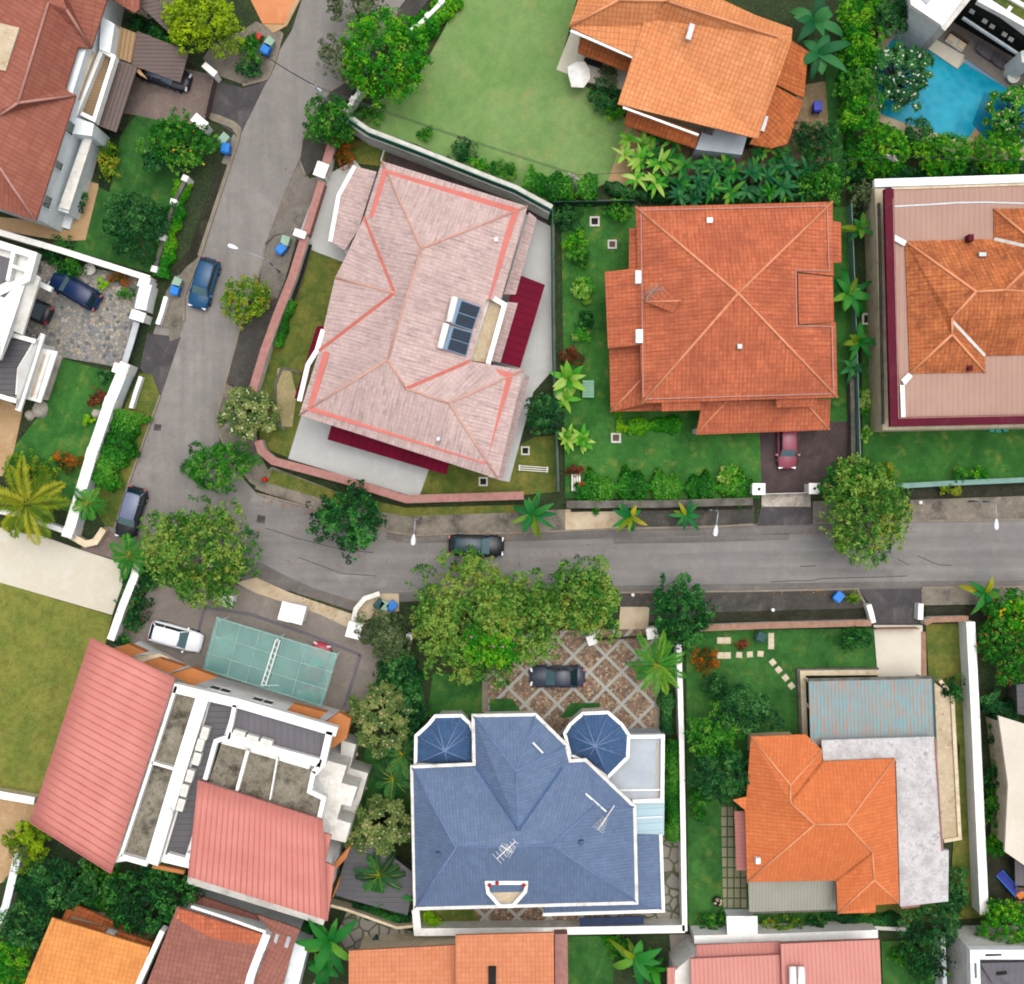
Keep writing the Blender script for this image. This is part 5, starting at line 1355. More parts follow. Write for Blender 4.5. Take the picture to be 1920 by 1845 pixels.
for k, (x, y) in enumerate(((449, 1376), (474, 1385), (500, 1392))):
    ac.append((x, y, R(74), ["left", "middle", "right"][k] + " one of three on the grey upper court"))
for x, y, rz, wh_ in ac:
    p = P(x, y, 10.0)
    a = thing("air_conditioner", "white air conditioning unit, " + wh_, "air conditioner", (p[0], p[1], 9.5), "air conditioning units on the building roof", rz)
    MB().box((0, 0, .08), (.55, .95, .68), 0, .96).build("casing", MT['white_w'], a, False, True)
    MB().lathe((0.0, 0.0, .76), [(.22, 0), (.22, .03), (.05, .04)], 14).build("fan_grille", MT['greywall'], a, False, True)

# glass canopy over the forecourt
gc = thing("glass_canopy", "green tinted glass canopy on white trusses over the forecourt", "canopy", centre([(385, 1155), (635, 1325)]))
tilted(gc, "glass", [(406, 1156, 3.3), (634, 1226, 3.3), (604, 1326, 3.6), (380, 1256, 3.6)], 'glasst', .04)
q0 = [(406, 1156), (634, 1226), (604, 1326), (380, 1256)]
mb = MB()
for s in (.02, .2, .36, .55, .74, .98):
    a = (q0[0][0] * (1 - s) + q0[1][0] * s, q0[0][1] * (1 - s) + q0[1][1] * s); b = (q0[3][0] * (1 - s) + q0[2][0] * s, q0[3][1] * (1 - s) + q0[2][1] * s)
    mb.ribbon([P(*a, 3.38), P(*b, 3.68)], .05, .08)
for s in (.02, .35, .68, .98):
    a = (q0[0][0] * (1 - s) + q0[3][0] * s, q0[0][1] * (1 - s) + q0[3][1] * s); b = (q0[1][0] * (1 - s) + q0[2][0] * s, q0[1][1] * (1 - s) + q0[2][1] * s)
    mb.ribbon([P(*a, 3.38 + .3 * s), P(*b, 3.38 + .3 * s)], .06, .08)
mb.build("glazing_bar", MT['glazing'], gc)
mb = MB()
for dx in (-4, 4):
    mb.tube([P(521 + dx, 1200, 4.0), P(494 + dx, 1285, 4.3)], .045, 7)
for i in range(9):
    s = i / 8; a = (517 + (490 - 517) * s, 1200 + 85 * s); b = (525 + (498 - 525) * ((s + .08) % 1), 1200 + 85 * min(1, s + .08)); mb.tube([P(*a, 4.0 + .3 * s), P(*b, 4.02 + .3 * s)], .022, 5)
for x, y in ((521, 1200), (494, 1285)):
    mb.tube([P(x, y, 3.5), P(x, y, 4.2)], .06, 7)
mb.build("truss", MT['white'], gc)
mb = MB()
for x, y in ((412, 1164), (628, 1232), (520, 1198)):
    p = P(x, y, 3.2); MB().tube([(p[0], p[1], 0), (p[0], p[1], 3.3)], .08, 8).build("post", MT['white'], gc)

# grey lean-to between the curved building and the blue house
sd = thing("grey_shed", "dark grey sheet roofed shed between the curved roof building and blue house", "shed", centre([(630, 1570), (775, 1710)]))
tilted(sd, "roof", [(660, 1565, 3.4), (690, 1572, 3.4), (660, 1688, 3.0), (628, 1678, 3.0)], 'r_grey', .12)
tilted(sd, "roof", [(690, 1572, 3.45), (780, 1640, 3.3), (764, 1716, 2.9), (660, 1688, 3.02)], 'r_grey', .12)
MB().prism(inset([P(*q, 2.9)[:2] for q in [(660, 1568), (776, 1640), (762, 1710), (632, 1676)]], .4), 0, 2.8).build("wall", MT['darkwall'], sd)

# ---------------------------------------------------------------- bottom row
b1 = thing("golden_orange_house", "golden orange tiled house at the lower left corner", "house", centre([(42, 1845), (280, 1776)]))
tilted(b1, "roof", [(100, 1722, 6.6), (281, 1777, 6.6), (225, 1990, 7.6), (10, 1960, 7.6)], 't_tan', .25)
strip(b1, "ridge_cap", [(101, 1722, 6.72), (55, 1832, 7.1), (12, 1955, 7.7)], .3, 't_tan', .15)
tilted(b1, "lower_roof", [(130, 1690, 3.0), (205, 1725, 3.0), (292, 1762, 3.0), (283, 1790, 3.8), (112, 1735, 3.8)], 't_orange_d', .2)
tilted(b1, "lower_roof", [(130, 1724, 5.0), (200, 1740, 5.0), (196, 1756, 5.6), (126, 1738, 5.6)], 't_orange_d', .2)
tilted(b1, "lower_roof", [(220, 1746, 5.0), (288, 1768, 5.0), (284, 1782, 5.6), (216, 1762, 5.6)], 't_orange_d', .2)
vent(b1, 209, 1750, 5.4, 'greywall', (.7, .4, .4), R(-16))
MB().prism(inset([P(*q, 6.5)[:2] for q in [(100, 1722), (281, 1777), (225, 1990), (10, 1960)]], .7), 0, 6.3).build("wall", MT['creamwall'], b1)
b2 = thing("mauve_roof_townhouse", "townhouse with mauve brown ribbed roof and white gable walls", "house", centre([(270, 1845), (560, 1740)]))
tilted(b2, "roof", [(332, 1700, 6.4), (496, 1752, 6.4), (430, 1990, 7.6), (225, 1975, 7.6)], 't_mauve', .25)
tilted(b2, "roof_patch", [(337, 1704, 6.5), (490, 1752, 6.5), (484, 1772, 6.6), (400, 1760, 6.62), (330, 1722, 6.6)], 't_red', .08)
strip(b2, "gable_wall", [(304, 1746, 6.5), (262, 1838, 6.9), (215, 1960, 7.4)], .4, 'white', 1.2)
strip(b2, "gable_wall", [(500, 1752, 6.5), (470, 1830, 6.9), (440, 1960, 7.4)], .6, 'white', 1.2)
tilted(b2, "rear_roof", [(363, 1676, 3.4), (480, 1716, 3.4), (496, 1752, 4.2), (350, 1704, 4.2)], 't_mauve', .2)
strip(b2, "gutter", [(358, 1700, 6.5), (420, 1720, 6.5), (498, 1748, 6.5)], .2, 'white', .2)
tilted(b2, "side_roof", [(480, 1714, 5.4), (563, 1743, 5.4), (553, 1764, 5.7), (500, 1960, 6.6), (440, 1940, 6.6), (512, 1750, 5.8)], 't_mauve', .25)
MB().prism(inset([P(*q, 6.2)[:2] for q in [(332, 1700), (555, 1764), (500, 1990), (225, 1975)]], .3), 0, 5.2).build("wall", MT['bluewhite'], b2)
flat(b2, "side_wall", [(553, 1764), (578, 1775), (530, 1960), (505, 1950)], 3.0, 'bluewhite', z0=0)
for x, y in ((517, 1762), (539, 1767)):
    p = P(x, y, 5.9); MB().box((p[0], p[1], 5.4), (.28, .9, .45), R(-16)).build("roof_vent", MT['steel'], b2)
window(b2, P(493, 1790, 7.0)[:2], P(476, 1830, 7.0)[:2], 6.3, 7.0, 'white', 'glass', 2)
b3 = thing("salmon_roof_house", "salmon tiled house in two levels below the blue house", "house", centre([(655, 1787), (1060, 1850)]))
tilted(b3, "roof", [(654, 1783, 5.2), (858, 1772, 5.2), (862, 1990, 6.6), (654, 1990, 6.6)], 't_salm', .25)
tilted(b3, "roof", [(854, 1754, 6.4), (1038, 1749, 6.4), (1040, 1990, 7.8), (856, 1990, 7.8)], 'r_salm' if 'r_salm' in MT else 't_salm', .3)
MB().prism(inset([P(*q, 5.0)[:2] for q in [(654, 1783), (1036, 1760), (1038, 1990), (654, 1990)]], .6), 0, 5.0).build("wall", MT['creamwall'], b3)
MB().box((*P(923, 1831, 7.1)[:2], 6.5), (.6, 1.4, .6)).build("skylight", MT['dark'], b3)
flat(b3, "side_terrace", [(1040, 1752), (1064, 1751), (1066, 1960), (1042, 1960)], 3.2, 'pinkwall', z0=0)
b4 = thing("rose_roof_house", "rose sheet roofed house below the vivid orange house", "house", centre([(1300, 1790), (1650, 1850)]))
tilted(b4, "roof", [(1464, 1770, 5.6), (1649, 1762, 5.6), (1658, 1990, 7.0), (1470, 1990, 7.0)], 'r_pink2', .3)
tilted(b4, "roof", [(1295, 1798, 5.2), (1468, 1790, 5.2), (1472, 1990, 6.6), (1295, 1990, 6.6)], 'r_pink2', .3)
tilted(b4, "roof", [(1306, 1772, 4.2), (1466, 1766, 4.2), (1468, 1792, 4.8), (1306, 1800, 4.8)], 'r_pink2', .2)
tilted(b4, "roof", [(1251, 1815, 3.8), (1297, 1812, 3.8), (1297, 1990, 4.8), (1251, 1990, 4.8)], 'r_pink2', .2)
MB().prism(inset([P(*q, 4.4)[:2] for q in [(1255, 1818), (1300, 1780), (1648, 1768), (1655, 1990), (1255, 1990)]], .5), 0, 4.0).build("wall", MT['white_w'], b4)
for x in (1486, 1502):
    mb = MB(); mb.tube([P(x, 1812, 6.4), P(x + 1, 1872, 6.8)], .3, 10); mb.build("solar_tank", MT['white'], b4, True)
b5 = thing("grey_parapet_house", "flat grey roofed house with white parapet in the lower right corner", "house", centre([(1817, 1779), (1980, 1850)]))
flat(b5, "wall", [(1820, 1781), (2100, 1781), (2100, 1990), (1826, 1990)], 5.6, 'white_w', z0=0)
flat(b5, "roof_floor", [(1836, 1800), (2100, 1800), (2100, 1990), (1842, 1990)], 5.7, 'r_slate', .2)
strip(b5, "parapet", [(2100, 1790, 6.5), (1828, 1790, 6.5), (1834, 1990, 6.5)], .75, 'bluewhite', .9)
tilted(b5, "roof", [(1838, 1806, 6.3), (2100, 1800, 6.3), (2100, 1990, 5.9), (1862, 1845, 5.9)], 'r_slate', .15)
flat(b5, "slot", [(1848, 1789), (1878, 1789), (1878, 1792), (1848, 1793)], 6.54, 'dark', .1)
flat(b5, "slot", [(1870, 1824), (1888, 1822), (1888, 1827), (1870, 1829)], 6.3, 'dark', .2)
for nm, pts, h_ in (("slot", [(1827, 1806), (1831, 1806), (1832, 1834), (1828, 1834)], 6.54),):
    flat(b5, nm, pts, h_, 'r_slate', .1)

# ---------------------------------------------------------------- cream roofed house, right edge
cr = thing("cream_roof_house", "plain cream roofed building cut by the right edge", "house", centre([(1873, 1343), (2000, 1600)]))
tilted(cr, "roof", [(1872, 1342, 4.6), (2120, 1420, 5.6), (2120, 1700, 5.6), (1920, 1622, 4.6), (1884, 1597, 4.6), (1890, 1470, 4.6)], 'ivory', .3)
MB().prism([q[:2] for q in PP([(1885, 1360), (2100, 1430), (2100, 1690), (1925, 1612), (1895, 1590), (1898, 1470)], 4.2)], 0, 4.2).build("wall", MT['creamwall'], cr)
sl = thing("slatted_roof_shed", "grey slatted roof corner above the cream roof at the right edge", "shed", centre([(1908, 1290), (1960, 1340)]))
tilted(sl, "roof", [(1906, 1284, 3.4), (2020, 1270, 3.4), (2040, 1370, 3.0), (1908, 1338, 3.0)], 'r_grey', .12)
MB().prism([q[:2] for q in PP([(1915, 1290), (2010, 1280), (2030, 1360), (1915, 1330)], 2.8)], 0, 2.8).build("wall", MT['darkwall'], sl)
dk = thing("timber_stair", "brown timber deck stair below the cream roof at the right edge", "stair", centre([(1905, 1660), (1960, 1700)]))
flat(dk, "landing", [(1903, 1612), (1990, 1645), (1990, 1664), (1904, 1660)], 1.6, 'r_slate', .15)
for i in range(4):
    flat(dk, "step", [(1904, 1664 + i * 8), (1990, 1668 + i * 8), (1990, 1673 + i * 8), (1904, 1669 + i * 8)], 1.4 - i * .3, 'brownwall', .1)

# ---------------------------------------------------------------- white poolside house, top-right corner
po = thing("poolside_house", "white modern house with dark open terrace above the blue pool", "house", centre([(1720, -40), (1980, 40)]))
flat(po, "wing_wall", [(1718, -60), (1722, 14), (1766, 50), (1850, -60)], 6.6, 'bluewhite', z0=0)
flat(po, "wing_roof", [(1700, -60), (1708, 8), (1716, 14), (1765, 47), (1860, -70)], 6.9, 'white', .5)
a_, b_ = P(1727, 30, 3)[:2], P(1762, 56, 3)[:2]
flat(po, "wing_base", [(1728, 34), (1740, 28), (1770, 48), (1756, 62)], 3.0, 'bluewhite', z0=0)
window(po, P(1729, 33, 1.5)[:2], P(1757, 62, 1.5)[:2], .4, 2.6, 'white', 'glass', 2)
flat(po, "roof_terrace", [(1722, -60), (1722, -6), (1738, 8), (1752, -8), (1770, -60)], 7.0, 'palefloor', .1)
flat(po, "pilaster", [(1762, 50), (1772, 58), (1824, -6), (1815, -14)], 6.4, 'greywall', z0=0)
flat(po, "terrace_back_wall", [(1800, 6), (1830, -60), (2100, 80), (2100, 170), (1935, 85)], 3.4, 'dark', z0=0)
flat(po, "upper_roof", [(1828, -10), (1850, -70), (2100, 60), (2100, 160), (1925, 62)], 6.6, 'white', .5)
flat(po, "upper_court", [(1850, -8), (1880, -60), (2100, 60), (2100, 120), (1925, 40)], 6.7, 'lawn_o', .1)
strip(po, "beam", [(1836, -2, 7.1), (1885, 24, 7.1), (1990, 84, 7.1)], .42, 'white', .6)
strip(po, "beam", [(1868, -20, 7.0), (1990, 50, 7.0)], .3, 'white', .5)
strip(po, "beam", [(1896, 12, 7.0), (1884, 30, 7.0)], .3, 'white', .5)
strip(po, "terrace_beam", [(1806, 32, 3.3), (1925, 110, 3.3)], .16, 'bluewhite', .3)
for i, (x, y) in enumerate(((1822, 22), (1846, 40), (1860, 50), (1883, 65), (1895, 74))):
    p = P(x, y, 3.4); MB().box((p[0], p[1], 3.38), (.42, .3, .12), R(-30)).build("ceiling_light", MT['greywall'], po)
flat(po, "column", [(1914, 96), (1932, 90), (1935, 124), (1916, 116)], 4.0, 'white', z0=0)
# neighbour glimpsed at the top edge
nb = thing("neighbour_house", "roof edge of a neighbouring house at the top left of the frame", "house", centre([(205, -40), (300, 0)]))
tilted(nb, "roof", [(202, -6, 4.6), (252, 24, 4.6), (262, 16, 4.6), (262, -80, 5.6), (205, -80, 5.6)], 't_brick', .25)
tilted(nb, "porch_roof", [(222, -14, 3.0), (262, 14, 3.0), (268, -60, 3.4), (228, -60, 3.4)], 'greywall', .2)
tilted(nb, "side_roof", [(264, 12, 3.6), (270, -60, 3.9), (340, -60, 3.9), (318, 62, 3.2)], 'r_brown', .2)
MB().prism([q[:2] for q in PP([(215, -70), (256, -70), (256, 8), (215, -12)], 4.2)], 0, 4.2).build("wall", MT['creamwall'], nb)
# ---------------------------------------------------------------- walls and fences
def wall(name, label, pts, w, h, mat, cope=None, cat="wall", posts=None, group=None, fence=None):
    """garden wall along survey pixels (read at the coping); optional coping, posts and mesh fence on top"""
    t = thing(name, label, cat, centre(pts), group)
    MB().ribbon(PP(pts, h), w, h).build("wall_body", MT[mat], t)
    if cope: MB().ribbon(PP(pts, h + .07), w + .12, .07).build("coping", MT[cope], t)
    if fence:
        fh, fm = fence
        MB().ribbon(PP(pts, h + fh), .06, fh - .09).build("fence_panel", MT[fm], t)
    if posts:
        step, pw, phh, pm = posts
        p = [Vector(q) for q in PP(pts, h)]
        for i in range(len(p) - 1):
            L = (p[i + 1] - p[i]).length; m = max(1, round(L / step)); d = (p[i + 1] - p[i])
            for k in range(m + (1 if i == len(p) - 2 else 0)):
                q = p[i] + d * (k / m)
                MB().box((q.x, q.y, 0), (pw, pw, phh), math.atan2(d.y, d.x)).build("post", MT[pm], t)
    return t
wall("garden_wall", "white wall between the brown roof garden and the cobbled drive", [(-60, 418), (110, 468), (280, 522)], .36, 1.9, 'white', 'white')
wall("street_wall", "white panelled wall along the street below the cobbled drive", [(232, 690), (205, 755), (172, 850), (128, 998)], .75, 2.1, 'bluewhite', 'white', posts=(5.5, .85, 2.25, 'white'))
wall("garden_wall", "white wall behind the yellowish palm beside the cream drive", [(-60, 950), (20, 962), (70, 978), (126, 998)], .3, 1.6, 'white', 'white')
wall("boundary_wall", "white wall at the end of the cream drive beside red flowered plants", [(259, 1045), (252, 1080), (228, 1140), (207, 1200)], .5, 2.0, 'white', 'white')
wall("garden_wall", "pink coped wall with white grille along the pink house lawn", [(571, 445), (548, 520), (520, 590), (495, 660), (472, 738)], .58, 1.7, 'white_w', 'pinkwall')
wall("garden_wall", "pink coped wall curving round the bend below the pink house", [(484, 826), (490, 846), (512, 864), (640, 898), (762, 936), (982, 929)], .55, 1.5, 'greywall', 'pinkwall')
wall("garden_wall", "short pink coped wall beside the dark street bush", [(622, 270), (606, 325)], .6, 1.8, 'white_w', 'pinkwall')
wall("gate_wall", "mauve sliding gate wall between two white gate pillars of the pink house", [(603, 340), (586, 395), (573, 438)], .5, 1.6, 'pinkwall', 'pinkwall')
wall("retaining_wall", "long pale wall topped by a green mesh fence above the pink house", [(652, 222), (690, 248), (780, 282), (900, 330), (965, 355), (1033, 392)], .75, 2.8, 'greywall', None, fence=(1.3, 'green'))
wall("green_fence", "tall green fence between the pink house and the pyramid roof house", [(1036, 385), (1038, 640), (1046, 922)], .3, .5, 'darkwall', None, "fence", fence=(1.5, 'green'))
wall("green_fence", "dark green fence behind the square lawn north of the pyramid roof house", [(1036, 378), (1190, 376)], .2, .5, 'darkwall', None, "fence", fence=(1.5, 'green_d'))
wall("green_fence", "green mesh fence with broad leaved plants beside the mansion garden", [(1597, 380), (1604, 560), (1610, 740), (1614, 878)], .14, .4, 'darkwall', None, "fence", fence=(1.6, 'teal'))
wall("garden_wall", "weathered grey wall right of the dark brick drive", [(1597, 690), (1600, 800), (1600, 888)], .35, 1.2, 'darkwall')
wall("front_wall", "grey wall with pale teal rail in front of the mansion lawn", [(1672, 912), (1780, 906), (2100, 892)], .3, .9, 'darkwall', 'teal')
wall("front_wall", "mouldy grey wall below the hedge of the pyramid roof house", [(1062, 946), (1240, 945), (1412, 940)], .5, 1.0, 'darkwall', 'darkwall')
wall("front_wall", "terracotta coped wall in front of the stepping stone lawn", [(1310, 1178), (1440, 1173), (1634, 1168)], .4, 1.3, 'greywall', 'redbrick')
wall("front_wall", "terracotta coped wall right of the ivory drive", [(1734, 1168), (1748, 1162), (1816, 1160)], .35, 1.3, 'greywall', 'redbrick')
wall("boundary_wall", "tall white wall along the right side of the stepping stone plot", [(1820, 1166), (1830, 1360), (1838, 1540), (1846, 1715)], .6, 2.1, 'white', 'white')
wall("boundary_wall", "white wall between the blue house and the stepping stone lawn", [(1273, 1208), (1278, 1380), (1281, 1560), (1284, 1746)], .3, 2.0, 'white', 'white')
wall("rear_wall", "white wall closing the yard behind the blue house", [(779, 1706), (783, 1748), (1030, 1746), (1284, 1742)], .5, 2.0, 'white_w', 'white')
wall("green_screen", "dark green screen below the blue house rear wall", [(1156, 1751), (1286, 1748)], .1, 1.8, 'green_d', None, "fence")
wall("rear_wall", "white wall and gutter above the rose sheet roof", [(1302, 1762), (1460, 1758), (1646, 1751)], .55, 2.6, 'white', 'white')
wall("low_wall", "low pale wall behind the vivid orange house lawn", [(1545, 1742), (1640, 1740), (1700, 1743)], .3, .8, 'greywall')
wall("boundary_wall", "pale wall between the leafy plot and the bare earth strip at lower right", [(1768, 1752), (1772, 1850), (1776, 1960)], .35, 2.0, 'bluewhite')
wall("yard_wall", "thin cream wall curving below the dark grey shed", [(620, 1698), (650, 1706), (700, 1724), (745, 1740), (780, 1736)], .22, 1.5, 'creamwall')
wall("boundary_wall", "white wall with crenellated posts beside the big pale lawn at the top", [(850, -40), (828, 4), (802, 30), (775, 55)], .3, 1.5, 'white', None, posts=(1.6, .4, 1.7, 'white'))
wall("boundary_wall", "short white wall with round posts under the bright round tree", [(676, 168), (662, 188), (650, 206)], .35, 1.5, 'white', None, posts=(1.0, .45, 1.8, 'white'))
wall("garden_wall", "grey stone wall with white blocks below the garden tree on the street side", [(348, 335), (326, 380), (306, 446), (290, 505)], .3, 1.5, 'darkwall', None, posts=(3.2, .5, 1.75, 'white'))
wall("garden_wall", "cream wall end beside the brown stepped path at lower left", [(-60, 1480), (64, 1502)], .5, 1.4, 'creamwall', 'white')
wall("garden_wall", "grey slab wall beside the deep green garden at the left edge", [(34, 1600), (10, 1700), (-20, 1760)], .5, 1.6, 'greywall', 'bluewhite')
wall("bay_wall", "cream curved low wall round the bin bay under the olive tree pair", [(661, 1170), (667, 1142), (684, 1122), (712, 1113)], .28, .9, 'creamwall', 'white_w')
wall("gate_wall", "cream gate wall at the mouth of the cream drive", [(131, 1004), (160, 1020), (178, 1016), (194, 992)], .42, 1.1, 'creamwall', 'creamwall')
wall("gate_wall", "cream wing wall under the big street tree by the cream drive", [(270, 1030), (292, 1008)], .4, 1.0, 'creamwall', 'creamwall')
wall("kerb_wall", "white low wall at the cobbled drive mouth", [(311, 556), (303, 585), (295, 608)], .35, .8, 'white')
wall("kerb_wall", "white low wall on the grassy verge by the street wall", [(264, 706), (254, 735), (245, 765)], .32, .8, 'white')
wall("gate_wall", "white wing wall left of the dark drive crossing by the ivory drive", [(1629, 1134), (1634, 1150), (1638, 1168)], .42, 1.1, 'white')
wall("gate_wall", "white wing wall right of the dark drive crossing by the ivory drive", [(1727, 1132), (1726, 1162)], .42, 1.1, 'white')
wall("stone_edge", "thin white edging dividing the dry courtyard above the pink roof", [(722, 275), (714, 302)], .12, .5, 'greywall', None, "edging")
wall("stone_edge", "dark stone edging round the sandy bed on the pink house lawn", [(562, 700), (545, 692), (528, 690), (516, 720), (516, 750), (526, 800), (534, 805)], .2, .3, 'darkwall', None, "edging")
wall("planter_grille", "low white grille panel beside the pink coped wall", [(581, 458), (566, 512), (550, 560)], .25, .6, 'white_w', 'dark', "grille")
# white bridge-like gate house of the cobbled drive
def pillar(x, y, w, d, h, label, rz=0, mat='white', cap='white', mark=False, group=None, lamp=False):
    p = P(x, y, h); t = thing("gate_pillar", label, "gate pillar", (p[0], p[1], 0), group, rz)
    MB().box((0, 0, 0), (w * .82, d * .82, h - .12)).build("shaft", MT[mat], t, False, True)
    MB().box((0, 0, h - .12), (w, d, .14)).build("cap", MT[cap], t, False, True)
    if mark: MB().lathe((0, 0, h + .02), [(.1, 0), (.12, .1), (.05, .22)], 10).build("cap_lamp", MT['black'], t, False, True)
    if lamp: MB().lathe((0, 0, h + .02), [(.08, 0), (.22, .15), (.22, .3), (.05, .42)], 12).build("globe_lamp", MT['lamp'], t, False, True)
pillar(1423, 917, 1.05, .95, 2.2, "square white gate pillar with black cap lamp left of the dark brick drive", 0, mark=True)
pillar(1527, 916, .9, .9, 2.2, "square white gate pillar with black cap lamp right of the dark brick drive", 0, mark=True)
pillar(602, 318, 1.0, 1.2, 2.2, "white gate pillar near the dark street bush above the mauve gate wall", R(-20))
pillar(562, 438, 1.0, .6, 2.2, "white gate pillar beside the round bin bay at the pink house wall", R(-20))
pillar(393, 130, 1.3, .5, 2.0, "white gate post block at the upper side of the brown paved drive", R(-40))
pillar(374, 228, 1.3, .8, 2.2, "white gate post block at the lower side of the brown paved drive", R(-40))
pillar(1110, 1200, .8, .8, 2.2, "white gate pillar half hidden by the olive tree pair over the patterned drive", R(20))
pillar(1223, 1188, .9, .9, 2.2, "white gate pillar beside the coconut palm at the patterned drive", R(8))
pillar(536, 1147, 1.0, 1.55, 2.3, "left of the twin white flat roofed gate pillars by the glass canopy", R(-15))
pillar(559, 1152, 1.0, 1.55, 2.3, "right of the twin white flat roofed gate pillars by the glass canopy", R(-15))
pillar(664, 1182, 1.2, 1.3, 2.3, "single white flat topped gate pillar by the curved bin bay", R(-15))
pillar(423, 1126, 1.1, 1.0, 2.2, "white gate pillar under the edge of the big olive street tree", R(-15))
pillar(270, 529, .9, .9, 2.3, "white gate pillar where the white garden wall meets the cobbled drive", R(-18))
pillar(1653, 900, .32, .32, 1.2, "small white bollard pillar under the right side of the street tree", 0, lamp=True)
pillar(767, 1195, .5, .5, 1.8, "small white post between the grey green tree and the olive tree pair", 0)
pillar(225, 692, 1.2, .8, 2.3, "white gate pillar at the top of the street wall by the glass gate", R(-18))
pillar(258, 592, 1.2, .8, 2.3, "white gate pillar above the glass folding gate", R(-18))
wall("gate_wall", "white wall section above the glass folding gate with black slots", [(274, 532), (267, 560), (263, 580)], .85, 2.1, 'white', 'bluewhite')
gt = thing("glass_gate", "grey glass folding gate of the cobbled drive", "gate", centre([(254, 600), (234, 680)]))
MB().ribbon(PP([(256, 604), (246, 640), (232, 684)], 1.5), .5, .1).build("gate_frame", MT['steel'], gt)
MB().ribbon(PP([(253, 606), (243, 640), (230, 680)], 1.3), .12, 1.2).build("gate_leaf", MT['solarframe'], gt)
mg = thing("metal_gate", "low grey metal sliding gate of the brown paved drive", "gate", centre([(395, 150), (380, 215)]))
MB().ribbon(PP([(399, 146), (384, 214)], 1.4), .12, 1.3).build("gate_leaf", MT['r_brown'], mg)
mg = thing("metal_gate", "low dark gate across the patterned drive", "gate", centre([(1118, 1202), (1212, 1196)]))
MB().ribbon(PP([(1122, 1200), (1212, 1195)], 1.3), .08, 1.2).build("gate_leaf", MT['black'], mg)
mg = thing("metal_gate", "open sliding gate rail of the pyramid roof house at its dark crossing", "gate", centre([(1436, 924), (1520, 922)]))
MB().ribbon(PP([(1436, 926), (1518, 924)], 1.2), .06, 1.1).build("gate_leaf", MT['greywall'], mg)
mg = thing("metal_gate", "white and terracotta gate of the ivory drive", "gate", centre([(1640, 1178), (1725, 1178)]))
MB().ribbon(PP([(1644, 1180), (1724, 1179)], 1.2), .1, 1.1).build("gate_leaf", MT['redbrick'], mg)

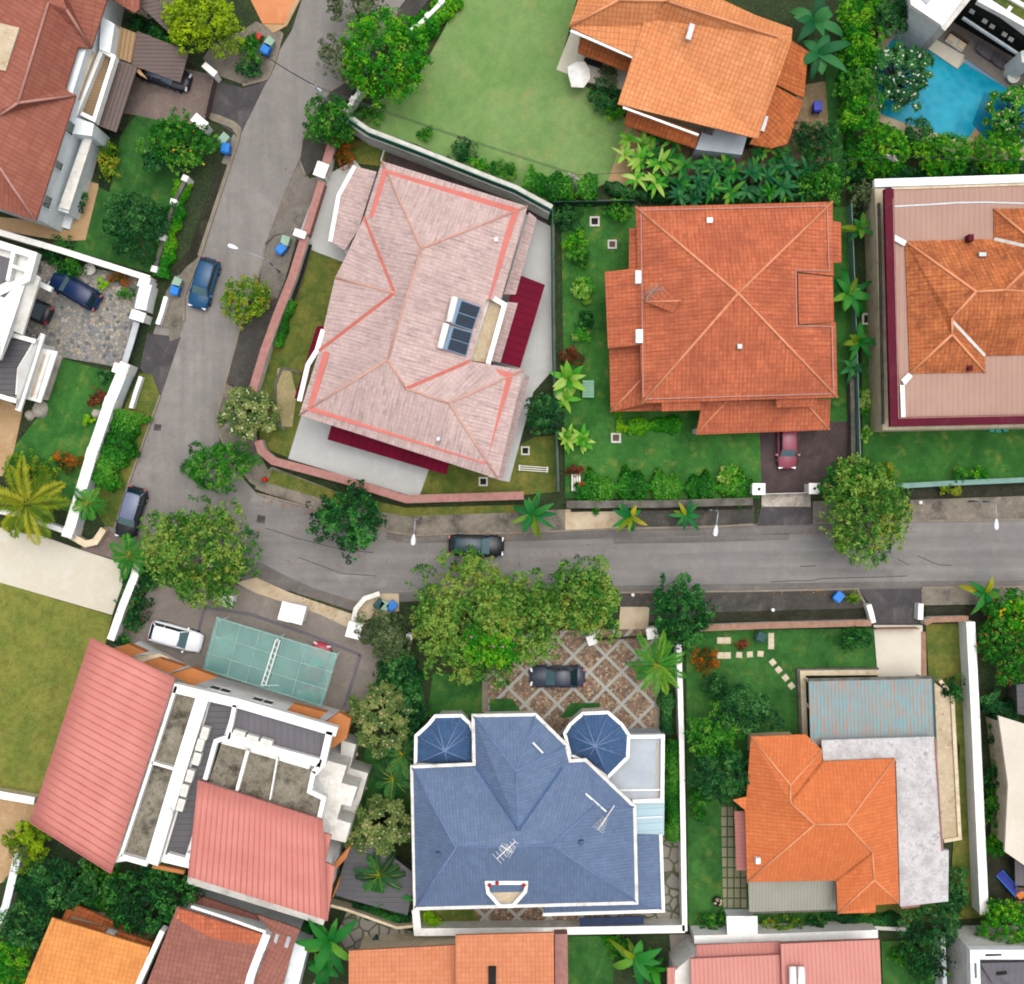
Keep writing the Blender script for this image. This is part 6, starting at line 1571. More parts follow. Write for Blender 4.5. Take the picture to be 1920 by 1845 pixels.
# ---------------------------------------------------------------- cars
def car(x, y, hx, hy, paint, roofpaint, label, L=4.5, W=1.8, Hh=1.65, kind='suv', rear=False):
    """x, y survey pixels of the middle; (hx, hy) photo direction of the bonnet"""
    p = P(x, y, .8); az = math.atan2(-hy, hx)
    t = thing("parked_car", label, "car", (p[0], p[1], .05), "cars parked along the street and in the drives", az)
    h2 = W / 2; belt = .98 if kind == 'suv' else .88; hood = belt - .06
    # station: x, half width, side height, crown height
    if kind == 'suv':
        st = [(.50, .60, .55, .60), (.485, .76, .66, .72), (.45, .86, hood - .14, hood - .08), (.34, .95, hood - .04, hood + .02), (.22, .98, belt - .02, belt + .04), (.0, 1.0, belt, belt + .05), (-.25, 1.0, belt, belt + .05), (-.42, .96, belt, belt + .04), (-.475, .86, belt - .05, belt), (-.50, .68, .62, .66)]
        gl = (.235, .10, -.37, -.46)
    else:
        st = [(.50, .58, .52, .56), (.485, .76, .62, .66), (.44, .87, hood - .14, hood - .08), (.34, .95, hood - .06, hood), (.2, .98, belt - .03, belt + .03), (.0, 1.0, belt, belt + .04), (-.25, .99, belt, belt + .04), (-.36, .95, belt - .02, belt + .05), (-.46, .88, belt - .04, belt + .03), (-.49, .76, .70, .74), (-.50, .62, .6, .62)]
        gl = (.20, .05, -.22, -.36)
    V = []; F = []
    for sx, w, z1, z2 in st:
        w *= h2
        V += [(sx * L, -w * .94, .26), (sx * L, -w, .5), (sx * L, -w * .97, z1 - .06), (sx * L, -w * .86, z1), (sx * L, 0, z2), (sx * L, w * .86, z1), (sx * L, w * .97, z1 - .06), (sx * L, w, .5), (sx * L, w * .94, .26)]
    m = 9
    for i in range(len(st) - 1):
        for k in range(m - 1): F.append((i * m + k, i * m + k + 1, (i + 1) * m + k + 1, (i + 1) * m + k))
        F.append((i * m + m - 1, i * m, (i + 1) * m, (i + 1) * m + m - 1))
    F += [tuple(range(m - 1, -1, -1)), tuple(range((len(st) - 1) * m, len(st) * m))]
    mb = MB().add(V, F); body = mb.build("body", MT[paint], t, True, True)
    # greenhouse
    a, b, c, d = [g * L for g in gl]; wb = h2 * .84; wt = h2 * .68; zb = belt + .01; zt = Hh - .06
    R4 = [(a, wb), (b, wt), (c, wt), (d, wb)]
    q = lambda xx, s, zz: (xx, s, zz)
    FB = [q(a, -wb * .92, zb), q(a, wb * .92, zb), q(b, wt * .92, zt), q(b, -wt * .92, zt)]
    MB().add([tuple(Vector(v) + Vector((.015, 0, .02))) for v in FB], [(0, 1, 2, 3)]).build("windscreen", MT['carglass_l'], t, False, True)
    RB = [q(d, wb * .92, zb), q(d, -wb * .92, zb), q(c, -wt * .92, zt), q(c, wt * .92, zt)]
    MB().add([tuple(Vector(v) + Vector((-.015, 0, .02))) for v in RB], [(0, 1, 2, 3)]).build("rear_window", MT['carglass'], t, False, True)
    for s in (-1, 1):
        S = [q(a - .06, s * wb, zb), q(b - .03, s * wt, zt), q(c + .03, s * wt, zt), q(d + .06, s * wb, zb)]
        if s > 0: S.reverse()
        MB().add([tuple(Vector(v) + Vector((0, s * .012, 0))) for v in S], [(0, 1, 2, 3)]).build("side_window", MT['carglass'], t, False, True)
    # pillars and roof in paint
    mb = MB()
    for s in (-1, 1):
        mb.tube([(a, s * wb, zb), (b, s * wt, zt)], .045, 6); mb.tube([(d, s * wb, zb), (c, s * wt, zt)], .06, 6)
        mb.tube([(a * .35 + d * .65, s * wb, zb), (b * .35 + c * .65, s * wt, zt)], .035, 6)
    RV = []
    for xx, ww, zz in ((b + .05, wt * .90, zt - .03), (b - .12, wt * 1.0, zt + .035), ((b + c) / 2, wt * 1.03, zt + .07), (c + .14, wt * 1.0, zt + .04), (c - .06, wt * .90, zt - .03)):
        RV += [(xx, -ww, zz - .03), (xx, -ww * .8, zz + .015), (xx, 0, zz + .035), (xx, ww * .8, zz + .015), (xx, ww, zz - .03)]
    RF = [(i * 5 + k, (i + 1) * 5 + k, (i + 1) * 5 + k + 1, i * 5 + k + 1) for i in range(4) for k in range(4)]
    RF = [tuple(reversed(f)) if True else f for f in RF]
    k = len(mb.v); mb.add(RV, RF)
    mb.build("roof", MT[roofpaint], t, True, True)
    MB().box(((a + d) / 2, 0, zb - .3), (abs(a - d) * .9, wb * 1.7, .28)).build("interior", MT['dark'], t, False, True)
    for xx in (.31 * L, -.30 * L):
        for s in (-1, 1):
            wl = MB(); wl.tube([(xx, s * (h2 - .2), .32), (xx, s * (h2 + .01), .32)], .33, 16); w_ = wl.build("wheel", MT['tyre'], t, True, True)
            MB().tube([(xx, s * (h2 - .02), .32), (xx, s * (h2 + .025), .32)], .2, 12).build("rim", MT['rim'], w_, False, True)
    for s in (-1, 1):
        MB().box((.468 * L, s * h2 * .64, .58), (.16, .34, .16), s * -.25).build("headlight", MT['lens'], t, False, True)
        MB().box((-.482 * L, s * h2 * .70, .68), (.12, .26, .22), s * .2).build("tail_light", MT['redlens'], t, False, True)
        MB().box((a - .12, s * (h2 + .08), belt - .02), (.14, .2, .14), s * .2).build("wing_mirror", MT[paint], t, False, True)
    return t
MT['carglass'] = m_gloss('car glass', '#1a3238', .05, .6)
MT['carglass_l'] = m_gloss('windscreen glass', '#5f7f88', .05, .8)
for n_, c_ in (('p_blue', '#15527c'), ('p_navy', '#0c2c5c'), ('p_black', '#22262c'), ('p_slate', '#717b98'), ('p_teal', '#24404f'), ('p_white', '#eef0f4'), ('p_red', '#c23a4c'), ('p_grey', '#3d4556'), ('p_rose', '#9a4f60'), ('p_dark', '#1b2030')):
    MT[n_] = m_gloss('car paint ' + c_, c_, .35, .25, 0.0, .12)
MT['p_white'] = m_plain('white car paint', '#e9ecf2', '#e4e8ee', 2, .35, .3, g=1.25)
car(382, 531, -25, 85, 'p_blue', 'p_blue', "bright blue suv parked on the street by the round yellow green tree", 4.3)
car(140, 543, -80, -47, 'p_navy', 'p_navy', "navy blue car on the cobbled drive of the white house", 4.5)
car(50, 574, -110, -48, 'p_black', 'p_black', "black car with red tail lights half under the white house slab", 4.2, kind='sedan')
car(306, 140, 105, 33, 'p_dark', 'p_slate', "dark car half under the brown plank carport", 4.6, kind='sedan')
car(245, 962, -25, 85, 'p_black', 'p_slate', "black suv with silvery roof parked near the street wall end", 4.4)
car(893, 1023, 100, 3, 'p_black', 'p_teal', "black suv with teal roof driving along the lower street", 4.6)
car(329, 1194, 95, 26, 'p_white', 'p_white', "white suv on the grey forecourt beside the glass canopy", 4.5)
car(592, 1252, 26, -95, 'p_red', 'p_red', "red car with its nose sticking out from the green glass canopy", 4.2, kind='sedan')
car(1045, 1269, -100, 0, 'p_grey', 'p_grey', "dark grey sedan on the diamond patterned drive", 4.6, kind='sedan')
car(1476, 835, 0, 100, 'p_rose', 'p_rose', "rose pink car reaching out of the porch onto the dark brick drive", 3.9, 1.65, kind='suv')

# ---------------------------------------------------------------- wheeled bins
def bin_(x, y, mat, lid, label, rz=0.0, s=1.0):
    p = P(x, y, 1.0); t = thing("wheeled_bin", label, "bin", (p[0], p[1], .14), "wheeled rubbish bins", rz)
    MB().box((0, 0, .08), (.58 * s, .66 * s, .92), 0, 1.12).build("body", MT[mat], t, False, True)
    mb = MB(); mb.box((0, .02, 1.0), (.72 * s, .82 * s, .08), 0, .9); mb.tube([(-.26 * s, -.44 * s, 1.0), (.26 * s, -.44 * s, 1.0)], .03, 6)
    mb.build("lid", MT[lid], t, False, True)
    for sg in (-1, 1):
        MB().tube([(sg * .24 * s, -.30 * s, .11), (sg * .31 * s, -.30 * s, .11)], .11, 10).build("wheel", MT['tyre'], t, False, True)
BN = [(498, 92, 'bin_blue', "blue bin on the verge below the yellow green tree"), (505, 80, 'bin_green', "pale green bin on the verge below the yellow green tree"),
      (423, 278, 'bin_blue', "blue bin by the lower gate of the brown paved drive"), (420, 260, 'bin_green', "pale green bin by the lower gate of the brown paved drive"),
      (328, 544, 'bin_blue', "blue bin beside the bright blue suv"), (332, 530, 'bin_green', "pale green bin beside the bright blue suv"),
      (527, 467, 'bin_blue', "blue bin in the round bay by the pink house wall"), (535, 452, 'bin_green', "pale green bin in the round bay by the pink house wall"),
      (735, 1136, 'bin_blue', "blue bin in the cream curved bay under the olive tree pair"), (721, 1136, 'bin_green', "pale green bin in the cream curved bay under the olive tree pair"), (711, 1133, 'bin_teal', "dark teal bin in the cream curved bay"),
      (1572, 1119, 'bin_blue', "lone blue bin on the black verge by the ivory drive"), (1427, 1194, 'bin_green', "mint bin with dark lid on the stepping stone lawn"), (1533, 200, 'royal', "royal blue bin in the alley beside the orange house"),
      (704, 1767, 'bin_teal', "dark teal bin in the slab yard left of the salmon roof")]
for x, y, m_, lab in BN:
    bin_(x, y, m_, 'bin_teal' if 'dark lid' in lab else m_, lab, random.uniform(-.5, .5) - .3)
p = P(497, 899, .5)
t = thing("hydrant", "small red hydrant on the stained verge at the bend", "hydrant", (p[0], p[1], .14))
MB().lathe((p[0], p[1], .14), [(.2, 0), (.2, .1), (.13, .12), (.13, .6), (.2, .65), (.16, .8), (.04, .9)], 12).build("barrel", MT['red'], t, True)
MB().tube([(p[0] - .28, p[1], .6), (p[0] + .28, p[1], .6)], .08, 8).build("outlet", MT['red'], t)
p = P(487, 71, .5)
t = thing("plastic_drum", "small red drum beside the bins below the yellow green tree", "drum", (p[0], p[1], .14))
MB().lathe((p[0], p[1], .14), [(.26, 0), (.29, .1), (.28, .75), (.24, .8)], 14).build("body", MT['red'], t, True)
MB().lathe((p[0], p[1], .94), [(.26, 0), (.26, .05), (.2, .07)], 14).build("lid", MT['red'], t)

# ---------------------------------------------------------------- street lamps, poles and cables
def lamp(bx, by, ex, ey, hx, hy, label, h=6.0):
    b = P(bx, by, 0); e_ = P(ex, ey, h - .3); hd = P(hx, hy, h)
    t = thing("street_lamp", label, "street lamp", (e_[0], e_[1], .14), "street lamps along the road")
    mb = MB(); x, y = e_[0], e_[1]
    mb.tube([(x, y, .14), (x, y, h * .55)], .085, 9, .07); mb.tube([(x, y, h * .55), (x, y, h - .3)], .07, 8, .055)
    mb.build("pole", MT['pole'], t, True)
    MB().tube([(x, y, h - .32), (x + (hd[0] - x) * .12, y + (hd[1] - y) * .12, h - .06), (x + (hd[0] - x) * .8, y + (hd[1] - y) * .8, h)], .045, 7).build("arm", MT['steel'], t, True)
    d = Vector((hd[0] - x, hd[1] - y, 0)); d.normalize(); rz = math.atan2(d.y, d.x)
    mb = MB()
    V = []; prof = [(-.45, .07), (-.25, .15), (.0, .22), (.28, .22), (.42, .12)]
    for s, w in prof:
        c = Vector(hd) + d * s; n = Vector((-d.y, d.x, 0))
        V += [tuple(c + n * w), tuple(c + n * w * .6 + Vector((0, 0, .1))), tuple(c - n * w * .6 + Vector((0, 0, .1))), tuple(c - n * w), tuple(c - Vector((0, 0, .08)))]
    F = [(i * 5 + k, i * 5 + (k + 1) % 5, (i + 1) * 5 + (k + 1) % 5, (i + 1) * 5 + k) for i in range(4) for k in range(5)] + [(0, 1, 2, 3, 4), (24, 23, 22, 21, 20)]
    mb.add(V, F); mb.build("lamp_head", MT['lamp'], t, True)
lamp(514, 504, 500, 487, 437, 463, "street lamp reaching over the road beside the bright blue suv")
lamp(779, 972, 779, 974, 775, 1012, "street lamp over the bend between the dark tree and the teal roofed suv")
lamp(1347, 956, 1346, 958, 1342, 995, "street lamp over the lower street left of the dark brick drive")
lamp(1866, 940, 1865, 941, 1868, 983, "street lamp over the lower street near the right edge")
def upole(bx, by, tx, ty, h, label, mat):
    tp = P(tx, ty, h)
    t = thing("utility_pole", label, "utility pole", (tp[0], tp[1], .1))
    bb = P(bx, by, .1); MB().tube([(bb[0], bb[1], .1), tp], .15, 9, .10).build("pole", MT[mat], t, True)
    mb = MB(); mb.box((tp[0], tp[1], h - .5), (1.0, .12, .12), R(-30)); mb.box((tp[0], tp[1], h - .9), (.7, .12, .12), R(-30)); mb.build("crossarm", MT[mat], t)
    return Vector(tp)
u1 = upole(631, 212, 591, 161, 8.5, "grey utility pole leaning over the road at the corner of the big pale lawn", 'steel')
u2 = upole(1080, 362, 1076, 328, 8.0, "pale utility pole in the shrubs below the big pale lawn", 'cpole')
u3 = upole(1680, 300, 1676, 293, 8.0, "pale utility pole among the round bushes by the pool", 'cpole')
def cable(a, b, sag, label, n=14, r=.022):
    pts = []
    for i in range(n + 1):
        s = i / n; q = a.lerp(b, s); q.z -= sag * 4 * s * (1 - s); pts.append(q)
    tag(MB().tube(pts, r, 5).build("power_cable", MT['wire']), label, "cable", "overhead cables between the poles")
u0 = Vector(P(505, 110, 7.0))
cable(u0, u1, .2, "overhead cable crossing the road at the top left", r=.04)
for dz, lab in ((0, "upper cable of the pair above the big pale lawn"), (-.45, "lower cable of the pair above the big pale lawn")):
    cable(u1 + Vector((0, 0, dz)), u2 + Vector((.15, .1 , dz)), .5, lab)
cable(u2, u3, .5, "overhead cable above the lush plants north of the pyramid roof house")
cable(u3, Vector(P(2100, 303, 7.5)), .3, "overhead cable above the round bushes by the pool")

# ---------------------------------------------------------------- garden things
def slabstone(x, y, s, rz, label, group="stepping stones on the lawn", z=.1, name="stepping_stone"):
    p = P(x, y, .15); o = MB().box((p[0], p[1], z), (s, s * .95, .06), rz, .94).build(name, MT['stone'])
    tag(o, label, "stepping stone", group)
lab_d = "square cream stepping stone in the diagonal run on the lawn left of the ivory drive"
for i, (x, y) in enumerate(((1449, 1242), (1460, 1256), (1473, 1271), (1484, 1286))):
    slabstone(x, y, .52, R(-52), ["topmost", "second from top", "second from bottom", "lowest"][i] + " cream stepping stone of the diagonal run on the lawn")
for i, (x, y) in enumerate(((1386, 1228), (1406, 1227), (1426, 1226))):
    slabstone(x, y, .52, R(-4 + 9 * (i == 1)), ["left", "middle, tilted", "right"][i] + " single cream stepping stone in the row by the orange flowers")
for i, (x, y) in enumerate(((1351, 1201), (1364, 1201), (1351, 1229), (1364, 1229))):
    slabstone(x, y, .58, 0, ["left stone of the upper cream pair", "right stone of the upper cream pair", "left stone of the lower cream pair", "right stone of the lower cream pair"][i] + " near the lawn corner")
for i, (x, y) in enumerate(((1446, 1212), (1446, 1202), (1446, 1192))):
    slabstone(x, y, .5, 0, ["bottom", "middle", "top"][i] + " cream stone of the short column below the terracotta wall")
for i, (x, y) in enumerate(((666, 1414), (661, 1428), (675, 1434), (686, 1447), (681, 1461), (683, 1477))):
    slabstone(x, y, .42, R(20), ["first from the top", "second from the top, set left", "third from the top", "fourth, furthest right", "fifth from the top", "lowest"][i] + " worn path stone beside the curved roof building", "path stones beside the tall white building")
def chamber(x, y, s, mat, label, z=.1):
    p = P(x, y, .2); t = thing("inspection_chamber", label, "drain chamber", (p[0], p[1], z), "concrete drain chambers in the gardens")
    mb = MB()
    for dx, dy, a, b in ((0, s / 2, s * 1.2, s * .2), (0, -s / 2, s * 1.2, s * .2), (s / 2, 0, s * .2, s * .8), (-s / 2, 0, s * .2, s * .8)):
        mb.box((p[0] + dx, p[1] + dy, z), (a, b, .14))
    mb.build("frame", MT['greywall'], t); MB().box((p[0], p[1], z), (s * .8, s * .8, .07)).build("cover", MT[mat], t)
chamber(1148, 458, .62, 'brownwall', "square concrete chamber with brown cover beside the pyramid roof house")
chamber(1155, 821, .68, 'brownwall', "square concrete chamber with brown cover on the front lawn of the pyramid roof house")
chamber(1115, 415, .68, 'dark', "dark chamber half hidden by shrubs near the dark green fence")
chamber(985, 845, .6, 'dark', "dark chamber beside the bench east of the pink house")
chamber(906, 903, .62, 'dark', "dark chamber by the pink coped wall below the pink roof")
chamber(1627, 598, .8, 'dark', "chamber beside the mansion gutter among broad leaved plants", .11)
p = P(1103, 729, 1.0); t = thing("green_cabinet", "mint green slatted cabinet on the lawn beside striped plants", "cabinet", (p[0], p[1], .1))
MB().box((p[0], p[1], .1), (.95, 1.4, .85)).build("body", MT['lime'], t)
mb = MB()
for i in range(5): mb.box((p[0], p[1] - .5 + .25 * i, .95), (.85, .1, .05))
mb.build("slat", MT['teal'], t)
p = P(1110, 357, .8); t = thing("green_box", "small mint box among the shrubs below the utility pole", "box", (p[0], p[1], .1))
MB().box((p[0], p[1], .1), (.55, .5, .7)).build("body", MT['lime'], t); MB().box((p[0], p[1], .8), (.62, .57, .06)).build("lid", MT['lime'], t)
p = P(1000, 880, .6); t = thing("white_bench", "white tubular frame bench on the grass east of the pink house", "bench", (p[0], p[1], .11), None, R(-4))
mb = MB()
for dy in (-.12, .05, .22): mb.tube([(-1.25, dy, .45), (1.25, dy, .45)], .035, 6)
mb.build("seat", MT['white'], t, False, True)
for s in (-1.15, 1.15):
    MB().tube([(s, -.25, 0), (s, -.15, .45), (s, .25, .45), (s, .32, 0)], .035, 6).build("leg", MT['white'], t, False, True)
# parasol
p = P(1086, 133, 2.3); t = thing("patio_parasol", "white parasol half folded on the cream patio corner", "parasol", (p[0], p[1], .15))
V = []; n = 8
for i in range(n):
    a = 2 * math.pi * i / n + .3; r_ = 1.05 * (1.25 if i in (5, 6) else .85 + .15 * (i % 2)); V.append((p[0] + r_ * math.cos(a), p[1] + r_ * math.sin(a), 1.95 - .1 * (i % 2)))
V.append((p[0] + .1, p[1] + .1, 2.6))
MB().add(V, [(i, (i + 1) % n, n) for i in range(n)]).build("canopy", MT['white'], t)
MB().tube([(p[0], p[1], .15), (p[0] + .1, p[1] + .1, 2.65)], .03, 7).build("pole", MT['steel'], t)
MB().lathe((p[0], p[1], .15), [(.3, 0), (.3, .06), (.05, .1)], 14).build("base", MT['darkwall'], t)
t = thing("patio_bench", "dark bench on the cream patio under the orange eaves", "bench", P(1112, 110, 0))
p = P(1112, 118, .5); MB().box((p[0], p[1], .5), (1.6, .5, .07), R(-18)).build("seat", MT['black'], t)
for s in (-.7, .7):
    MB().box((p[0] + s * math.cos(R(18)), p[1] - s * math.sin(R(18)), .15), (.08, .4, .35), R(-18)).build("leg", MT['black'], t)
# poolside furniture
for k, (x, y, rz) in enumerate(((1853, 100, R(-34)), (1882, 120, R(-34)))):
    p = P(x, y, .6); t = thing("sun_lounger", ["dark sun lounger on the grey pool deck, further from the right edge", "dark sun lounger on the grey pool deck, nearer the right edge"][k], "lounger", (p[0], p[1], .22), "loungers on the pool deck", rz)
    MB().box((0, 0, .28), (1.25, .8, .1)).build("seat", MT['r_slate'], t, False, True)
    MB().add([(-.6, -.4, .36), (-.6, .4, .36), (-1.1, .4, .75), (-1.1, -.4, .75), (-.6, -.4, .28), (-.6, .4, .28), (-1.1, .4, .67), (-1.1, -.4, .67)], [(0, 1, 2, 3)[::-1], (4, 5, 6, 7), (0, 3, 7, 4), (1, 5, 6, 2), (3, 2, 6, 7)]).build("backrest", MT['r_slate'], t, False, True)
    for sx in (-.5, .55):
        for sy in (-.35, .35): MB().box((sx, sy, 0), (.06, .06, .3)).build("leg", MT['black'], t, False, True)
p = P(1792, 80, .5); t = thing("lounge_sofa", "low pale lounge sofa on the deck under the dark terrace", "sofa", (p[0], p[1], .22), None, R(-34))
MB().box((0, 0, .1), (1.7, .8, .3)).build("seat", MT['greywall'], t, False, True); MB().box((0, .42, .1), (1.7, .16, .7)).build("backrest", MT['brownwall'], t, False, True)
for s in (-.5, .5): MB().box((s, 0, .4), (.7, .6, .12), 0, .9).build("cushion", MT['creamwall'], t, False, True)
p = P(1902, 143, 1.0); t = thing("white_planter", "round white planter at the pool deck corner near the right edge", "planter", (p[0], p[1], .22))
MB().lathe((p[0], p[1], .22), [(.3, 0), (.5, .5), (.52, .7), (.44, .72), (.4, .55)], 16).build("pot", MT['white'], t, True)
# play set in the dark yard at the right edge
p = P(1890, 1655, .6); t = thing("toy_slide", "blue toy slide with orange and timber frame in the dark yard", "toy slide", (p[0], p[1], .1), None, R(-50))
MB().add([(-.9, -.3, .1), (1.0, -.3, 1.0), (1.0, .3, 1.0), (-.9, .3, .1), (-.9, -.3, .0), (1.0, -.3, .9), (1.0, .3, .9), (-.9, .3, 0)], [(0, 1, 2, 3), (7, 6, 5, 4), (0, 4, 5, 1), (3, 2, 6, 7)]).build("chute", MT['royal'], t, False, True)
for s in (-.33, .33): MB().tube([(-.9, s, .16), (1.0, s, 1.1)], .06, 6).build("side_rail", MT['bin_blue'], t, False, True)
MB().box((1.2, .1, 0), (.5, .6, 1.05)).build("platform", MT['orange'], t, False, True)
MB().box((1.1, .9, .9), (.18, 1.5, .14), .2).build("beam", MT['timber'], t, False, True); MB().box((.6, 1.5, .7), (1.2, .16, .12), .4).build("beam", MT['timber'], t, False, True)
# white canopy shed by the rose roof
t = thing("white_tank_cover", "square white flat roofed hut beside the grassed pavers", "hut", centre([(1392, 1736)]))
flat(t, "roof", [(1362, 1718), (1420, 1718), (1421, 1752), (1364, 1754)], 2.6, 'white', .15); MB().prism([q[:2] for q in PP([(1366, 1722), (1416, 1722), (1416, 1748), (1368, 1750)], 2.4)], 0, 2.45).build("wall", MT['bluewhite'], t)
def pot(x, y, r_, label, mat='dark', plant='f_cream'):
    p = P(x, y, .5); t = thing("plant_pot", label, "plant pot", (p[0], p[1], .12))
    MB().lathe((p[0], p[1], .12), [(r_ * .7, 0), (r_, .45), (r_ * .85, .46), (r_ * .8, .3)], 14).build("pot", MT[mat], t, True)
    V, Q, T, _ = foliage((p[0], p[1], .7), r_, r_, .35, 60, 5, .4, .18); fast_mesh("plant", V, Q, T, MT[plant], t)
pot(1345, 1690, .42, "dark pot with pale flowers at the corner of the grassed pavers")
pot(168, 505, .5, "cream pot among shrubs beside the navy car", 'greywall', 'f_mid')
def boulder(x, y, r_, label, mat='rock'):
    p = P(x, y, r_ * .5); V = []; F = []
    n, m = 9, 5
    for i in range(m):
        ph = math.pi / 2 * i / (m - 1)
        for k in range(n):
            a = 2 * math.pi * k / n; q = r_ * math.cos(ph * .96) * random.uniform(.82, 1.12)
            V.append((p[0] + q * math.cos(a), p[1] + q * math.sin(a), .1 + r_ * .8 * math.sin(ph)))
    F = [(i * n + k, i * n + (k + 1) % n, (i + 1) * n + (k + 1) % n, (i + 1) * n + k) for i in range(m - 1) for k in range(n)] + [tuple(range((m - 1) * n, m * n))]
    tag(mk("garden_boulder", V, F, MT[mat], None, True), label, "boulder")
boulder(74, 768, .75, "pale garden boulder beside the white house terrace"); boulder(56, 778, .45, "smaller pale boulder left of the big one by the white house")
boulder(430, 795, .5, "pale rock in the planted corner under the frangipani at the bend"); boulder(226, 545, .5, "white rock in the bed by the cobbled gate"); boulder(180, 775, .4, "grey rock by the street wall on the white house lawn")
p = P(1080, 905, .5); t = thing("garden_bench", "small pale slatted bench in the lower left corner of the pyramid roof lawn", "bench", (p[0], p[1], .1))
mb = MB()
for i in range(4): mb.box((p[0] - .3 + .2 * i, p[1], .45), (.14, 1.4, .05))
mb.build("seat", MT['white_w'], t)
for s in (-.55, .55): MB().box((p[0], p[1] + s, .1), (.6, .08, .35)).build("leg", MT['white_w'], t)
for x, y, lab in ((1448, 1177, "small white lamp post on the verge left of the drive bin"), (1724, 942, "small white lamp bollard on the stained verge right of the street tree"), (1186, 1115, "small white marker post on the dark verge right of the olive tree pair")):
    p = P(x, y - 34 if y == 1177 else y, .6); t = thing("marker_post", lab, "post", (p[0], p[1], .14))
    MB().tube([(p[0], p[1], .14), (p[0], p[1], .75)], .05, 8).build("post", MT['white'], t); MB().lathe((p[0], p[1], .75), [(.05, 0), (.16, .08), (.14, .2), (.03, .26)], 12).build("cap", MT['white'], t, True)
for k, (x, y) in enumerate(((1862, 805), (1874, 806), (1888, 804))):
    p = P(x, y, .7); t = thing("garden_chair", ["left", "middle", "right"][k] + " of three turquoise garden chairs below the mansion gutter", "chair", (p[0], p[1], .11), "turquoise chairs by the mansion")
    MB().box((p[0], p[1], .45), (.42, .42, .05)).build("seat", MT['turq'], t)
    MB().box((p[0], p[1] + .2, .5), (.42, .05, .42)).build("backrest", MT['turq'], t)
    for sx in (-.17, .17):
        for sy in (-.17, .17): MB().box((p[0] + sx, p[1] + sy, .11), (.04, .04, .35)).build("leg", MT['teal'], t)
# ---------------------------------------------------------------- trees
M_ = MT
tree(380, 42, 82, 56, 6.0, M_['f_yel'], "large lime yellow tree at the top edge above the carport", leaf=.28, clr=.30, ncl=38, up=.6)
tree(722, 106, 82, 84, 6.5, M_['f_bright'], "dense round bright green tree on the corner of the big pale lawn", leaf=.30, clr=.22, ncl=95, fill=.82, zmin=-.1, grain=.8, lobe=.22)
tree(640, 110, 50, 42, 4.5, M_['f_grey'], "sparse grey green tree over the road left of the bright round tree", leaf=.22, dens=.45, clr=.3, ncl=16)
tree(668, 20, 62, 42, 4.5, M_['f_grey'], "sparse grey green tree over the road at the top edge", leaf=.22, dens=.5, clr=.3, ncl=18)
tree(620, 232, 50, 46, 4.5, M_['f_mid'], "dark green street bush tree by the retaining wall corner", leaf=.24, ncl=16)
tree(460, 562, 43, 46, 4.0, M_['f_olive'], "rounded yellow green street tree opposite the bright blue suv", leaf=.22, ncl=34, clr=.28, fill=.78, grain=.8, lobe=.35)
tree(410, 872, 78, 48, 4.0, M_['f_mid'], "low spreading green tree over the road at the bend", leaf=.22, dens=.8, ncl=26, clr=.26)
tree(656, 968, 74, 62, 5.0, M_['f_dark'], "dark leafy tree on the verge at the outer bend", leaf=.30, ncl=26, clr=.28)
tree(372, 1036, 105, 98, 7.0, M_['f_rain'], "big olive green street tree near the black suv", leaf=.30, ncl=46, clr=.29, dens=1.2)
tree(905, 1160, 155, 112, 8.0, M_['f_rain'], "huge wide olive crowned tree over the lower street", leaf=.30, ncl=85, clr=.21, dens=1.25)
tree(1092, 1120, 70, 82, 7.5, M_['f_rain'], "olive crowned tree joined to the right of the huge wide one", leaf=.30, ncl=34, clr=.32, dens=1.25)
tree(925, 1208, 52, 42, 8.2, M_['f_bright'], "small bright tree with pink blossom tucked under the huge olive crown", leaf=.26, ncl=14, flowers=('f_pink', 12, .22, "blossoms"))
tree(1276, 1148, 62, 64, 5.5, M_['f_dark'], "compact deep green tree by the patterned drive gate", leaf=.26, ncl=24, clr=.28)
tree(1618, 958, 86, 92, 6.5, M_['f_rain'], "olive green street tree right of the dark brick drive", leaf=.30, ncl=40, clr=.3, dens=1.2)
tree(1588, 905, 50, 40, 5.0, M_['f_mid'], "fresher green lower tree behind the street tree right of the dark drive", leaf=.24, ncl=16)
rosettes(468, 775, 52, 52, 3.6, M_['f_fran'], "frangipani with cream flowers in the planted corner at the bend", 34, .46, fl=2)
tree(722, 1190, 48, 46, 4.5, M_['f_grey'], "grey green small leaved tree left of the huge olive crown", leaf=.2, ncl=20, clr=.28)
rosettes(715, 1348, 62, 60, 5.0, M_['f_fran'], "frangipani between the glass canopy and the left turret", 52, .46, fl=1, flowers='f_peach')
rosettes(714, 1545, 60, 52, 5.0, M_['f_fran'], "frangipani left of the blue roof's long side", 46, .46, fl=1, flowers='f_peach')
tree(1395, 1330, 58, 46, 5.0, M_['f_deep'], "deep green tree at the edge of the stepping stone lawn", leaf=.24, ncl=22, clr=.26)
tree(1335, 1380, 52, 50, 5.0, M_['f_mid'], "mid green tree overhanging the wall right of the blue house", leaf=.24, ncl=20, clr=.26)
tree(1352, 1448, 62, 56, 5.5, M_['f_deep'], "deep green tree touching the corner of the vivid orange roof", leaf=.24, ncl=24, clr=.26)
rosettes(1690, 142, 50, 62, 4.5, M_['f_deep'], "frangipani covered in white flowers at the pool edge", 46, .46, flowers='f_white', fl=3)
rosettes(1902, 215, 46, 60, 4.5, M_['f_mid'], "frangipani with peach flowers at the right end of the pool", 30, .44, flowers='f_peach', fl=2)
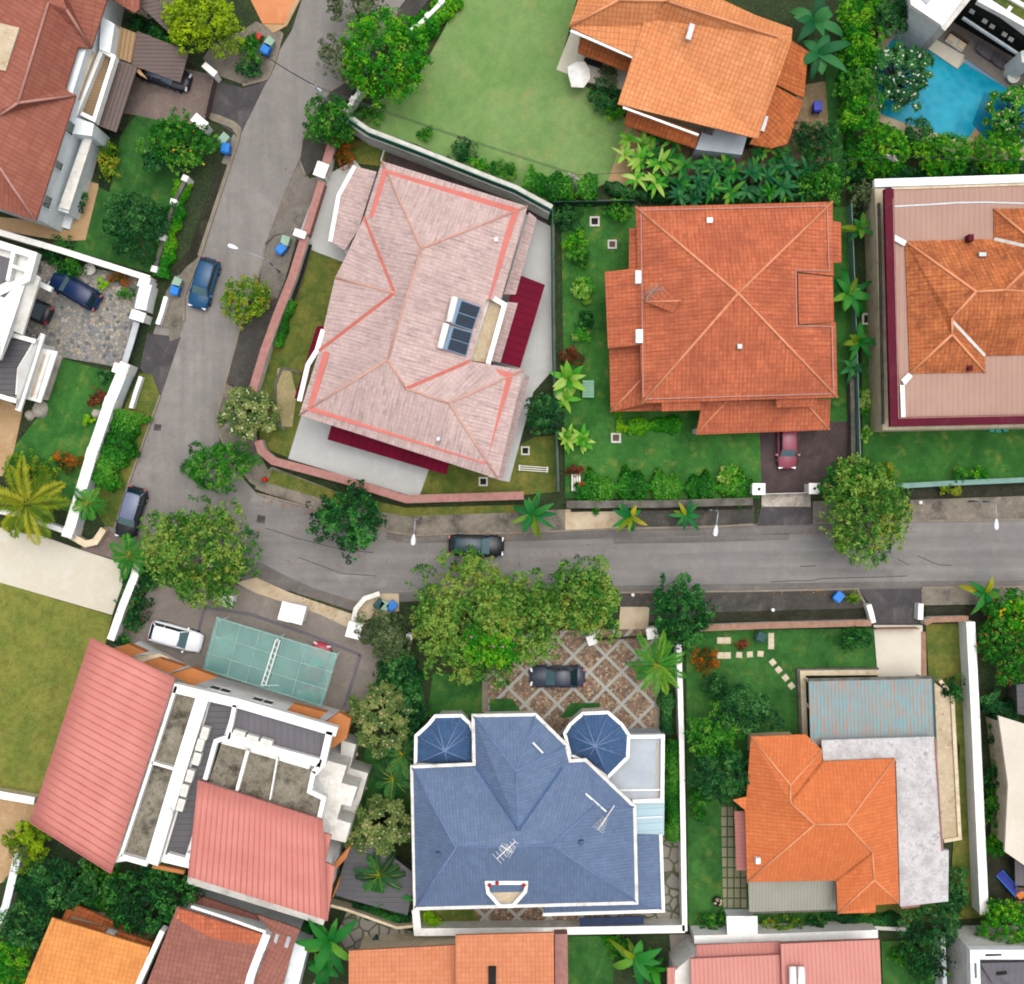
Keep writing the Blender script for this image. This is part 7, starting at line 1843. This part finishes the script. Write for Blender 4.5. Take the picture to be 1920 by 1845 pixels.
for x, y, rx, ry, m_, lab in ((1610, 20, 42, 42, 'f_bright', "top bush in the bright column left of the pool"), (1612, 92, 40, 44, 'f_bright', "second bush down in the bright column left of the pool"),
                              (1608, 160, 38, 36, 'f_mid', "third bush down in the bright column left of the pool, beside yellow flowers"), (1612, 218, 36, 38, 'f_bright', "lowest bush in the bright column left of the pool")):
    tree(x, y, rx, ry, 4.0, M_[m_], lab, "bush", "rounded_bush", leaf=.2, ncl=18, clr=.32, group="bushes in a column left of the pool")
for x, y, rx, ry, lab in ((1655, 285, 48, 48, "rounded bright bush below the frangipani with white flowers"), (1768, 290, 56, 40, "rounded bright bush right below the pool, middle of three"), (1868, 288, 52, 46, "rounded bright bush below the pool at the right edge")):
    tree(x, y, rx, ry, 3.6, M_['f_bright'], lab, "bush", "rounded_bush", leaf=.18, ncl=40, clr=.26, group="rounded bushes below the pool", grain=.7, lobe=.3, fill=.78)
tree(1672, 30, 40, 42, 4.5, M_['f_deep'], "dark green tree beside the white poolside house", leaf=.24, ncl=14)
tree(1722, 245, 32, 22, 2.6, M_['f_deep'], "dark low bush at the lower pool edge", "bush", "rounded_bush", leaf=.22, ncl=10)
tree(345, 268, 66, 58, 4.2, M_['f_mid'], "garden tree by the gate of the brown roof house", leaf=.26, dens=.75, ncl=24, clr=.24, flowers=('f_yellow', 16, .2, "blossoms"))
tree(300, 300, 34, 32, 3.2, M_['f_deep'], "dark glossy small tree left of the garden tree by the gate", leaf=.34, ncl=9)
tree(258, 420, 70, 62, 4.2, M_['f_deep'], "dark spreading tree in the lower corner of the brown roof garden", leaf=.24, ncl=30, clr=.24)
tree(286, 1685, 84, 66, 6.0, M_['f_dark'], "dense dark clump leaved tree between the curved roofs and golden roof", leaf=.30, ncl=60, clr=.21, fill=.82, zmin=0, grain=.4, lobe=.5)
tree(120, 1660, 66, 56, 5.0, M_['f_deep'], "dark tree below the left curved roof", leaf=.30, ncl=22, clr=.26)
tree(55, 1735, 60, 50, 5.0, M_['f_deep'], "dark blue green tree left of the golden roof", leaf=.32, ncl=20, clr=.26)
tree(22, 1800, 40, 60, 5.0, M_['f_bright'], "yellow green tree in the lower left corner", leaf=.24, ncl=18, clr=.3)
tree(54, 1578, 44, 42, 3.6, M_['f_yel'], "small lime green lobed tree at the lower corner of the left curved roof", leaf=.24, ncl=9, clr=.32, fill=.8, grain=.3)
tree(1745, 1722, 64, 46, 4.5, M_['f_deep'], "dark fine leaved tree behind the chalky flat roof", leaf=.18, dens=.7, ncl=34, clr=.2)
tree(1735, 1790, 46, 44, 4.0, M_['f_dark'], "dark big leaved tree in the plot right of the rose roof", leaf=.36, dens=.6, ncl=14)
tree(1884, 1738, 48, 58, 4.5, M_['f_bright'], "bright rounded tree above the grey parapet house", leaf=.2, ncl=40, clr=.26, grain=.8, lobe=.35, fill=.78)
tree(1885, 1195, 58, 90, 4.2, M_['f_mid'], "tall red flowered bougainvillea bush at the right edge", "shrub", "flowering_bush", leaf=.22, ncl=34, clr=.22, flowers=('f_red', 60, .2, "blossoms"))
tree(1905, 1150, 34, 40, 4.6, M_['f_bright'], "yellow flowered bush at the right edge above the bougainvillea", "shrub", "flowering_bush", leaf=.24, ncl=10, flowers=('f_yellow', 26, .26, "blossoms"))
tree(1020, 775, 38, 42, 3.8, M_['f_deep'], "dark bush by the green fence east of the pink house", leaf=.26, ncl=12)
tree(770, 1335, 26, 60, 3.4, M_['f_deep'], "narrow dark tree left of the left turret", leaf=.26, ncl=12)
tree(742, 1250, 34, 50, 3.4, M_['f_deep'], "dark shrub tree below the grey green small leaved tree", leaf=.26, ncl=14)

# palms and large leaved plants
palm(52, 945, 78, 4.5, M_['f_palmy'], "large yellowish palm behind the cream drive", 15, leaflet=.62)
palm(165, 945, 36, 3.0, M_['f_palm'], "small green palm against the street wall end", 9, leaflet=.8)
palm(243, 1042, 42, 3.0, M_['f_palm'], "small green palm at the mouth of the cream drive", 10, leaflet=.8)
palm(1232, 1245, 62, 4.5, M_['f_palm'], "coconut palm beside the patterned drive", 15, leaflet=.42)
palm(712, 1640, 46, 4.0, M_['f_dark'], "dark palm over the grey shed roof", 11, leaflet=.6)
palm(755, 1415, 44, 4.0, M_['f_deep'], "dark palm leaning over the left turret gutter", 11, leaflet=.6)
palm(738, 1460, 40, 4.0, M_['f_deep'], "dark feathery palm in the garden left of the blue roof", 11, leaflet=.6)
broad(740, 1668, 44, 3.6, M_['f_broad'], "broad leaved plant at the blue house corner over the shed", 12, .14)
broad(998, 965, 48, 3.2, M_['f_cord'], "star shaped cordyline with yellow leaf tips by the pink coped wall", 15, .12, yellow=2, name="cordyline", droop=1.1)
broad(1182, 970, 38, 3.0, M_['f_cord'], "star shaped cordyline on the verge below the hedge", 13, .14, yellow=2, name="cordyline", droop=1.1)
broad(1286, 966, 32, 2.8, M_['f_cord'], "star shaped cordyline with pale yellow leaves left of the street lamp", 11, .15, yellow=2, name="cordyline", droop=1.1)
broad(1848, 1112, 44, 3.0, M_['f_cord'], "star shaped cordyline at the right end of the lower verge", 12, .16, yellow=2, name="cordyline", droop=1.1)
broad(1590, 552, 50, 4.2, M_['f_broad'], "large paddle leaved plant right of the roof recess", 13, .15, yellow=1)
broad(1610, 640, 40, 3.6, M_['f_broad'], "paddle leaved plant below the large one by the mansion fence", 11, .15, yellow=2)
broad(1614, 430, 36, 3.4, M_['f_broad'], "paddle leaved plant at the top of the mansion fence", 9, .15, yellow=1)
broad(1595, 690, 30, 3.0, M_['f_bana'], "dark paddle leaved plant against the pyramid roof eaves", 9, .15)
broad(1528, 42, 58, 5.5, M_['f_bana'], "banana plant with huge leaves at the top edge right of the orange house", 10, .17, name="banana_plant")
broad(1532, 100, 60, 5.0, M_['f_bana'], "banana plant with huge dark leaves below the top edge one", 10, .17, name="banana_plant")
broad(618, 1765, 58, 5.0, M_['f_broad'], "banana plant beside the mauve townhouse", 12, .16, name="banana_plant", cat="plant")
broad(608, 1808, 46, 4.0, M_['f_broad'], "second banana plant below the first beside the mauve townhouse", 9, .17, name="banana_plant")
broad(1190, 1795, 52, 4.0, M_['f_broad'], "banana clump with yellow leaves in the dark yard left of the rose roof", 13, .15, name="banana_plant", yellow=3)
broad(1222, 1815, 40, 3.6, M_['f_mid'], "green banana plant right of the clump with yellow leaves", 10, .16, name="banana_plant")
for x, y, r_, m_, lab in ((1190, 280, 40, 'f_varieg', "pale leaved plant nearest the big lawn in the lush border"), (1240, 275, 44, 'f_broad', "upper plant under the orange lower roof in the lush border"), (1215, 322, 46, 'f_varieg', "bright wide leaved plant low in the left border"),
                          (1262, 325, 44, 'f_broad', "broad leaved plant right of the bright one in the border"), (1345, 290, 42, 'f_broad', "broad leaved plant in front of the grey annex"), (1355, 340, 46, 'f_broad', "broad leaved plant over the sandy path below the grey annex"),
                          (1325, 325, 32, 'f_bana', "dark leaved plant left of the sandy path"), (1440, 305, 44, 'f_broad', "broad leaved plant below the vent of the orange house"), (1490, 335, 48, 'f_bana', "dark leaved plant in the border above the pyramid roof corner"),
                          (1420, 345, 42, 'f_bana', "dark leaved plant above the pyramid roof edge"), (1290, 358, 36, 'f_bana', "dark plant above the pyramid roof left part"), (1460, 350, 34, 'f_mid', "mid green plant hugging the pyramid roof edge")):
    broad(x, y, r_, 3.2, M_[m_], lab, 10, .14, name="border_plant", group="lush plants in the border north of the pyramid roof house", heads=4)
tree(1525, 272, 48, 40, 3.8, M_['f_dark'], "rounded dark tree in the corner beside the orange house alley", leaf=.24, ncl=16)
tree(1540, 345, 52, 32, 3.6, M_['f_mid'], "leafy tree above the right corner of the pyramid roof", leaf=.26, ncl=16)
shrub(1618, 365, 26, 32, 2.6, M_['f_grey'], "pale grey green bush at the mansion corner", leaf=.28)
broad(1066, 712, 40, 2.0, M_['f_varieg'], "pale striped agave clump by the green fence, above the mint cabinet", 16, .18, name="agave", stem=False, rise=(.5, 1.2), droop=1.0)
broad(1058, 748, 30, 1.8, M_['f_varieg'], "smaller pale agave left of the mint cabinet", 12, .18, name="agave", stem=False, rise=(.4, 1.1), droop=1.0)
broad(1064, 822, 26, 1.5, M_['f_varieg'], "left of the two rosette plants by the green fence", 20, .2, name="rosette_plant", stem=False, rise=(.5, 1.3), droop=.9)
broad(1092, 824, 26, 1.5, M_['f_varieg'], "right of the two rosette plants by the green fence", 20, .2, name="rosette_plant", stem=False, rise=(.5, 1.3), droop=.9)
for x, y, rx, ry, m_, lab in ((1078, 455, 18, 24, 'f_bright', "yellowish shrub at the top of the row along the green fence"), (1088, 485, 22, 22, 'f_mid', "mid green shrub second in the row along the green fence"), (1092, 545, 26, 26, 'f_varieg', "pale leaved shrub midway along the green fence"),
                              (1095, 600, 20, 20, 'f_dark', "bluish dark shrub midway along the green fence"), (1090, 630, 18, 14, 'f_varieg', "small pale shrub below the bluish one by the green fence"), (1072, 668, 22, 16, 'f_rusty', "rusty brown shrub above the striped agave"),
                              (1160, 395, 32, 20, 'f_mid', "green shrub by the dark chamber at the fence corner"), (1066, 405, 30, 30, 'f_deep', "dark shrub in the corner of the two green fences"), (1076, 880, 18, 12, 'f_rusty', "rusty shrub beside the pale slatted bench"), (1090, 912, 10, 9, 'f_red', "tiny red shrub at the lower left corner of the pyramid lawn"),
                              (1165, 800, 12, 11, 'f_lime', "pale yellow green ball shrub beside the porch grille"), (1160, 775, 14, 8, 'f_bright', "low green shrub at the corner of the lower roof"),
                              (640, 280, 26, 30, 'f_orange', "orange tinged shrub at the retaining wall foot"), (868, 284, 27, 22, 'f_deep', "dark round shrub on the lawn side of the retaining wall"), (800, 252, 20, 12, 'f_mid', "small green shrub on the lawn side near the wall top"),
                              (700, 215, 34, 14, 'f_mid', "low mixed shrub under the bright round tree"), (898, 310, 24, 10, 'f_bright', "light green shrub by the retaining wall"), (940, 322, 36, 16, 'f_mid', "green shrub before the utility pole bed"),
                              (1135, 185, 26, 34, 'f_deep', "dark shrub with pale leaves against the orange house"), (1150, 210, 20, 16, 'f_bright', "lighter shrub below the dark one at the orange house corner"), (1140, 140, 22, 18, 'f_grey', "thin grey shrub behind the parasol"),
                              (1600, 1195, 30, 24, 'f_dark', "dark round shrub on the stepping stone lawn by the terracotta wall"), (1784, 1292, 22, 24, 'f_dark', "green round shrub right of the rusted carport"), (1322, 1238, 22, 30, 'f_orange', "orange flowered shrub at the left of the stepping stone lawn"),
                              (1340, 1285, 24, 26, 'f_deep', "dark shrub below the orange flowered one"), (1388, 1206, 16, 10, 'f_rusty', "small reddish shrub between the stepping stone pairs"),
                              (1872, 1372, 18, 34, 'f_deep', "dark shrub at the upper corner of the cream roof"), (1868, 1450, 22, 28, 'f_dark', "dark green shrub left of the cream roof"), (1866, 1515, 26, 46, 'f_mid', "bright leaved shrub left of the cream roof, below the dark one"), (1868, 1575, 24, 30, 'f_bright', "light green shrub at the lower corner of the cream roof"),
                              (470, 90, 30, 26, 'f_mid', "green shrub between the lime tree and the bins"), (470, 128, 24, 18, 'f_deep', "dark shrub in the verge bed left of the road"), (300, 70, 40, 26, 'f_dark', "dark shrub behind the carport roof"), (330, 85, 26, 16, 'f_mid', "green shrub hanging over the carport edge"), (265, 40, 26, 18, 'f_dark', "dark palm like shrub at the top left behind the carport"),
                              (205, 300, 14, 50, 'f_olive', "narrow yellow flowered shrub strip by the lawn of the brown roof house"), (150, 378, 12, 28, 'f_dark', "narrow dark shrub along the white wall base"), (120, 455, 18, 14, 'f_dark', "dark shrub at the corner of the tan path"),
                              (95, 480, 30, 16, 'f_dark', "dark shrub behind the white house corner"), (128, 502, 28, 20, 'f_mid', "green shrub above the navy car"), (193, 535, 11, 11, 'f_lime', "lime ball shrub beside the navy car"), (222, 522, 24, 12, 'f_orange', "reddish shrub in the bed by the white garden wall"), (236, 552, 16, 10, 'f_mid', "low green shrub by the cobbled gate"),
                              (180, 745, 17, 17, 'f_rusty', "dark brown ball shrub on the white house lawn"), (195, 708, 14, 14, 'f_deep', "dark ball shrub at the top of the white house lawn"), (166, 788, 10, 10, 'f_lime', "lime ball shrub on the white house lawn by the wall"),
                              (60, 880, 60, 20, 'f_olive', "low olive shrubs behind the yellowish palm"), (130, 865, 28, 18, 'f_orange', "orange tinged shrub at the foot of the street wall"),
                              (320, 1255, 16, 10, 'f_dark', "small shrub at the foot of the curved building front"), (1310, 1505, 14, 40, 'f_mid', "narrow shrub along the white wall left of the grassed pavers"),
                              (1165, 1780, 20, 26, 'f_mid', "green shrub at the post in the dark yard"), (1147, 1765, 14, 14, 'f_bright', "small light shrub in the dark yard below the blue house"), (1340, 1725, 30, 12, 'f_mid', "mixed shrub beside the white hut"), (1470, 1738, 48, 14, 'f_olive', "flowering low shrubs above the rose roof"), (1530, 1732, 24, 14, 'f_dark', "dark shrub above the rose roof right of the flowering ones"),
                              (1690, 1790, 20, 20, 'f_mid', "pale leaved shrub right of the rose roof"), (1725, 1815, 16, 22, 'f_dark', "dark leaved shrub in the plot right of the rose roof"), (1785, 1670, 30, 50, 'f_deep', "dark loose shrub along the tall white wall"),
                              (1700, 1140, 1, 1, 'f_mid', ""), (1370, 890, 24, 20, 'f_varieg', "pale green leafy shrub near the left gate pillar"), (1600, 1120, 14, 10, 'f_olive', "weedy shrub beside the lone blue bin"),
                              (1800, 890, 22, 14, 'f_mid', "green shrub behind the teal rail of the mansion"), (1838, 890, 16, 14, 'f_bright', "light shrub behind the teal rail, right of the green one"), (1780, 918, 22, 9, 'f_olive', "yellow green shrub hanging over the teal rail"), (1660, 885, 22, 18, 'f_olive', "light shrub at the left end of the teal rail"),
                              (1622, 812, 10, 16, 'f_varieg', "tiny pale shrub along the lower mansion fence"), (1622, 750, 10, 30, 'f_varieg', "narrow pale shrub against the mansion fence"),
                              (215, 1685, 40, 46, 'f_broad', "shrub with orange tips above the golden roof"), (170, 1700, 30, 26, 'f_mid', "yellowish shrub left of the dense dark tree"), (185, 1640, 40, 26, 'f_palm', "palm like shrub under the left curved roof corner"),
                              (75, 1335, 1, 1, 'f_mid', ""), (255, 1125, 36, 62, 'f_deep', "red berried dark shrub mass beside the white drive wall"), (275, 1070, 26, 30, 'f_dark', "dark shrub under the big olive street tree"), (230, 1200, 26, 12, 'f_dark', "dark shrub at the corner of the left curved roof")):
    if lab: shrub(x, y, rx, ry, 1.6 if max(rx, ry) > 20 else 1.1, M_[m_], lab, leaf=.22 if max(rx, ry) > 14 else .16, flowers=('f_red', 20, .16) if 'red berried' in lab else None)
for x, y, r_, lab in ((814, 1734, 15, "larger lime topiary ball behind the blue house"), (803, 1716, 10, "smaller lime topiary ball behind the blue house")):
    shrub(x, y, r_, r_, 1.6, M_['f_lime'], lab, "topiary_ball", "topiary", leaf=.12, ncl=40, fill=.75, clr=.4, dens=1.6)
# hedges and planted strips
hedge([(1080, 925), (1150, 915), (1240, 912)], 50, 1.3, M_['f_mid'], "leafy green hedge left part below the pyramid roof lawn", lump=.5)
hedge([(1240, 915), (1330, 915), (1412, 912)], 40, 1.1, M_['f_mid'], "lower loose green hedge next to the left gate pillar of the dark drive", leaf=.2, lump=.55)
hedge([(1178, 800), (1225, 796), (1275, 796)], 26, 1.0, M_['f_bright'], "yellow green planting along the grille below the pyramid roof", leaf=.2)
hedge([(342, 340), (318, 430), (300, 520)], 30, 1.4, M_['f_bright'], "clipped green hedge strip along the street drain", leaf=.18)
hedge([(240, 770), (226, 820), (196, 880), (180, 905)], 62, 1.9, M_['f_mid'], "tall roadside planting outside the street wall", leaf=.26)
hedge([(850, -20), (820, 30), (775, 60)], 44, 1.5, M_['f_bright'], "bright leafy hedge inside the white wall of the big pale lawn", leaf=.28)
hedge([(548, 565), (530, 610), (520, 650)], 18, 1.2, M_['f_mid'], "narrow hedge inside the pink coped wall", leaf=.18)
hedge([(1262, 1385), (1262, 1480), (1266, 1575)], 32, 1.8, M_['f_mid'], "green hedge between the blue house terrace and white wall", leaf=.2)
hedge([(1250, 1300), (1250, 1375)], 24, 1.8, M_['f_deep'], "dark hedge right of the patterned drive", leaf=.2)
hedge([(985, 335), (1010, 345), (1050, 352), (1120, 352)], 46, 2.0, M_['f_mid'], "dense border plants round the utility pole below the pale lawn", leaf=.28)
hedge([(1590, 60), (1584, 180), (1600, 290), (1600, 330)], 22, 1.4, M_['f_mid'], "low hedge strip left of the bright bush column", leaf=.18)
hedge([(1560, 330), (1640, 325), (1760, 322), (1960, 318)], 24, 1.8, M_['f_dark'], "dark hedge behind the mansion's pale parapet", leaf=.22)
hedge([(660, 1700), (720, 1722), (770, 1728)], 22, .9, M_['f_dark'], "low dark hedge below the grey shed", leaf=.18)
hedge([(768, 1240), (772, 1330), (760, 1430)], 34, 1.8, M_['f_dark'], "dark hedge along the left side of the blue house", leaf=.24)
hedge([(1600, 700), (1606, 800), (1606, 860)], 10, 1.0, M_['f_mid'], "thin climbing hedge on the mansion fence", leaf=.18)
hedge([(1135, 345), (1180, 362), (1300, 372), (1540, 368)], 20, 1.4, M_['f_deep'], "dark ground planting along the pyramid roof's upper eaves", leaf=.24)
hedge([(560, 800), (550, 840)], 1, .3, M_['f_mid'], "tiny edging") if False else None
hedge([(1850, 1300), (1862, 1330), (1905, 1340)], 40, 2.0, M_['f_deep'], "dark planting below the bougainvillea at the right edge", leaf=.24)
hedge([(465, 1712), (520, 1735), (600, 1745)], 16, .8, M_['f_dark'], "dark planting behind the mauve townhouse", leaf=.2)
hedge([(20, 1640), (60, 1680), (90, 1700)], 40, 1.6, M_['f_deep'], "dark planting left of the golden roof", leaf=.26)
hedge([(1545, 1710), (1600, 1730), (1690, 1725)], 24, .9, M_['f_dark'], "low dark planting behind the vivid orange house", leaf=.2)
